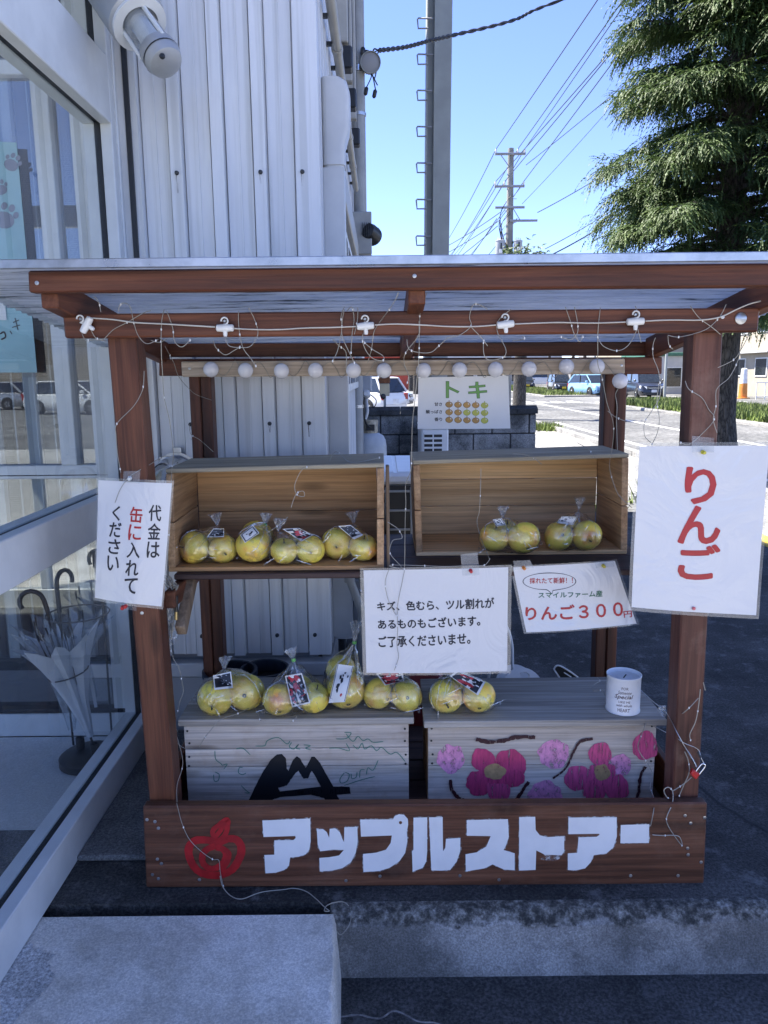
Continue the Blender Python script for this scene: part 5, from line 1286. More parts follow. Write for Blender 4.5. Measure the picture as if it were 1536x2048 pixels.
pin(s4.o, 1047, 1135, 2.204, (0.6, 0.2, 0.03)); pin(s4.o, 1206, 1131, 2.204, (0.55, 0.45, 0.05))
# --- variety sign on the lamp board
s5 = Sheet('white paper sign with green katakana and rows of little apples under the lamps', [(837, 755), (1017, 751), (1021, 857), (835, 858)], 2.758, (0.006, -0.006, 0.002), 'paper_matt', lam=False)
dk = plain('green_outline', (0.05, 0.13, 0.04), 0.5)
zT = lambda q: [(820 + x / 6.982, 740 + y / 6.982) for x, y in q]
TO = [(500, 155), (548, 155), (548, 228), (692, 298), (668, 326), (545, 268), (545, 392), (500, 392)]
KI = [(912, 163), (955, 163), (957, 212), (1052, 202), (1054, 236), (962, 246), (968, 288), (1075, 280), (1078, 314), (972, 324), (976, 396), (932, 398), (926, 328), (812, 334), (810, 302), (920, 292), (915, 250), (822, 255), (820, 222), (910, 216)]
for G_ in (TO, KI):
    s5.shape(zT(G_), dk, 0.0006, 'lettering')
    n_ = len(G_); ins = []
    for i in range(n_):       # inset outline
        p0, p1, p2 = V(G_[i - 1]), V(G_[i]), V(G_[(i + 1) % n_]); d1 = (p1 - p0).normalized(); d2 = (p2 - p1).normalized()
        n1 = V((-d1.y, d1.x)); n2 = V((-d2.y, d2.x)); b_ = (n1 + n2); b_ = b_ / max(0.35, b_.length_squared / 2); ins.append(tuple(p1 + b_ * 6))
    s5.shape(zT(ins), M['ink_lgreen'], 0.0012, 'lettering')
s5.text('甘さ', bx4(869, 805, 884, 812), K, 0.2); s5.text('酸っぱさ', bx4(852, 820, 884, 827), K, 0.2); s5.text('香り', bx4(869, 835, 884, 842), K, 0.2)
ora = plain('orange_print', (0.50, 0.28, 0.07), 0.5); yel = plain('yellow_print', (0.52, 0.52, 0.09), 0.5); olv = plain('brown_outline', (0.28, 0.16, 0.06), 0.5); yol = plain('yellow_outline', (0.36, 0.40, 0.07), 0.5)
for r_, cnt in enumerate((4, 2, 4)):
    for k in range(5):
        cx = 898 + k * 17.7; cy = 809 + r_ * 15.2 + 0.4 * k
        def blobp(sx, sy): return [(cx + sx * 7.2 * cos(a) * (1 + 0.06 * cos(2 * a)), cy + sy * 6.2 * sin(a) * (1 - 0.12 * math.exp(-((a - 4.71) / 0.4) ** 2))) for a in [2 * pi * i / 18 for i in range(18)]]
        on = k < cnt
        s5.shape(blobp(1, 1), olv if on else yol, 0.0008, 'apple_print'); s5.shape(blobp(0.82, 0.82), ora if on else yel, 0.0013, 'apple_print')
        s5.shape([(cx - 0.7, cy - 8.5), (cx + 0.9, cy - 8.5), (cx + 0.6, cy - 4.5), (cx - 0.6, cy - 4.5)], olv if on else yol, 0.0017, 'apple_print')
        s5.shape([(cx + 2, cy - 3.6), (cx + 4.3, cy - 3.0), (cx + 4, cy - 0.6), (cx + 2.4, cy - 1)], M['lab_white'], 0.0018, 'apple_print')

# ================================================================== COIN TIN
tc = PZ(1245, 1419, ZL); tin = thing('coin_tin', 'white metal coin tin with brown script lettering and a slot in its lid', 'tin', tc)
M['tin'] = plain('tin_enamel', (0.80, 0.80, 0.80), 0.3, var=0.05)
TR = 0.0505; THt = 0.118
MB().lathe([(TR * 0.96, 0), (TR * 1.03, 0.002), (TR * 1.03, 0.006), (TR, 0.009), (TR, THt - 0.008), (TR * 1.03, THt - 0.006), (TR * 1.04, THt - 0.001), (TR * 1.0, THt), (TR * 0.97, THt - 0.004), (TR * 0.965, THt - 0.012)], tc, (0, 0, 1), 40, True, False).build('body', M['tin'], tin, 40)
MB().lathe([(TR * 0.966, THt - 0.012), (0.001, THt - 0.010)], tc, (0, 0, 1), 40, False, True).build('lid', M['tin'], tin, 40)
MB().lathe([(0.022, THt - 0.0112), (0.022, THt - 0.0096), (0.019, THt - 0.009), (0.001, THt - 0.009)], tc + V((0.002, 0, 0)), (0, 0, 1), 26, False, True).build('slot_plate', M['tin'], tin, 40)
MB().bar(tc + V((-0.006, -0.014, THt - 0.0086)), tc + V((0.010, 0.012, THt - 0.0086)), 0.0035, 0.001).build('slot', M['black'], tin)
M['brown_ink'] = plain('brown_ink', (0.10, 0.055, 0.045), 0.5)
def tin_text(body, ux, z, w_, h_, bold=0.0, shear=0.0, mat='brown_ink'):
    cu = bpy.data.curves.new('t', 'FONT'); cu.body = body; cu.offset = bold; cu.shear = shear; cu.resolution_u = 2
    ob = bpy.data.objects.new('t', cu); COL.objects.link(ob); me = bpy.data.meshes.new_from_object(ob.evaluated_get(bpy.context.evaluated_depsgraph_get()))
    bpy.data.objects.remove(ob); xs = [v_.co.x for v_ in me.vertices]; ys = [v_.co.y for v_ in me.vertices]; x0, x1, y0, y1 = min(xs), max(xs), min(ys), max(ys)
    for v_ in me.vertices:
        s_ = ux + ((v_.co.x - x0) / (x1 - x0) - 0.5) * w_; a = s_ / TR - 0.30
        zz = z + ((v_.co.y - y0) / (y1 - y0) - 0.5) * h_
        v_.co = V((sin(a) * (TR + 0.0006), -cos(a) * (TR + 0.0006), zz))
    me.materials.clear(); me.materials.append(M[mat]); o = bpy.data.objects.new('lettering', me); COL.objects.link(o); o.parent = tin
tin_text('FOR', 0.004, 0.088, 0.020, 0.0085); tin_text('Someone', 0.004, 0.075, 0.040, 0.011, 0.0, 0.3); tin_text('Special', 0.002, 0.060, 0.056, 0.017, 0.012, 0.3)
tin_text('LIKE ME', 0.004, 0.045, 0.034, 0.0065); tin_text('with whole', 0.004, 0.034, 0.046, 0.0085, 0, 0.3); tin_text('HEART', 0.003, 0.019, 0.036, 0.011, 0.006)
# ================================================================== LAMPS, CORDS, WIRES
M['wire'] = plain('silver_fairy_wire', (0.34, 0.32, 0.27), 0.4, 0.25, var=0.1); M['cordw'] = plain('white_cord', (0.55, 0.53, 0.48), 0.5, var=0.06)
M['globe'] = None
def globe_mat():
    m_, t, b = newmat('opal_globe'); b.inputs['Base Color'].default_value = (0.80, 0.79, 0.83, 1); b.inputs['Roughness'].default_value = 0.1
    b.inputs['Subsurface Weight'].default_value = 0.25; b.inputs['Subsurface Radius'].default_value = (0.02, 0.02, 0.02); b.inputs['Subsurface Scale'].default_value = 0.4; return m_
M['globe'] = globe_mat()
gl = thing('globe_light_string', 'string of thirteen opal white globe lamps along the pale lamp board', 'string lights', PY(790, 740, 2.75))
gm = MB().ball((0, 0, 0), 1.0, 24).mesh('globe', smooth=180); gm.materials.append(M['globe'])
hm = MB().lathe([(0.5, 0.6), (0.5, 1.3), (0.32, 1.5)], (0, 0, 0), (0, 1, 0), 14).mesh('holder', smooth=40); hm.materials.append(M['white_pl'])
sm = MB().lathe([(1.004, -0.02), (1.010, 0.0), (1.004, 0.02)], (0, 0, 0), (0.05, 0.1, 1), 24, False, False).mesh('seam', smooth=180); sm.materials.append(M['globe'])
gpx = [(422, 739), (491, 741), (563, 742), (631, 741), (707, 741), (768, 741), (847, 741), (919, 740), (991, 739), (1058, 738), (1133, 733), (1194, 733), (1240, 762)]
for i, (x, y) in enumerate(gpx):
    c = PY(x, y, 2.728); g = place(gm, 'globe', gl, c, (random.uniform(-.2, .2), 0, random.uniform(-.3, .3)), (0.0268,) * 3)
    for mm_, nm in ((hm, 'holder'), (sm, 'seam')):
        h = bpy.data.objects.new(nm, mm_); COL.objects.link(h); h.parent = g
for i in range(12):
    a, b = gpx[i], gpx[i + 1]; mx_ = (a[0] + b[0]) / 2
    pts = [PY(a[0] + 8, a[1] - 2, 2.757), PY(mx_ - 10, 724 if i % 2 else 752, 2.757), PY(mx_ + 4, 738, 2.757), PY(mx_ + 14, 755 if i % 2 else 722, 2.757), PY(b[0] - 8, b[1] - 2, 2.757)]
    MB().tube(crom(pts), 0.0011, 5).build('wire', M['wire'], gl, 60)
MB().tube(crom([PY(x, y, 2.75) for x, y in ((1236, 778), (1231, 790), (1234, 812), (1233, 845), (1235, 902))]), 0.0014, 5).build('wire', M['wire'], gl, 60)

hk = thing('cord_light_set', 'white cord with five white lamp holders hooked along the front beam', 'string lights', PY(800, 650, 1.98))
hooks = [(173, 650, -58), (450, 656, 0), (731, 652, -4), (1011, 649, -6), (1271, 643, -2)]
YC = 1.978
def holder(px, py, rot):
    c = PY(px, py, YC); a = radians(-rot); d = V((cos(a), 0, sin(a))); nrm = V((-d.z, 0, d.x))
    h = MB().lathe([(0.005, -0.022), (0.0085, -0.020), (0.010, 0.0), (0.0085, 0.020), (0.005, 0.022)], c, d, 14).build('lamp_holder', M['white_pl'], hk, 50)
    MB().lathe([(0.0055, 0.006), (0.0055, 0.016), (0.004, 0.021)], c, -nrm, 10).build('stub', M['white_pl'], h, 50)
    hc = c + nrm * 0.013 + V((0, -0.001, 0)) if abs(rot) < 30 else PY(161, 641, YC)
    pts = [hc + V((0.0085 * cos(t), -0.002, 0.004 + 0.0085 * sin(t))) for t in [radians(-100 + k * 26) for k in range(12)]]
    MB().tube([c + nrm * 0.006] + pts, 0.0022, 6).build('hook', M['white_pl'], h, 60)
    MB().lathe([(0.0045, 0), (0.0045, 0.004), (0.002, 0.006)], hc + V((0, 0.004, 0.004)), (0, -1, 0), 10).build('screw_eye', M['galv'], h)
for h_ in hooks: holder(*h_)
for seg in ([(180, 636), (225, 639), (270, 645), (330, 648), (380, 651), (430, 654)], [(468, 657), (512, 659), (560, 659), (610, 656), (660, 655), (712, 653)], [(750, 650), (790, 648), (845, 650), (900, 653), (950, 653), (992, 650)], [(1030, 648), (1080, 646), (1120, 645), (1190, 646), (1252, 644)], [(1291, 642), (1340, 640), (1400, 640), (1440, 634), (1475, 618), (1505, 606), (1545, 598)]):
    MB().tube(crom([PY(x, y, YC + 0.004) for x, y in seg]), 0.0019, 6).build('cord', M['cordw'], hk, 60)

def Z1(q): return [(x / 3, 512 + y / 3) for x, y in q]
def Z2(q): return [(512 + x / 3, 512 + y / 3) for x, y in q]
def Z3(q): return [(1024 + x / 3, 512 + y / 3) for x, y in q]
def Z5(q): return [(512 + x / 3, 1024 + y / 3) for x, y in q]
def Z8(q): return [(300 + x / 5.85, 1130 + y / 5.85) for x, y in q]
def Z9(q): return [(1180 + x / 5.12, 1320 + y / 5.12) for x, y in q]
def Z7(q): return [(x / 3, 1536 + y / 3) for x, y in q]
bead = MB().ball((0, 0, 0), 1, 8).mesh('bead', smooth=180); bead.materials.append(M['white_pl'])
def fairy(label, segs, r=0.001):
    """segs: list of (px list, Y or list of Y)"""
    f0 = segs[0]; y0 = f0[1] if not isinstance(f0[1], (list, tuple)) else f0[1][0]
    t = thing('fairy_wire', label, 'fairy lights', PY(*f0[0][0], y0))
    for pts, Ys in segs:
        Ys = Ys if isinstance(Ys, (list, tuple)) else [Ys] * len(pts)
        P = [PY(x, y, Y) for (x, y), Y in zip(pts, Ys)]
        for i in range(1, len(P) - 1): P[i] = P[i] + V((random.uniform(-1, 1), random.uniform(-1, .3), random.uniform(-1, 1))) * 0.0012
        q = crom(P, 7); MB().tube(q, r, 5).build('wire', M['wire'], t, 60)
        for k in range(9, len(q), 19):
            b = place(bead, 'bead', t, q[k], None, (0.0021, 0.0021, 0.0036))
    return t
YF = 1.985; YR = 2.06
fairy('thin silver wire loops tangled at the left end of the front beam', [
    (Z1([(540, 430), (575, 490), (620, 500), (680, 440), (760, 400), (860, 345), (905, 328)]), YF), (Z1([(710, 335), (718, 300), (750, 285), (785, 310), (805, 400), (830, 480), (880, 525), (950, 500)]), YF),
    (Z1([(490, 460), (515, 500), (580, 505), (640, 510)]), YF), (Z1([(1000, 330), (1035, 430), (1045, 510), (1090, 548), (1140, 505)]), YF), (Z1([(905, 505), (950, 520), (1000, 500)]), YF), (Z1([(565, 245), (595, 280), (605, 335)]), 1.93)])
fairy('long silver wire hanging from the front beam down past the left crate', [
    (Z1([(985, 320), (970, 400), (965, 560), (975, 720), (985, 850), (1020, 1000), (1040, 1180), (1033, 1290), (1025, 1450), (1020, 1536)]) + Z8([(200, 0), (200, 100), (215, 180)]), [1.985, 1.985, 1.985, 2.0, 2.02, 2.05, 2.1, 2.15, 2.18, 2.2, 2.2, 2.2, 2.19]),
    (Z8([(230, 880), (240, 970), (280, 1100), (340, 1200), (370, 1330), (385, 1480), (350, 1600), (315, 1750), (280, 1900), (290, 2040)]), [2.16] * 6 + [2.14, 2.13, 2.12, 2.10]),
    (Z8([(215, 960), (180, 1080), (185, 1300), (205, 1500), (240, 1600), (280, 1650)]), 2.125),
    ([(348, 1455), (366, 1522), (354, 1569), (354, 1604)], [2.11, 2.10, 2.05, 2.0]),
    (zC([(40, 610), (70, 720), (110, 820), (180, 890), (250, 940), (290, 945), (300, 1020), (320, 1120)]) , 1.987)])
def ground_wire():
    t = thing('fairy_wire', 'silver wire curling over the slab edge below the front board', 'fairy lights', PZ(450, 1795, 0.002))
    q = [PY(440, 1752, 1.986), PY(446, 1774, 1.98)] + [PZ(x, y, 0.0022) for x, y in [(462, 1792), (483, 1798)] + zA([(0, 755), (60, 740), (160, 730), (230, 722), (300, 740), (360, 785), (415, 838), (440, 858), (410, 856), (430, 822), (500, 802), (545, 815)])]
    q += [PZ(*zA([(572, 870)])[0], -0.02) + V((0, -0.01, 0.01)), PY(*zA([(560, 940)])[0], 1.86), PY(*zA([(510, 1000)])[0], 1.85), PY(*zA([(478, 970)])[0], 1.855)]
    MB().tube(crom(q, 7), 0.0014, 5).build('wire', M['wire'], t, 60)
ground_wire()
fairy('silver wire crossing the left front post diagonally', [(Z1([(865, 690), (860, 770), (850, 820), (800, 900), (700, 1005), (695, 1080), (708, 1200), (725, 1300)]), [2.03, 2.027, 2.027, 2.026, 2.026, 2.028, 2.028, 2.026]), (Z1([(1050, 1210), (980, 1205), (905, 1250), (830, 1290), (770, 1330), (720, 1400), (690, 1480)]), [2.2, 2.15, 2.06, 2.026, 2.015, 2.014, 2.014])])
fairy('silver wire with white switch running to the rear left post', [(Z1([(990, 540), (1010, 580), (1045, 640), (1070, 720), (1130, 790), (1180, 830), (1270, 865)]), [2.3, 2.4, 2.5, 2.6, 2.7, 2.76, 2.79]), (Z1([(1135, 1010), (1145, 1070), (1200, 1105), (1280, 1175)]), 2.79)])
fairy('cluster of silver wire loops near the middle of the front beam', [
    (Z1([(1430, 330), (1435, 440), (1455, 550), (1500, 610), (1535, 660)]), YF), (Z1([(1490, 310), (1530, 380), (1545, 470), (1500, 540), (1440, 550), (1380, 540), (1350, 500)]), YF),
    (Z1([(1280, 510), (1300, 550), (1350, 592), (1400, 570), (1440, 545)]), 2.05), (Z2([(530, 305), (510, 360), (515, 440), (490, 560), (460, 630)]), YF), (Z2([(530, 320), (515, 400), (520, 480), (560, 580), (590, 640)]), YF), (Z2([(545, 330), (575, 310), (590, 380), (575, 470), (570, 580)]), YF),
    (Z2([(460, 500), (500, 540), (540, 580), (540, 680)]), 2.1), (Z2([(610, 310), (612, 380), (590, 470)]), YF),
    (Z2([(655, 450), (635, 490), (660, 570), (710, 615), (765, 628), (760, 600), (700, 560), (640, 510)]), YF), (Z2([(855, 220), (820, 290), (740, 400), (705, 460), (695, 560), (670, 640)]), [1.88, 1.9, 1.985, 1.985, 2.0, 2.05])])
fairy('long silver wire falling from the beam in front of the shelf gap and notice', [
    (Z2([(1025, 220), (985, 340), (980, 400), (975, 480), (900, 580), (890, 640), (915, 720), (905, 770)]), [1.88, 1.985, 1.985, 1.985, 2.0, 2.02, 2.05, 2.05]),
    (Z2([(978, 390), (978, 520), (978, 640), (965, 730), (955, 860), (940, 1000), (935, 1140), (930, 1280), (900, 1370), (898, 1480)]) + Z5([(895, 30), (895, 150), (890, 330), (880, 400), (850, 560), (850, 700), (845, 800), (855, 870), (830, 950)]), [1.985] * 3 + [2.0, 2.02, 2.05, 2.08, 2.1, 2.12, 2.14, 2.16, 2.18, 2.19, 2.196, 2.197, 2.196, 2.194, 2.19, 2.188]),
    (Z5([(790, 60), (850, 100), (875, 155), (820, 170), (805, 250), (870, 330), (800, 325), (830, 315)]), 2.2), (Z5([(800, 340), (775, 420), (790, 520), (830, 600), (845, 620)]), 2.196), (Z5([(830, 318), (960, 322), (1150, 325), (1290, 318), (1370, 318), (1405, 280)]), 2.2),
    (Z2([(905, 500), (920, 560), (980, 578), (1050, 575), (1100, 540), (1150, 490)]), YF)])
fairy('silver wire loops right of the middle of the front beam', [
    (Z2([(1390, 320), (1330, 290), (1300, 300), (1280, 370), (1290, 420), (1230, 470), (1150, 490)]), YF), (Z2([(1285, 420), (1350, 490), (1390, 540)]), YF), (Z2([(1530, 320), (1460, 380), (1450, 450), (1500, 560), (1480, 610), (1400, 625), (1370, 590), (1365, 500)]), YF),
    (Z3([(320, 305), (350, 400), (370, 460), (400, 512), (425, 485)]), YF), (Z3([(375, 305), (395, 400), (390, 460), (350, 500), (295, 485)]), YF), (Z3([(0, 510), (70, 500), (60, 480)]), YF)])
fairy('long silver wire hanging in front of the rear right post and over the pale crate', [
    (Z3([(530, 310), (515, 450), (512, 580), (515, 650), (540, 740), (570, 880), (605, 980), (610, 1060), (595, 1180), (585, 1270), (620, 1400), (660, 1460), (720, 1510)]), [1.985, 1.985, 2.0, 2.05, 2.1, 2.15, 2.2, 2.25, 2.3, 2.36, 2.39, 2.4, 2.41]),
    (Z3([(740, 300), (760, 380), (740, 460), (690, 540), (625, 570), (550, 545), (520, 500)]), YF), (Z3([(755, 440), (775, 520)]), YF), (Z3([(575, 930), (620, 965), (690, 995)]), 2.2)])
fairy('silver wire loops hanging at the right front post', [
    (Z3([(1070, 300), (1120, 370), (1200, 430), (1250, 470)]), YF), (Z3([(1285, 290), (1250, 360), (1180, 430), (1100, 465), (1000, 485), (935, 475)]), YF),
    (Z3([(860, 490), (845, 540), (850, 610), (875, 680), (890, 760), (885, 850), (830, 940), (795, 1000), (795, 1080), (835, 1120)]), 2.06), (Z3([(885, 750), (870, 870), (885, 980), (870, 1060), (840, 1130)]), 2.06),
    (Z3([(1040, 750), (1060, 800), (1140, 850), (1180, 920), (1210, 980), (1130, 1080), (1060, 1130), (1000, 1115)]), [2.03, 2.026, 2.026, 2.026, 2.026, 2.024, 2.02, 2.02]),
    (Z3([(1536, 300), (1490, 330), (1420, 470), (1375, 560), (1330, 620), (1235, 670)]), 2.01), (Z3([(1380, 520), (1360, 620), (1300, 730), (1230, 800), (1225, 900), (1210, 980), (1230, 1060)]), 2.015), (Z3([(935, 480), (940, 530), (965, 560)]), 2.05)])
fairy('fine silver wire draped across the crate tops and inside the crates', [
    (Z2([(390, 1255), (320, 1262), (270, 1290), (232, 1370), (245, 1430), (290, 1440), (280, 1408), (240, 1430), (210, 1510)]), [2.24, 2.238, 2.237, 2.237, 2.237, 2.235, 2.235, 2.235, 2.235]), (Z2([(440, 1230), (480, 1175), (560, 1235), (660, 1230), (740, 1210)]), [2.3, 2.36, 2.28, 2.29, 2.31]),
    (Z2([(1350, 1275), (1345, 1400), (1340, 1536)]) + Z5([(1325, 60), (1350, 160), (1400, 280)]), [2.41, 2.405, 2.405, 2.405, 2.39, 2.2]), (Z3([(390, 1120), (460, 1160), (490, 1210)]), [2.5, 2.44, 2.405]), (Z3([(0, 1185), (100, 1200), (180, 1250)]), [2.42, 2.415, 2.405]),
    (Z5([(190, 30), (150, 70), (60, 130)]), 2.25)])
fairy('silver wire trailing over the left grey lid', [
    (zC([(175, 275), (200, 230), (240, 180), (300, 115), (400, 80), (490, 45), (520, 80), (540, 125), (600, 110)]), [2.19, 2.185, 2.17, 2.17, 2.2, 2.24, 2.2, 2.16, 2.165]), (zC([(45, 180), (30, 230), (75, 280), (130, 290)]), 2.12), (zC([(750, 95), (735, 115), (710, 132)]), 2.16)])
fairy('white wires tangled from the coin tin down the right corner of the board', [
    (Z9([(490, 520), (560, 530), (585, 590), (560, 680), (520, 780), (490, 870), (520, 960), (590, 1060), (645, 1180), (615, 1290), (645, 1400), (655, 1520), (620, 1700)]), [2.28, 2.24, 2.2, 2.15, 2.15, 2.16, 2.16, 2.15, 2.14, 2.12, 2.08, 1.99, 1.985]),
    (Z9([(1160, 230), (1180, 310)]), 2.03), (Z9([(1130, 300), (1115, 480), (1080, 630), (1020, 760), (1030, 820)]), 2.02), (Z9([(970, 940), (1005, 1040), (1015, 1150), (960, 1280), (915, 1390)]), 2.02), (Z9([(830, 600), (970, 530), (1110, 390)]), [2.1, 2.02, 2.02]),
    (Z9([(640, 1790), (740, 1795), (830, 1790), (910, 1810), (940, 1900), (860, 1790), (790, 1680), (790, 1600), (840, 1470), (850, 1350), (800, 1300), (760, 1340), (790, 1410), (840, 1420)]), [1.986] * 8 + [2.0, 2.02, 2.02, 2.02, 2.02, 2.02]),
    (Z9([(1040, 1200), (950, 1270), (850, 1340)]), 2.02), (Z9([(150, 360), (130, 310), (40, 310), (30, 260), (100, 215), (75, 180)]), [2.33, 2.32, 2.32, 2.34, 2.38, 2.4])], 0.0014)
# security cables and red padlock
pl = thing('padlock', 'small red padlock hanging on steel cables beside the right front post', 'padlock', PY(*Z9([(1080, 1185)])[0], 2.0))
pc = Z9([(1090, 1105), (1170, 1070), (1120, 1160), (1035, 1150), (1100, 1130), (1130, 1185), (1075, 1228), (1030, 1185)])
MB().face_board([pc[3], pc[4], pc[5], pc[6]] if False else Z9([(1060, 1125), (1130, 1175), (1088, 1228), (1032, 1175)]), 2.0, 0.012, 0.002).build('body', plain('red_enamel', (0.50, 0.008, 0.012), 0.3), pl)
MB().tube(crom([PY(x, y, 2.006) for x, y in Z9([(1080, 1145), (1110, 1105), (1145, 1065), (1170, 1068), (1178, 1090), (1150, 1130), (1118, 1170)])]), 0.0022, 7).build('shackle', M['chrome'], pl, 60)
cb = thing('security_cable', 'thin steel cables tying the coin tin to the right front post', 'cable', PY(*Z9([(580, 640)])[0], 2.2))
for q, Ys in (([(350, 520), (580, 640), (880, 800), (1000, 930), (1090, 1090)], [2.27, 2.2, 2.06, 2.02, 2.006]), ([(490, 280), (640, 420), (790, 550), (900, 760), (1060, 1050), (1105, 1110)], [2.33, 2.2, 2.1, 2.02, 2.02, 2.006]), ([(805, 690), (930, 830), (1100, 912), (1135, 1000), (1172, 1068)], [2.1, 2.02, 2.018, 2.01, 2.006])):
    MB().tube(crom([PY(x, y, Y) for (x, y), Y in zip(Z9(q), Ys)]), 0.0012, 6).build('strand', M['galv'], cb, 60)
MB().tube([PY(*Z9([(1045, 1010)])[0], 2.019), PY(*Z9([(1085, 1080)])[0], 2.008)], 0.003, 6).build('crimp', M['black'], cb); MB().tube([PY(*Z9([(1100, 940)])[0], 2.017), PY(*Z9([(1135, 1000)])[0], 2.01)], 0.003, 6).build('crimp', M['black'], cb)
MB().ball(PY(*Z9([(350, 518)])[0], 2.27), 0.0055, 8).build('cable_stop', M['black'], cb)
# crumpled plastic by the right lid corner
def crumple(px, py, Y, r, label, mat='film_knot', seed=0):
    c = PY(px, py, Y); mb = MB(); mb.ball(c, r, 12)
    for i, p in enumerate(mb.v): d = (p - c); mb.v[i] = c + d * (1 + 0.7 * noise.noise(d * (1.6 / r) + V((seed, 0, 0))))
    mb.build('plastic_scrap', M[mat], None, None, False, label=label, cat='scrap')
crumple(1326, 1420, 2.13, 0.014, 'crumpled clear plastic tied at the corner of the flower crate lid')
# bundle of steel chain-like wire, with combination lock, by the left post
bd = thing('wire_bundle', 'knotted bundle of silver wire hanging under the shelf by the left post', 'wire', PY(345, 1170, 2.14))
rn = random.Random(4)
for k in range(16):
    q = [Z8([(rn.uniform(150, 240), rn.uniform(115, 210))])[0], Z8([(rn.uniform(230, 310), rn.uniform(140, 300))])[0], Z8([(rn.uniform(270, 330), rn.uniform(250, 420))])[0], Z8([(rn.uniform(190, 300), rn.uniform(430, 600))])[0], Z8([(rn.uniform(200, 260), rn.uniform(700, 900))])[0]]
    MB().tube(crom([PY(x, y, 2.115 + rn.uniform(0, 0.04)) for x, y in q]), 0.0014, 5).build('strand', M['wire'], bd, 60)
lk = thing('cable_lock', 'black and brass combination lock hanging in the wire bundle', 'lock', PY(352, 1215, 2.12))
MB().tube([PY(*Z8([(306, 360)])[0], 2.118), PY(*Z8([(308, 545)])[0], 2.118)], 0.0055, 12).build('body', M['black'], lk, 50)
MB().tube([PY(*Z8([(308, 545)])[0], 2.118), PY(*Z8([(306, 640)])[0], 2.118)], 0.0052, 12).build('brass_end', plain('brass', (0.42, 0.33, 0.16), 0.3, 0.8), lk, 50)
bg_ = MB()
for i in range(40):
    p = PY(*Z8([(rn.uniform(200, 270), rn.uniform(500, 900))])[0], 2.13 + rn.uniform(-.01, .01)); e = [V((rn.uniform(-.02, .02), rn.uniform(-.008, .008), rn.uniform(-.03, .03))) for _ in range(2)]
    bg_.add([p, p + e[0], p + e[1]], [(0, 1, 2)])
bg_.build('plastic_wrap', M['film_knot'], bd)

# ================================================================== UMBRELLAS IN THE PORCH
M['vinyl'] = clear('clear_vinyl', (0.90, 0.93, 0.95), 1.6, 0.06, 0.12, wr=0.7, ws=14, haze=0.16); M['vinyl_white'] = None
def vinyl_white():
    m_, t, b = newmat('milky_vinyl'); b.inputs['Base Color'].default_value = (0.62, 0.64, 0.66, 1); b.inputs['Roughness'].default_value = 0.25; b.inputs['Alpha'].default_value = 0.88
    c = coords(t, (8, 8, 1)); n = _n(t, 'ShaderNodeTexNoise', Scale=2.0, Detail=3.0); t.links.new(c, n.inputs[0]); bump(t, n.outputs[0], b, 0.5, 0.02); return m_
M['vinyl_white'] = vinyl_white()
def um(px, py, Xp): return PX(px, py, Xp)
def umbrella(label, tip, grip_base, hook_dir, film, flare, seed, hook_s=1.0):
    rn = random.Random(seed); u = thing('umbrella', label, 'umbrella', tip, 'umbrellas in the porch stand')
    d = (grip_base - tip); L = d.length; d = d.normalized(); s1_ = V((0, 1, 0)).cross(d).normalized(); s2_ = d.cross(s1_)
    MB().tube([tip, tip + d * 0.07], 0.0045, 8).build('ferrule', M['black'], u); MB().tube([tip + d * 0.07, grip_base], 0.004, 8).build('shaft', M['dark_metal'], u)
    hd = V(hook_dir).normalized(); pts = [grip_base - d * 0.02, grip_base + d * 0.09]
    c = grip_base + d * 0.09 + hd * 0.042 * hook_s
    for k in range(1, 9): a = pi - pi * 1.12 * k / 8; pts.append(c + hd * (0.042 * hook_s * cos(a)) + d * (0.042 * hook_s * sin(a)))
    MB().tube(pts, 0.0085, 10).build('handle', M['black'], u, 60)
    n = 32; rings = []
    for i in range(13):
        f_ = i / 12; h = 0.06 + (L * 0.86 - 0.06) * f_; rr = 0.012 + flare * (0.55 * f_ + 0.45 * f_ ** 4)
        ring = []
        for j in range(n):
            a = 2 * pi * j / n; k = 1 + 0.30 * cos(a * 8 + seed) * min(1, f_ * 1.6) + 0.18 * noise.noise(V((cos(a) * 2, sin(a) * 2, f_ * 4 + seed)))
            ring.append(tip + d * (h + 0.03 * f_ ** 3 * cos(a * 8 + seed)) + (s1_ * cos(a) + s2_ * sin(a)) * rr * k)
        rings.append(ring)
    loft(MB(), rings, False).build('canopy', film, u, 60)
    for k in range(8):
        a = 2 * pi * (k + .1) / 8; e = tip + d * (L * 0.88) + (s1_ * cos(a) + s2_ * sin(a)) * flare * rn.uniform(0.4, 0.75)
        MB().tube([tip + d * 0.12, tip + d * (L * 0.5) + (s1_ * cos(a) + s2_ * sin(a)) * flare * 0.3, e], 0.0016, 5).build('rib', M['dark_metal'], u)
        MB().tube([e, e + d * 0.035], 0.0032, 6).build('rib_tip', M['black'], u)
    rr = 0.012 + flare * 0.5; pts = [tip + d * (L * 0.62) + (s1_ * cos(a) + s2_ * sin(a)) * (rr * 1.12) for a in [2 * pi * k / 14 for k in range(15)]]
    MB().tube(pts, 0.003, 5).build('strap', M['dark_metal'], u, 60)
    e0 = pts[2]; st_ = MB(); q = [e0, e0 + V((0.02, -0.01, -0.08)), e0 + V((0.03, -0.015, -0.17))]
    for p in q: st_.v += [p + V((-0.006, 0, 0)), p + V((0.006, 0, 0.002))]
    st_.f = [(0, 1, 3, 2), (2, 3, 5, 4)]; st_.build('strap_end', film, u)
    return u
b0 = PZ(180, 1515, 0.03)
us = thing('umbrella_stand', 'round black umbrella stand base on the porch floor', 'umbrella stand', (b0.x, b0.y, 0.012))
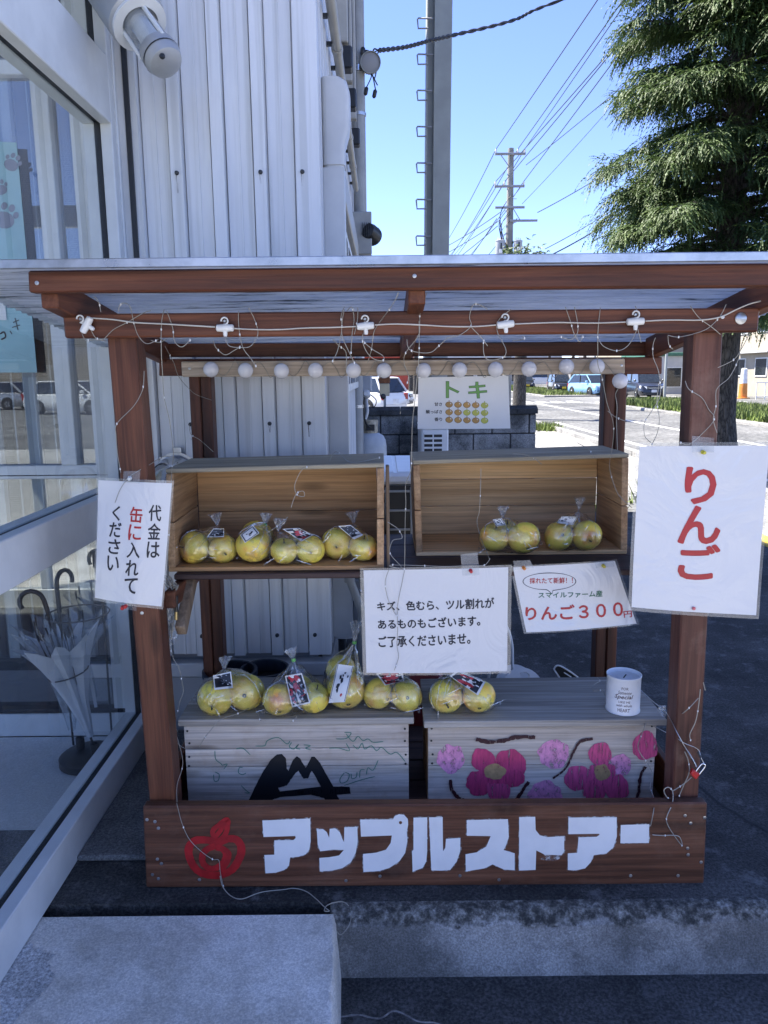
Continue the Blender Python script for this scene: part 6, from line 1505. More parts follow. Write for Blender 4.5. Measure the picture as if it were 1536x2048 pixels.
MB().lathe([(0.105, 0), (0.11, 0.004), (0.11, 0.03), (0.10, 0.038), (0.012, 0.042)], (b0.x, b0.y, 0.0122), (0, 0, 1), 36).build('base', M['black'], us, 40)
for (ox, oy) in ((-0.045, 0.03), (0.03, -0.02)): MB().lathe([(0.016, 0.036), (0.016, 0.085), (0.012, 0.085), (0.012, 0.045)], (b0.x + ox, b0.y + oy, 0.0122), (0, 0, 1), 16).build('socket', M['black'], us, 40)
MB().tube([(b0.x + 0.07, b0.y + 0.05, 0.05), (b0.x + 0.075, b0.y + 0.05, 0.62)], 0.004, 8).build('rod', M['dark_metal'], us)
MB().tube([(b0.x + 0.075 + 0.11 * cos(a) - 0.075, b0.y + 0.11 * sin(a), 0.60) for a in [2 * pi * k / 24 for k in range(25)]], 0.003, 6).build('ring', M['dark_metal'], us, 60)
def at_depth(px, py, dY): return PY(px, py, b0.y + dY)
umbrella('milky white vinyl umbrella folded in the porch stand, black crook handle', at_depth(190, 1500, -0.02), at_depth(103, 1245, -0.06), (-0.95, -0.1, -0.2), M['vinyl_white'], 0.105, 3)
umbrella('clear vinyl umbrella loosely folded behind the white one', at_depth(147, 1490, 0.03), at_depth(118, 1215, 0.05), (0.3, 0.9, 0), M['vinyl'], 0.135, 5)
# ================================================================== BEHIND THE STAND
# ---- block wall
WY = 8.0
bw = thing('block_wall', 'low grey concrete block wall with dark coping behind the stand', 'wall', (0.7, WY, LOW))
zt_ = PY(900, 829, WY).z; xr_ = PY(1073, 850, WY).x; xl_ = -0.22
MB().box(xl_, xr_ - 0.01, WY + 0.012, WY + 0.11, LOW, zt_).build('mortar_core', M['mortar'], bw)
nrow = 6; rh = (zt_ - LOW) / nrow; bl = 0.385
for r_ in range(nrow):
    x = xl_ - (bl / 2 if r_ % 2 else 0)
    while x < xr_:
        a = max(x, xl_); b = min(x + bl, xr_)
        if b - a > 0.04: MB().box(a + 0.006, b - 0.006, WY + random.uniform(-.003, .003), WY + 0.122, LOW + r_ * rh + 0.006, LOW + (r_ + 1) * rh - 0.006, 0.006).build('block', M['block'], bw)
        x += bl
x = xl_
while x < xr_:
    b = min(x + 0.40, xr_ + 0.01); loft(MB(), [[V((xx, WY - 0.03, zt_ + 0.001)), V((xx, WY + 0.155, zt_ + 0.001)), V((xx, WY + 0.15, zt_ + 0.05)), V((xx, WY + 0.06, zt_ + 0.085)), V((xx, WY - 0.025, zt_ + 0.05))] for xx in (x + 0.003, b - 0.003)]).build('coping', M['block_cap'], bw, fix=True); x += 0.40
# ---- heat pump unit right behind the crates
hp = thing('heat_pump', 'silver topped outdoor unit with black grille behind the crate gap', 'outdoor unit', (0.12, 3.6, 0))
hx0, hx1, hy0, hy1 = -0.12, 0.36, 3.36, 4.1; hz = PY(800, 946, hy0).z
MB().box(hx0, hx1, hy0, hy1, 0.1, hz - 0.055, 0.006).build('case', M['pipe_grey'], hp)
MB().box(hx0 - 0.012, hx1 + 0.012, hy0 - 0.012, hy1 + 0.01, hz - 0.05, hz, 0.014).build('lid', M['white_pl'], hp)
for k in range(3): MB().box(hx0 + 0.03 + k * 0.15, hx0 + 0.165 + k * 0.15, hy0 + 0.02, hy1 - 0.03, hz - 0.002, hz + 0.004, 0.003).build('lid_panel', M['white_pl'], hp)
MB().box(hx0 + 0.012, hx1 - 0.012, hy0 - 0.004, hy0 - 0.0005, 0.25, hz - 0.056).build('grille_recess', M['black'], hp)
for k in range(5):
    xx = hx0 + 0.02 + (hx1 - hx0 - 0.04) * k / 4; MB().box(xx - 0.005, xx + 0.005, hy0 - 0.014, hy0 - 0.005, 0.25, hz - 0.06, 0.003).build('grille_bar', M['pipe_grey'], hp)
for k in range(9):
    zz = 0.26 + (hz - 0.34) * k / 8; MB().box(hx0 + 0.02, hx1 - 0.02, hy0 - 0.0125, hy0 - 0.0055, zz - 0.005, zz + 0.005, 0.002).build('grille_bar', M['pipe_grey'], hp)
for xx in (hx0, hx1 - 0.05):
    MB().box(xx, xx + 0.05, hy0 - 0.03, hy1, 0.0, 0.1, 0.005).build('foot', M['trafo'], hp)
    MB().box(xx - 0.02, xx + 0.03, hy0 - 0.035, hy0 - 0.016, 0.1, 0.55, 0.004).build('stand_leg', M['trafo'], hp)
    for zz in (0.44, 0.5): MB().lathe([(0.012, 0), (0.012, 0.005), (0.008, 0.009)], (xx + 0.005, hy0 - 0.036, zz), (0, -1, 0), 10).build('bolt', M['galv'], hp)
# pipes by the corner
pp = thing('drain_pipe', 'grey drain pipe with elbow at the building corner under the shelf', 'pipe', (BX + 0.1, 3.2, 0))
for i, (ox, oy, r) in enumerate(((0.10, 0.08, 0.018), (0.15, 0.14, 0.022), (0.19, 0.22, 0.014))):
    MB().tube([(BX + ox, BY + oy, 1.0), (BX + ox, BY + oy, 0.62), (BX + ox + 0.05, BY + oy, 0.48), (BX + ox + 0.05, BY + oy, 0.0)], r, 10).build('pipe', M['pipe_grey'] if i != 2 else M['black'], pp, 60)
    MB().lathe([(r * 1.25, -0.02), (r * 1.25, 0.02)], (BX + ox, BY + oy, 0.63), (0, 0, 1), 10).build('coupling', M['pipe_grey'], pp, 60)
hs_ = MB().tube(crom([(BX + 0.24, 3.3, 0.9), (BX + 0.26, 3.28, 0.7), (BX + 0.22, 3.25, 0.55), (BX + 0.3, 3.22, 0.38), (BX + 0.33, 3.3, 0.2)]), 0.012, 8).build('hose', M['black'], pp, 60)
# ---- small outdoor unit
ac = thing('air_conditioner', 'small white outdoor air conditioner with side louvres by the block wall', 'outdoor unit', (0.48, 7.4, 0))
ax0, ax1 = PY(843, 880, 7.1).x, PY(897, 880, 7.1).x; az = PY(870, 858, 7.1).z
MB().box(ax0, ax1, 7.1, 7.86, 0.09, az, 0.012).build('case', M['white_pl'], ac); MB().box(ax0 - 0.006, ax1 + 0.006, 7.09, 7.87, az + 0.0005, az + 0.02, 0.006).build('lid', M['white_pl'], ac)
MB().box(ax0 + 0.025, ax1 - 0.06, 7.0955, 7.0995, 0.2, az - 0.04).build('louvre_recess', M['black'], ac)
for k in range(17):
    zz = 0.21 + (az - 0.26) * k / 16; MB().box(ax0 + 0.022, ax1 - 0.057, 7.088, 7.095, zz, zz + 0.018, 0.002).build('louvre', M['white_pl'], ac)
xm = (ax0 + 0.025 + ax1 - 0.06) / 2; MB().box(xm - 0.006, xm + 0.006, 7.086, 7.0878, 0.2, az - 0.04).build('louvre_rib', M['white_pl'], ac)
for yy in (7.15, 7.7): MB().box(ax0, ax1, yy, yy + 0.08, 0.0, 0.09, 0.004).build('foot', M['black'], ac)
# ---- LPG cylinder, hoses, meter
gc = V((-0.105, 6.45, 0)); gz = PY(752, 866, 6.45).z
lg = thing('gas_cylinder', 'grey white gas cylinder with rusty guard collar against the building', 'gas cylinder', gc)
MB().lathe([(0.105, 0.0), (0.115, 0.03), (0.13, 0.06), (0.133, 0.10), (0.133, gz - 0.11), (0.126, gz - 0.06), (0.105, gz - 0.02), (0.07, gz), (0.03, gz + 0.008)], gc, (0, 0, 1), 32).build('tank', plain('tank_paint', (0.44, 0.46, 0.47), 0.45, var=0.12), lg, 40)
MB().lathe([(0.06, gz - 0.01), (0.064, gz + 0.1), (0.060, gz + 0.11), (0.056, gz + 0.1), (0.054, gz)], gc, (0, 0, 1), 24, False, False).build('guard_collar', plain('dirty_cream_paint', (0.36, 0.31, 0.22), 0.7, var=0.45, vs=22), lg, 40)
MB().box(gc.x - 0.035, gc.x + 0.035, gc.y - 0.068, gc.y - 0.056, gz + 0.025, gz + 0.075, 0.004).build('collar_opening', M['black'], lg)
MB().lathe([(0.015, gz), (0.015, gz + 0.09), (0.025, gz + 0.092), (0.025, gz + 0.105)], gc, (0, 0, 1), 12).build('valve', M['dark_metal'], lg, 40)
MB().tube([gc + V((0.137 * cos(a), 0.137 * sin(a), gz - 0.22 + 0.02 * sin(a))) for a in [2 * pi * k / 28 for k in range(29)]], 0.004, 6).build('chain', M['rust'], lg, 60)
gm_ = thing('gas_meter', 'grey gas meter and valves fixed on the building side above the cylinder', 'meter', PY(738, 770, 6.3))
MB().box(BX + 0.03, BX + 0.155, 6.45, 6.58, PY(738, 785, 6.4).z, PY(738, 740, 6.4).z, 0.012).build('meter', M['trafo'], gm_)
q0 = PY(733, 790, 6.4); MB().lathe([(0.03, 0), (0.035, 0.01), (0.035, 0.05), (0.02, 0.07)], q0, (0, -1, 0.2), 14).build('regulator', M['pvc'], gm_, 40)
MB().tube(crom([PY(737, 785, 6.4), PY(733, 800, 6.38), PY(735, 822, 6.36), PY(731, 838, 6.36)]), 0.012, 8).build('pipe', M['pvc'], gm_, 60)
MB().tube(crom([PY(729, 790, 6.35), PY(728, 825, 6.35), PY(733, 848, 6.37), PY(745, 858, 6.4)]), 0.009, 8).build('hose', M['black'], gm_, 60)
MB().tube(crom([PY(742, 790, 6.35), PY(752, 800, 6.3), PY(750, 812, 6.33), PY(740, 816, 6.36)]), 0.004, 6).build('wire', M['black'], gm_, 60)
# ---- rusty cream box on a post, round mirror beside
rb = thing('post_box', 'cream metal box with rusty top on a post behind the block wall', 'box', (PY(770, 800, 8.6).x, 8.6, LOW))
def pbox(px, Y, d, ch=0.006): 
    a = PY(px[0], px[3], Y); b = PY(px[2], px[1], Y); return MB().box(a.x, b.x, Y, Y + d, a.z, b.z, ch)
pbox((759, 767, 779, 792), 8.6, 0.1).build('case', M['cream'], rb); pbox((758, 752, 780, 766.5), 8.59, 0.12).build('rusty_top', M['rust'], rb)
MB().box(PY(767, 790, 8.63).x, PY(772, 790, 8.63).x, 8.63, 8.66, LOW, PY(770, 792.5, 8.6).z, 0.003).build('post', M['pipe_grey'], rb)
mp_ = PY(766, 793, 8.55); MB().lathe([(0.024, 0), (0.03, 0.006), (0.03, 0.014), (0.02, 0.02)], mp_, (0.2, -1, 0), 18).build('reflector', M['black'], rb, 40)
# ---- things behind the lower boxes
def pot(px, py, r, h, Y, label):
    c = PY(px, py, Y); p_ = thing('plant_pot', label, 'pot', (c.x, Y, 0))
    MB().lathe([(r * 0.72, 0), (r * 0.98, h - 0.02), (r * 1.06, h - 0.02), (r * 1.06, h), (r * 0.95, h), (r * 0.9, h - 0.04)], (c.x, Y, 0.001), (0, 0, 1), 26, True, False).build('shell', plain('dark_blue_plastic', (0.012, 0.018, 0.03), 0.4), p_, 40)
    MB().lathe([(r * 0.92, h - 0.05), (0.001, h - 0.045)], (c.x, Y, 0.001), (0, 0, 1), 26, False, True).build('soil', plain('soil', (0.02, 0.016, 0.012), 0.95), p_)
pot(460, 1345, 0.10, 0.335, 2.98 - 0.16, 'dark blue plastic pot behind the black marked crate'); pot(530, 1345, 0.09, 0.33, 2.85, 'black plastic pot beside the dark blue one, behind the crates')
rd_ = thing('red_can', 'red plastic can lying behind the right grey lid', 'can', (PY(852, 1350, 2.85).x, 2.85, 0))
cx_ = PY(852, 1350, 2.85).x
loft(MB(), [rrect(cx_, 2.85, 0.16, 0.11, z, 0.02) for z in (0.0005, 0.26)] + [rrect(cx_, 2.85, 0.13, 0.09, 0.29, 0.02), rrect(cx_, 2.85, 0.06, 0.05, 0.33, 0.01)]).build('tank', plain('red_plastic', (0.22, 0.02, 0.02), 0.4), rd_, 40)
MB().tube([(cx_ - 0.05, 2.85, 0.285), (cx_ - 0.03, 2.85, 0.345), (cx_ + 0.03, 2.85, 0.345), (cx_ + 0.05, 2.85, 0.285)], 0.009, 8).build('handle', M['black'], rd_, 60)
# hose reel
hr = thing('hose_reel', 'white plastic hose reel with oval holes behind the flower crate', 'hose reel', (PY(1040, 1340, 2.8).x, 2.8, 0))
def reel():
    c = PY(1043, 1372, 2.78)
    for yy, nm in ((2.74, 'front_disc'), (2.90, 'back_disc')):
        R_ = 0.085; ax = V((0.25, -1, 0.55)).normalized() if nm == 'front_disc' else V((0.25, -1, 0.55)).normalized()
        cc = V((c.x, yy, c.z + (0.0 if yy < 2.8 else -0.05))); u = ax.orthogonal().normalized(); v2 = ax.cross(u)
        outer = [cc + (u * cos(a) + v2 * sin(a)) * R_ for a in [2 * pi * k / 36 for k in range(36)]]
        holes = []
        for h_ in range(4):
            b_ = h_ * pi / 2 + 0.5; hc_ = cc + (u * cos(b_) + v2 * sin(b_)) * R_ * 0.68; t_ = u * -sin(b_) + v2 * cos(b_); n_ = u * cos(b_) + v2 * sin(b_)
            holes.append([hc_ + t_ * (0.019 * cos(a)) + n_ * (0.011 * sin(a)) for a in [2 * pi * k / 14 for k in range(14)]])
        holes.append([cc + (u * cos(a) + v2 * sin(a)) * R_ * 0.36 for a in [2 * pi * k / 20 for k in range(20)]])
        MB().poly(outer, -ax * 0.008, holes).build(nm, M['white_pl'], hr, fix=True)
    MB().tube([V((c.x, 2.75, c.z - 0.005)), V((c.x, 2.9, c.z - 0.05))], 0.032, 18).build('drum', M['black'], hr, 50)
    for sx in (-0.07, 0.07): MB().bar((c.x + sx, 2.82, 0.0), (c.x + sx * 0.3, 2.82, c.z - 0.03), 0.03, 0.02, 0.004).build('leg', M['white_pl'], hr)
    MB().tube(crom([V((c.x - 0.03, 2.8, c.z - 0.03)), PY(1025, 1320, 2.8), PY(1024, 1290, 2.8), PY(1017, 1262, 2.8), PY(1005, 1250, 2.8), PY(985, 1300, 2.85), PY(975, 1380, 2.85)]), 0.0055, 8).build('hose', M['white_pl'], hr, 60)
reel()
dp = thing('dustpan', 'black dustpan with white rim leaning behind the coin tin', 'dustpan', (PY(1130, 1350, 2.75).x, 2.75, 0))
def dustpan():
    q = [(1110, 1338), (1119, 1330), (1160, 1358), (1230, 1420), (1190, 1440), (1145, 1392)]
    P = [PY(x, y, 2.76) for x, y in q]; MB().poly(P, (0.01, 0.014, 0)).build('blade', M['black'], dp, fix=True)
    MB().tube(crom([PY(x, y, 2.757) for x, y in [(1145, 1392), (1112, 1345), (1109, 1336), (1117, 1331), (1135, 1340), (1160, 1358), (1195, 1388)]]), 0.003, 6).build('rim', M['white_pl'], dp, 60)
    MB().tube([PY(1128, 1345, 2.756), PY(1142, 1354, 2.756), PY(1140, 1358, 2.756)], 0.0025, 6).build('clip', M['white_pl'], dp, 60)
    MB().bar(PY(1190, 1425, 2.765), (PY(1230, 1500, 2.78).x, 2.78, 0.0), 0.02, 0.014, 0.003).build('handle', M['black'], dp)
dustpan()

# ================================================================== STEEL POLE WITH RUNGS
po = thing('steel_pole', 'tall grey steel column with ladder rungs behind the block wall', 'pole', (PY(880, 500, 8.6).x, 8.6, LOW))
def ipole():
    Y = 8.6; Y2 = 8.86
    xl = lambda z: PY(850, 520, Y).x + (z - 2.65) * 0.010
    w_ = PY(897, 520, Y).x - PY(850, 520, Y).x; zt = 9.5
    def plate(x0, x1, y0, y1, nm):
        MB().hexa([(x0 + xl(z) if False else xl(z) + x0 if k == 0 else xl(z) + x1, y, z) for z in (LOW, zt) for y in (y0, y1) for k in (0, 1)], 0.004).build(nm, M['pole_paint'], po)
    plate(0.0, 0.014, Y, Y2, 'flange'); plate(w_ - 0.014, w_, Y, Y2, 'flange'); plate(0.0142, w_ - 0.0142, Y + 0.06, Y + 0.072, 'web')
    plate(w_ * 0.30, w_ + 0.004, Y - 0.012, Y - 0.0005, 'cover_plate')
    for i in range(22):
        py = 466 + 16 - i * 73.0 + (i * i) * 0.12; z = PY(850, py, Y).z
        if z > 9.2: break
        x = xl(z); MB().tube([(x + 0.06, Y - 0.014, z + 0.045), (x - 0.09, Y - 0.014, z + 0.05), (x - 0.098, Y - 0.014, z + 0.04), (x - 0.09, Y - 0.014, z - 0.045), (x + 0.01, Y - 0.014, z - 0.045)], 0.0085, 7).build('rung', M['steel_arm'], po, 60)
ipole()
# ================================================================== UTILITY POLES AND LINES
def upole(x, y, h, label, detail=True):
    u = thing('utility_pole', label, 'utility pole', (x, y, LOW), 'utility poles along the road')
    MB().tube([(x, y, LOW), (x, y, h * 0.5), (x, y, h)], [0.21, 0.18, 0.13], 16).build('shaft', M['pole_conc'], u, 60)
    for (z, x0, x1) in ((h - 0.26, -0.72, 0.62), (h - 1.60, -0.72, 0.6), (h - 2.48, -0.68, 0.62), (h - 3.04, 0.0, 1.2)):
        a = MB().box(x + x0, x + x1, y - 0.22, y - 0.12, z - 0.05, z + 0.04, 0.006).build('crossarm', M['steel_arm'], u)
        if z > h - 2.2:
            for xi in (x0 + 0.04, 0.28 if z > h - 1 else -0.28, x1 - 0.04):
                MB().lathe([(0.02, 0.04), (0.045, 0.07), (0.03, 0.11), (0.05, 0.14), (0.02, 0.2)], (x + xi, y - 0.17, z), (0, 0, 1), 10).build('insulator', M['white_pl'], a, 60)
    MB().bar((x - 0.45, y - 0.17, h - 0.32), (x - 0.05, y - 0.12, h - 0.82), 0.03, 0.03).build('brace', M['steel_arm'], u); MB().bar((x + 0.42, y - 0.17, h - 1.66), (x + 0.06, y - 0.12, h - 2.1), 0.03, 0.03).build('brace', M['steel_arm'], u); MB().bar((x + 0.12, y - 0.15, h - 2.52), (x + 0.42, y - 0.17, h - 3.0), 0.03, 0.03).build('brace', M['steel_arm'], u)
    for (tx, tz, r, hh) in ((-0.43, h - 4.92, 0.21, 1.05), (0.36, h - 4.68, 0.19, 0.80)):
        t = MB().lathe([(r * 0.92, 0), (r, 0.03), (r, hh - 0.06), (r * 1.06, hh - 0.05), (r * 1.06, hh - 0.02), (r * 0.8, hh)], (x + tx, y - 0.2, tz), (0, 0, 1), 22).build('transformer', M['trafo'], u, 40)
        for k in (-1, 0, 1): MB().lathe([(0.025, 0), (0.03, 0.03), (0.02, 0.06), (0.012, 0.13)], (x + tx + k * 0.1, y - 0.2 + 0.06 * k, tz + hh), (0, 0, 1), 8).build('bushing', M['white_pl'], t, 60)
        MB().bar((x + tx + 0.01, y - 0.2 - r - 0.015, tz + hh * 0.62), (x + tx + 0.01, y - 0.2 - r - 0.015, tz + hh * 0.86), 0.06, 0.02).build('fuse', M['black'], t)
        MB().box(x + tx - 0.06, x + tx + 0.06, y - 0.2 - r - 0.03, y - 0.2 - r + 0.01, tz + hh * 0.45, tz + hh * 0.6, 0.006).build('terminal', M['white_pl'], t)
        MB().bar((x + tx, y - 0.2, tz + 0.15), (x, y - 0.1, tz + 0.1), 0.08, 0.06).build('hanger', M['steel_arm'], t)
    for k in range(10):
        z = h - 1.6 - k * 0.5; MB().tube([(x, y - 0.05, z), (x + (0.28 if k % 2 else -0.28), y - 0.05, z)], 0.012, 6).build('step_bolt', M['steel_arm'], u)
    rn = random.Random(3)
    for k in range(7):
        a = V((x - rn.uniform(0.0, 0.12), y - 0.2, h - rn.uniform(2.0, 3.2))); b = V((x - rn.uniform(0.2, 0.5), y - 0.25, h - rn.uniform(3.2, 4.3))); MB().tube(crom([a, a.lerp(b, .4) + V((-.25, 0, -.1)), b + V((.1, 0, -.2)), V((x - .1, y - .2, h - 4.0 - rn.random() * .6))]), 0.014, 6).build('jumper_cable', M['cable'], u, 60)
    return u
UX, UY = PY(1020, 400, 36).x, 36.0; UH = PY(1023, 297, 36).z
upole(UX, UY, UH, 'concrete utility pole with crossarms and two transformer cans beyond the stand roof')
U2 = V((UX - 1.2, 78.0, UH)); up2 = clone(bpy.data.objects['utility_pole'], (U2.x, U2.y, LOW), None, 'far utility pole beyond the one with the transformers'); 
def line_wire(A, B, sag, r, label, n=26):
    pts = [A.lerp(B, t) + V((0, 0, -4 * sag * t * (1 - t))) for t in [i / n for i in range(n + 1)]]
    MB().tube(pts, r, 5).build('power_line', M['cable'], None, 60, label=label, cat='power line', group='power lines over the road')
W0 = 'power line running from the utility pole towards the viewer over the pavement'
for (z, xo, px0) in ((-0.07, -0.68, 1190), (-0.07, 0.28, 1241), (-0.07, 0.58, 1250), (-1.41, -0.68, 1303), (-1.41, 0.56, 1312), (-1.41, -0.28, 1303)):
    A = V((UX + xo, UY - 0.17, UH + z)); Bp = PY(px0, 0, 21.5 if z > -1 else 20.5); B = A + (Bp - A) * (40.0 / (A.y - Bp.y)); line_wire(A, B, 0.10, 0.016 if px0 != 1250 else 0.014, 'line over the pavement from the %s insulator of the %s crossarm' % ('building side' if xo < -.5 else 'road side' if xo > .5 else 'middle', 'topmost' if z > -1 else 'second'))
for (ax, ay, bx, by, Yb, r, nm_) in ((1075, 425, 1205, 345, 33, 0.018, 'slack cable from the lowest long arm'), (1090, 498, 1200, 430, 34, 0.018, 'thin cable low on the pole'), (1098, 512, 1196, 452, 34, 0.03, 'thick black cable low on the pole'), (1052, 330, 1240, 170, 31, 0.014, 'cable with dark clips from the second crossarm'), (1044, 408, 1180, 255, 32, 0.010, 'very thin wire from the third crossarm')):
    A = PY(ax, ay, 36); Bp = PY(bx, by, Yb); B = A + (Bp - A) * 1.9; line_wire(A, B, 0.12, r, nm_ + ' to the big cedar')
W1 = 'power line running from the utility pole away to the next pole'
for (z, xo) in ((-0.07, -0.68), (-0.07, 0.28), (-0.07, 0.58), (-1.41, -0.68), (-1.41, -0.28), (-1.41, 0.56), (-2.95, -0.6), (-2.95, 0.3), (-4.0, -0.2), (-4.4, -0.1), (-4.8, 0.1)):
    line_wire(V((UX + xo, UY - 0.17, UH + z)), V((U2.x + xo, U2.y, U2.z + z)), 0.7, 0.018, 'line from the %s of the %s to the far pole' % ('building side end' if xo < -.5 else 'road side end' if xo > .5 else 'middle', 'topmost crossarm' if z > -1 else 'second crossarm' if z > -2 else 'third crossarm' if z > -3.5 else 'upper bracket' if z > -4.2 else 'middle bracket' if z > -4.6 else 'lowest bracket'))
for (ax, ay, bx, by, nm_) in ((1000, 425, 905, 478, 'upper'), (1000, 440, 905, 492, 'middle'), (995, 452, 900, 520, 'lower')):
    A = PY(ax, ay, 36); B = PY(bx, by, 40); line_wire(A, B + (B - A) * 1.2, 0.2, 0.018, nm_ + ' of three service cables leaving the utility pole behind the steel column')

# ================================================================== TREES
def bark_mat():
    m_, t, b = newmat('cedar_bark'); c = coords(t, (9, 9, 2.2)); vo = _n(t, 'ShaderNodeTexVoronoi', Scale=2.2); vo.feature = 'DISTANCE_TO_EDGE'
    n = _n(t, 'ShaderNodeTexNoise', Scale=3.0, Detail=6.0); t.links.new(c, n.inputs[0])
    ad = t.nodes.new('ShaderNodeVectorMath'); ad.operation = 'MULTIPLY_ADD'; ad.inputs[1].default_value = (0.7,) * 3; t.links.new(n.outputs['Color'], ad.inputs[0]); t.links.new(c, ad.inputs[2]); t.links.new(ad.outputs[0], vo.inputs[0])
    col = ramp(t, vo.outputs['Distance'], [(0.0, (0.016, 0.014, 0.012)), (0.10, (0.06, 0.055, 0.048)), (0.4, (0.11, 0.10, 0.088))])
    t.links.new(col, b.inputs['Base Color']); b.inputs['Roughness'].default_value = 0.95; bump(t, vo.outputs['Distance'], b, 1.0, 0.03); return m_
M['bark'] = bark_mat()
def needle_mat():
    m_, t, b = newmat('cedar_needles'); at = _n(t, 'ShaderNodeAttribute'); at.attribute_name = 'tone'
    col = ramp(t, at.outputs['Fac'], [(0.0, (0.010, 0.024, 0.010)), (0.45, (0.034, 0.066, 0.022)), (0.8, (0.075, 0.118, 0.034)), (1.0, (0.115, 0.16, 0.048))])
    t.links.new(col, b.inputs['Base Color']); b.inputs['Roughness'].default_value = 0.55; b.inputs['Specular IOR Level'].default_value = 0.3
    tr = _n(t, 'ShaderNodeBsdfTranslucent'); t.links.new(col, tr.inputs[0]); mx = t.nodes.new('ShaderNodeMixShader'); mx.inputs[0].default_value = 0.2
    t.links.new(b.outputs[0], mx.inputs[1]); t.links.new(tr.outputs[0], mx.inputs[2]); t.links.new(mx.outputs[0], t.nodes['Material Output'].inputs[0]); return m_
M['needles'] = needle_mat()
def cedar(base, h, rad, z0, nb, label, seed, dens=1.0, group=None, tr_r=0.24):
    rn = random.Random(seed); T = thing('cedar_tree', label, 'tree', base, group); base = V(base)
    tv = MB(); tp = []; rs = []
    for i in range(15): f_ = i / 14; tp.append(base + V((0.10 * noise.noise(V((f_ * 4, seed, 0))), 0.1 * noise.noise(V((f_ * 4, seed, 9))), h * f_))); rs.append(tr_r * (1.12 - 0.12 * min(1, f_ * 8)) * (1 - f_) ** 0.8 + 0.015)
    rs[0] *= 1.25; tv.tube(tp, rs, 20).build('trunk', M['bark'], T, 60)
    lv = MB(); vs = []; fs = []; tones = []; R = rn.uniform; ch = rn.choice
    def spray(p, d, L, tone, w_):
        """drooping feathery twig: a bent spine of short needles"""
        n = 5; q = p; dd = d
        for i in range(n):
            q2 = q + dd * (L / n); dd = (dd + V((0, 0, -0.20))).normalized()
            s_ = V((-dd.y, dd.x, R(-.5, .5))); l = s_.length
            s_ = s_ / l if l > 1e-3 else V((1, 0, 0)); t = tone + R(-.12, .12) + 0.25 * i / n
            k = w_ * (1.1 - 0.75 * i / n)
            o = len(vs); vs.extend([q, q2 + dd * 0.006, q + dd * 0.03 + s_ * k, q + dd * 0.03 - s_ * k]); fs.append((o, o + 1, o + 2)); fs.append((o, o + 3, o + 1)); tones.extend([t, t, t + .1, t + .1])
            q = q2
    ga = 2.39996
    for i in range(nb):
        f_ = (i + 0.5) / nb; z = z0 + (h - 0.4 - z0) * f_ ** 1.05
        g = (z - z0) / (h - z0); L = rad * (1 - g) ** 0.62 * R(0.66, 1.12) + 0.25
        if g < 0.06: L *= R(0.6, 0.95)
        a = i * ga + R(-.4, .4); d = V((cos(a), sin(a), R(0.1, 0.55))).normalized()
        p = base + V((0, 0, z)); pts = [p]; n = 8; dd = d.copy()
        for k in range(n): dd = (dd + V((R(-.08, .08), R(-.08, .08), -0.085))).normalized(); p = p + dd * (L / n); pts.append(p.copy())
        lv.tube(pts, [0.04 * (1 - k / (n + 1)) * (1 - 0.5 * g) + 0.004 for k in range(n + 1)], 5)
        away = (cos(a) > 0.55 and pts[-1].x > base.x + 1.9) or (sin(a) > 0.75)
        ns = int((22 + 24 * L) * dens * (0.5 if away else 1.0))
        for s_ in range(ns):
            u = R(0.12, 1.0) ** 0.7; k = min(n - 1, int(u * n)); q = pts[k].lerp(pts[k + 1], u * n - k); ax = (pts[k + 1] - pts[k]).normalized()
            side = ax.cross(V((0, 0, 1))).normalized() * ch((-1, 1)); td = (ax * R(0.3, 0.9) + side * R(0.1, 1.0) + V((0, 0, R(-.25, .45)))).normalized()
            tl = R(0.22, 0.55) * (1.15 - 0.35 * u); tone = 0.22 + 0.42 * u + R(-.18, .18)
            for m_ in range(7):
                fr = m_ / 6; q1 = q + td * (tl * fr) + V((0, 0, -0.25 * tl * fr * fr))
                dv = (td * R(.4, 1) + side * R(-.8, .8) + ax * R(-.4, .6) + V((0, 0, R(-.8, .15)))).normalized()
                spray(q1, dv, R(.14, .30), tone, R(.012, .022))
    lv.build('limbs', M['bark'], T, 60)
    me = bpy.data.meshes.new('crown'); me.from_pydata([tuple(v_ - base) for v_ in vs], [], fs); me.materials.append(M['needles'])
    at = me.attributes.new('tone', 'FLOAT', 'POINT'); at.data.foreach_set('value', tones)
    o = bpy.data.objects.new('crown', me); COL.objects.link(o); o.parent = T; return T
TB = PY(1441, 800, 12.0); cedar((TB.x, 12.0, LOW), 13.0, 2.0, 2.5, 400, 'big drooping cedar tree with dark trunk beside the road', 11, 0.95)
TB2 = PY(1038, 800, 28)
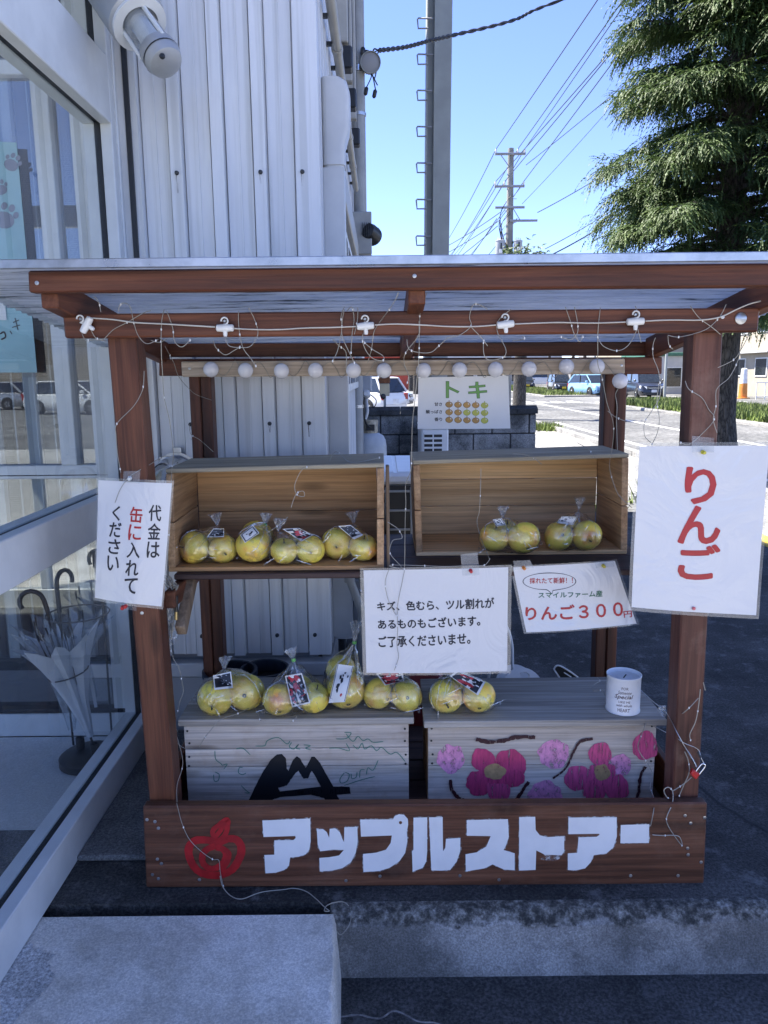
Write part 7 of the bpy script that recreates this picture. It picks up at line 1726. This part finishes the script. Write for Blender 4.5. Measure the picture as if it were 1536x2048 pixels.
def pollard(base, h, label, seed, scale=1.0, group='pruned trees along the pavement'):
    rn = random.Random(seed); base = V(base); T = thing('pruned_tree', label, 'tree', base, group)
    MB().tube([base, base + V((0.03, 0, h * .4)), base + V((-.03, 0, h * .8)), base + V((0, 0, h))], [0.25 * scale, 0.21 * scale, 0.19 * scale, 0.17 * scale], 14).build('trunk', M['bark'], T, 60)
    lv = MB(); vs = []; fs = []; tones = []
    for i in range(11):
        a = i * 2.4; L = rn.uniform(0.4, 0.85) * scale; p = base + V((0, 0, h * rn.uniform(0.86, 1.0))); e = p + V((cos(a) * L, sin(a) * L, rn.uniform(-.1, .7))); lv.tube([p, p.lerp(e, .5) + V((0, 0, .15)), e], [0.05, 0.035, 0.01], 6)
        for s_ in range(40):
            q = p.lerp(e, rn.uniform(.25, 1.1)) + V((rn.gauss(0, .13), rn.gauss(0, .13), rn.gauss(0, .13)))
            for _ in range(4):
                o = len(vs); d = V((rn.uniform(-1, 1), rn.uniform(-1, 1), rn.uniform(-1, .4))).normalized() * 0.13; s2_ = d.orthogonal().normalized() * 0.035; vs.extend([q - s2_, q + s2_, q + d]); fs.append((o, o + 1, o + 2)); t = rn.uniform(.3, 1); tones.extend([t] * 3)
    lv.build('limbs', M['bark'], T, 60); me = bpy.data.meshes.new('crown'); me.from_pydata([tuple(v_ - base) for v_ in vs], [], fs); me.materials.append(M['needles']); at = me.attributes.new('tone', 'FLOAT', 'POINT'); at.data.foreach_set('value', tones); o = bpy.data.objects.new('crown', me); COL.objects.link(o); o.parent = T; return T
p1 = pollard((TB2.x, 28.0, LOW), PY(1060, 522, 28).z - LOW, 'pruned roadside tree with thick trunk and a leafy tuft at its top', 5)
for (px, Y, lab) in ((832, 66, 'first pruned tree of the row beyond the parked white cars'), (822, 78, 'second pruned tree of the row beyond the parked white cars'), (815, 90, 'third pruned tree of the row beyond the parked white cars')):
    c = PY(px, 790, Y); clone(p1, (c.x, Y, LOW), px * 0.3, lab, None, (1.0, 1.0, 1.0 + (px % 3) * .05))
for (px, Y, lab) in ((1097, 88, 'slim median tree just right of the white van'), (1144, 76, 'slim median tree behind the small dark car'), (1167, 74, 'slim median tree left of the light blue car')):
    c = PY(px, 790, Y); clone(p1, (c.x, Y, LOW), px * 0.7, lab, None, (0.8, 0.8, 0.9))
for (x, y, lab) in ((24.5, 40.0, 'leafy shrub tree by the beige apartment house'), (27.5, 38.0, 'second leafy shrub tree by the beige apartment house')):
    clone(p1, (x, y, LOW), 1.0, lab, 'shrub trees by the apartment house', (1.0, 1.0, 0.42))

# ================================================================== CARS
def carpaint(name, col, metal=0.0):
    m_, t, b = newmat(name); b.inputs['Base Color'].default_value = (*col, 1); b.inputs['Roughness'].default_value = 0.28; b.inputs['Metallic'].default_value = metal; b.inputs['Coat Weight'].default_value = 0.6; b.inputs['Coat Roughness'].default_value = 0.06; return m_
CP = dict(white=carpaint('white_car_paint', (0.70, 0.70, 0.69)), dark=carpaint('dark_car_paint', (0.02, 0.022, 0.03)), blue=carpaint('light_blue_car_paint', (0.20, 0.38, 0.58)), black=carpaint('black_car_paint', (0.016, 0.017, 0.018)), silver=carpaint('silver_car_paint', (0.42, 0.43, 0.44), .4))
M['tyre'] = plain('tyre_rubber', (0.015, 0.015, 0.015), 0.8); M['lamp'] = plain('headlamp_glass', (0.62, 0.65, 0.68), 0.1); M['tail'] = plain('tail_lamp', (0.32, 0.015, 0.015), 0.2); M['plate_w'] = plain('white_plate', (0.66, 0.66, 0.66), 0.5); M['plate_y'] = plain('yellow_plate', (0.58, 0.42, 0.03), 0.5)
def car(name, label, loc, rz, paintm, L, W, H, hood, belt, ws, rw, plate='plate_w', group='cars'):
    """x forward. hood: bonnet length, ws: windscreen run, rw: rear window run"""
    C_ = thing(name, label, 'car', (0, 0, 0), group); h = L / 2; w_ = W / 2; gnd = 0.17
    def ring(x, top, wid, rise=0.0):
        return [V((x, -wid * .90, gnd + rise)), V((x, -wid, gnd + 0.16 + rise)), V((x, -wid, top * 0.62)), V((x, -wid * .96, top * 0.94)), V((x, -wid * .86, top)), V((x, wid * .86, top)), V((x, wid * .96, top * 0.94)), V((x, wid, top * 0.62)), V((x, wid, gnd + 0.16 + rise)), V((x, wid * .90, gnd + rise))]
    xh = h - hood; hb = belt * 0.86
    st_ = [(-h, belt * .74, w_ * .80, .12), (-h + .08, belt * .95, w_ * .93, .05), (-h + .35, belt, w_, 0), (0, belt, w_, 0), (xh, belt * .99, w_, 0), (h - .45, hb, w_ * .98, 0), (h - .14, hb * .90, w_ * .92, .04), (h, hb * .62, w_ * .80, .10)]
    loft(MB(), [ring(*s_) for s_ in st_]).build('body', paintm, C_, 38, True)
    xw0, xw1 = xh + 0.05, xh + 0.05 - ws; xr1, xr0 = -h + .12 + rw, -h + .10
    def gr(z, x0, x1, wid): return [V((x0, -wid, z)), V((x1, -wid * .93, z)), V((x1, wid * .93, z)), V((x0, wid, z))]
    lo = gr(belt - .012, xr0, xw0, w_ * .90); hi = gr(H - .05, xr1, xw1, w_ * .74)
    loft(MB(), [lo, hi]).build('glazing', M['glass_dk'], C_, None, True)
    loft(MB(), [gr(H - .055, xr1 - .04, xw1 + .03, w_ * .76), gr(H - .015, xr1 + .02, xw1 - .06, w_ * .74), gr(H, xr1 + .14, xw1 - .22, w_ * .62)]).build('roof', paintm, C_, 40, True)
    for sy in (-1, 1):
        i_ = 0 if sy < 0 else 3; j_ = 1 if sy < 0 else 2
        for (a, b, wd) in ((lo[i_], hi[i_], .11), (lo[j_], hi[j_], .07)): MB().bar(a + V((0, 0.006 * sy, 0)), b + V((0, .006 * sy, 0)), .05, wd, .01).build('pillar', paintm, C_)
        t = 0.52; a = lo[i_].lerp(lo[j_], t); b = hi[i_].lerp(hi[j_], t); MB().bar(a + V((0, .008 * sy, 0)), b + V((0, .008 * sy, 0)), .03, .09, .006).build('pillar', M['black'], C_)
        MB().box(xw0 - .42, xw0 - .24, sy * (w_ + .02) - .07, sy * (w_ + .02) + .07, belt + .02, belt + .15, .03).build('mirror', paintm, C_)
        MB().hexa([(h - .10, sy * w_ * .50, hb * .66), (h - .02, sy * w_ * .50, hb * .66), (h - .42, sy * w_ * .955, hb * .74), (h - .16, sy * w_ * .91, hb * .72), (h - .10, sy * w_ * .50, hb * .84), (h - .06, sy * w_ * .50, hb * .84), (h - .5, sy * w_ * .945, hb * .93), (h - .18, sy * w_ * .90, hb * .90)], .01).build('headlight', M['lamp'], C_)
        MB().box(-h - .005, -h + .16, sy * w_ * .80 - .10, sy * w_ * .80 + .10, belt * .66, belt * .94, .02).build('tail_light', M['tail'], C_)
        for xx in (-h * .60, h * .62):
            wh = MB().lathe([(.18, -.02), (.29, -.02), (.315, .02), (.315, .16), (.29, .2), (.18, .2)], (xx, sy * (w_ + .015), .315), (0, -sy, 0), 22, False, False).build('wheel', M['tyre'], C_, 40)
            MB().lathe([(.20, .0), (.19, .03), (.05, .02), (.03, .0)], (xx, sy * (w_ + .015), .315), (0, -sy, 0), 22, True, True).build('rim', M['silver_rim'], wh, 40)
            for k in range(5): a = k * 2 * pi / 5; MB().bar((xx + .06 * cos(a), sy * (w_ + .02), .315 + .06 * sin(a)), (xx + .185 * cos(a), sy * (w_ + .02), .315 + .185 * sin(a)), .02, .045).build('spoke', M['chrome'], wh)
            MB().lathe([(.345, 0), (.345, .03)], (xx, sy * (w_ - .018), .325), (0, sy, 0), 22).build('wheel_arch', M['black'], C_)
    MB().box(h - .10, h + .004, -w_ * .46, w_ * .46, hb * .62, hb * .82, .015).build('grille', M['black'], C_); MB().box(h - .12, h + .012, -w_ * .6, w_ * .6, gnd + .05, gnd + .18, .02).build('lower_grille', M['black'], C_)
    MB().box(h - .02, h + .022, -.165, .165, gnd + .22, gnd + .385, .004).build('number_plate', M[plate], C_); MB().box(-h - .02, -h + .02, -.165, .165, belt * .52, belt * .52 + .165, .004).build('number_plate', M[plate], C_)
    MB().box(h - .05, h + .012, -w_ * .42, w_ * .42, hb * .73, hb * .76, .006).build('grille_bar', M['chrome'], C_)
    C_.location = loc; C_.rotation_euler = (0, 0, rz); return C_
M['silver_rim'] = plain('dark_rim', (0.12, 0.12, 0.125), 0.35, 0.6)
def gp(px, py): p = PZ(px, py, LOW); return (p.x, p.y, LOW)
D = -pi / 2
car('parked_car', 'dark blue minivan with chrome grille stopped by the median', (16.9, 50.5, LOW), D - 0.05, CP['dark'], 4.7, 1.72, 1.82, .95, 1.02, .75, .25)
car('parked_car', 'light blue compact car beside the dark minivan', (14.95, 56.0, LOW), D + .28, CP['blue'], 3.95, 1.69, 1.52, .85, .93, .8, .5)
car('parked_car', 'white car half hidden behind the light blue compact', (16.6, 60.0, LOW), D + .1, CP['white'], 4.0, 1.69, 1.55, .85, .95, .7, .4)
car('moving_car', 'small dark green hatchback with yellow plate driving on the road', (14.5, 64.0, LOW), D, CP['black'], 3.39, 1.47, 1.62, .62, .95, .6, .2, 'plate_y')
car('moving_car', 'small black car with yellow plate farther up the road', (14.4, 79.0, LOW), D, CP['black'], 3.39, 1.47, 1.55, .62, .92, .6, .25, 'plate_y')
car('parked_van', 'white van parked far off in front of the shops', (21.0, 104.0, LOW), pi * .98, CP['white'], 4.7, 1.69, 1.98, .45, 1.1, .65, .15)
car('parked_car', 'white car showing its front wheel beyond the block wall', (-0.55, 38.6, LOW), -0.22, CP['white'], 4.0, 1.69, 1.66, .85, .98, .75, .3)
car('parked_car', 'white car with dark tail lamp behind the gas meter', (-0.9, 33.0, LOW), pi - .75, CP['white'], 3.9, 1.69, 1.55, .85, .95, .7, .35)
# cars and building behind the viewer that show in the porch glass
car('parked_car', 'white estate car in the lot mirrored in the porch glass', (-14.2, -30.0, LOW), 0.25, CP['white'], 4.5, 1.75, 1.52, .95, .93, .85, .7)
car('parked_car', 'silver car mirrored in the porch glass beside the white estate', (-21.0, -36.0, LOW), pi + .1, CP['silver'], 4.4, 1.72, 1.48, .95, .92, .85, .6)
car('parked_car', 'dark car near the porch mirrored low in the glass', (-9.6, -7.5, LOW), pi * .5, CP['dark'], 4.4, 1.72, 1.5, .95, .92, .85, .6)

# ================================================================== FAR BUILDINGS
def house(name, label, x0, x1, y0, y1, h, wallm, roofm, wins, ovh=0.3, cat='building', group=None):
    B = thing(name, label, cat, ((x0 + x1) / 2, (y0 + y1) / 2, LOW), group)
    MB().box(x0, x1, y0, y1, LOW - .02, h).build('wall', wallm, B); MB().box(x0 - ovh, x1 + ovh, y0 - ovh, y1 + ovh, h + .002, h + .25, .03).build('roof', roofm, B)
    for (face, a0, a1, z0, z1) in wins:
        def bx(i0, d0, d1):
            if face == 'f': return MB().box(a0 + i0, a1 - i0, y0 - d1, y0 - d0, z0 + i0, z1 - i0)
            return MB().box(x0 - d1, x0 - d0, a0 + i0, a1 - i0, z0 + i0, z1 - i0)
        w2 = bx(0, -.05, .06).build('window', M['alum'], B); bx(.07, .061, .066).build('pane', M['glass_dk'], w2)
    return B
wf = [('f', 25.6 + k * 2.3, 26.9 + k * 2.3, z, z + 1.2) for k in range(3) for z in (1.1, 3.9)] + [('l', 47 + k * 3, 48.6 + k * 3, z, z + 1.2) for k in range(3) for z in (1.1, 3.9)]
h1 = house('apartment_house', 'beige two storey apartment house behind the cedar trunk', 24.6, 34, 46, 57, 5.9, M['bwall'], M['roof_dk'], wf)
MB().box(24.2, 26.2, 45.3, 46.0, 2.75, 2.85, .02).build('canopy', M['bwall2'], h1); MB().box(24.0, 24.6, 49, 54, 2.6, 2.72, .02).build('balcony', M['bwall2'], h1)
house('shed_house', 'low building with green roof edge between the posts', 20.4, 24.2, 58, 66, 2.6, M['bwall2'], M['roof_gr'], [('f', 20.9, 22.2, .3, 1.8)], .25)
h3 = house('house', 'pale house with outdoor unit and railings beyond the green roofed one', 21.0, 27.5, 68, 78, 5.6, M['bwall'], M['roof_dk'], [('f', 21.6, 23.0, .8, 2.0), ('f', 24.0, 25.5, .8, 2.0), ('f', 21.6, 23.0, 3.4, 4.6), ('f', 24.0, 25.5, 3.4, 4.6)])
house('shop_building', 'long pale shop building closing the far end of the road', 8.5, 27, 118, 132, 4.6, M['bwall2'], M['roof_dk'], [('f', 9 + k * 2.6, 11.2 + k * 2.6, .2, 2.6) for k in range(7)], .4)
house('shop_building', 'far grey shop building with wide dark windows across the road', 28, 40, 96, 112, 5.2, M['bwall3'], M['roof_dk'], [('f', 28.5 + k * 2.8, 30.8 + k * 2.8, .2, 2.6) for k in range(4)], .4)
house('warehouse', 'low red panelled shed far beyond the white cars', -4, 3.6, 86, 96, 3.4, M['roof_rd'], M['roof_dk'], [('f', -2.5, 0.5, .2, 2.4)], .2)
house('warehouse', 'large windowless beige hall mirrored in the porch glass', -60, -14, -70, -55, 9.5, M['bwall'], M['roof_dk'], [('f', -50, -48, 1, 2)], .2)
# railing, traffic cone, sign board, lamp posts
rl = thing('railing', 'white metal railing along the far pavement by the apartment house', 'railing', (26, 44.2, LOW))
for k in range(22): MB().box(21.2 + k * .5, 21.24 + k * .5, 44.2, 44.24, LOW, LOW + 1.0).build('bar', M['alum'], rl)
for z in (.15, .95): MB().box(21.2, 31.8, 44.19, 44.25, LOW + z, LOW + z + .05).build('rail', M['alum'], rl)
cn = thing('sign_cone', 'orange and white cone sign standing on the far pavement', 'cone', gp(1485, 797)); q = V(gp(1485, 797))
MB().lathe([(.42, 0), (.42, .05), (.26, .06), (.22, .9)], q, (0, 0, 1), 18).build('base', plain('orange_plastic', (.55, .2, .03), .5), cn, 40); MB().lathe([(.22, .901), (.17, 1.75), (.12, 1.8)], q, (0, 0, 1), 18).build('top', M['plate_w'], cn, 40)
bd_ = thing('notice_board', 'pale notice board on legs in front of the green roofed building', 'board', (18.6, 55.5, LOW))
MB().box(17.6, 19.9, 55.5, 55.56, LOW + .9, LOW + 2.6, .01).build('panel', M['bwall2'], bd_)
for x in (17.8, 19.7): MB().box(x, x + .08, 55.57, 55.63, LOW, LOW + 2.6).build('leg', M['steel_arm'], bd_)
for (px, Y, lab) in ((1329, 48, 'thin grey street pole rising beside the dark minivan'), (1187, 58, 'thin grey street pole left of the light blue car')):
    c = PY(px, 790, Y); p_ = thing('street_pole', lab, 'pole', (c.x, Y, LOW)); MB().tube([(c.x, Y, LOW), (c.x, Y, 7.5)], [.09, .06], 12).build('shaft', M['pole_paint'], p_, 60); MB().box(c.x - .12, c.x + .12, Y - .12, Y + .12, LOW, LOW + .06, .01).build('base_plate', M['steel_arm'], p_)
# small weeds at the wall's end
def weeds(c, n, label, seed):
    rn = random.Random(seed); mb = MB()
    for i in range(n):
        p = V(c) + V((rn.gauss(0, .18), rn.gauss(0, .25), 0)); d = V((rn.uniform(-.14, .14), rn.uniform(-.14, .14), rn.uniform(.08, .3))); s_ = V((rn.uniform(-1, 1), rn.uniform(-1, 1), 0)).normalized() * .02
        mb.add([p - s_, p + s_, p + d], [(0, 1, 2)])
    mb.build('weeds', M['grass'], None, label=label, kind='stuff')
weeds((4.75, 22.5, LOW), 500, 'green weeds at the pavement edge', 3); weeds((3.5, 9.5, LOW), 200, 'small weeds growing by the kerb', 4); weeds((2.15, 8.6, LOW), 260, 'weeds growing behind the end of the block wall', 6)
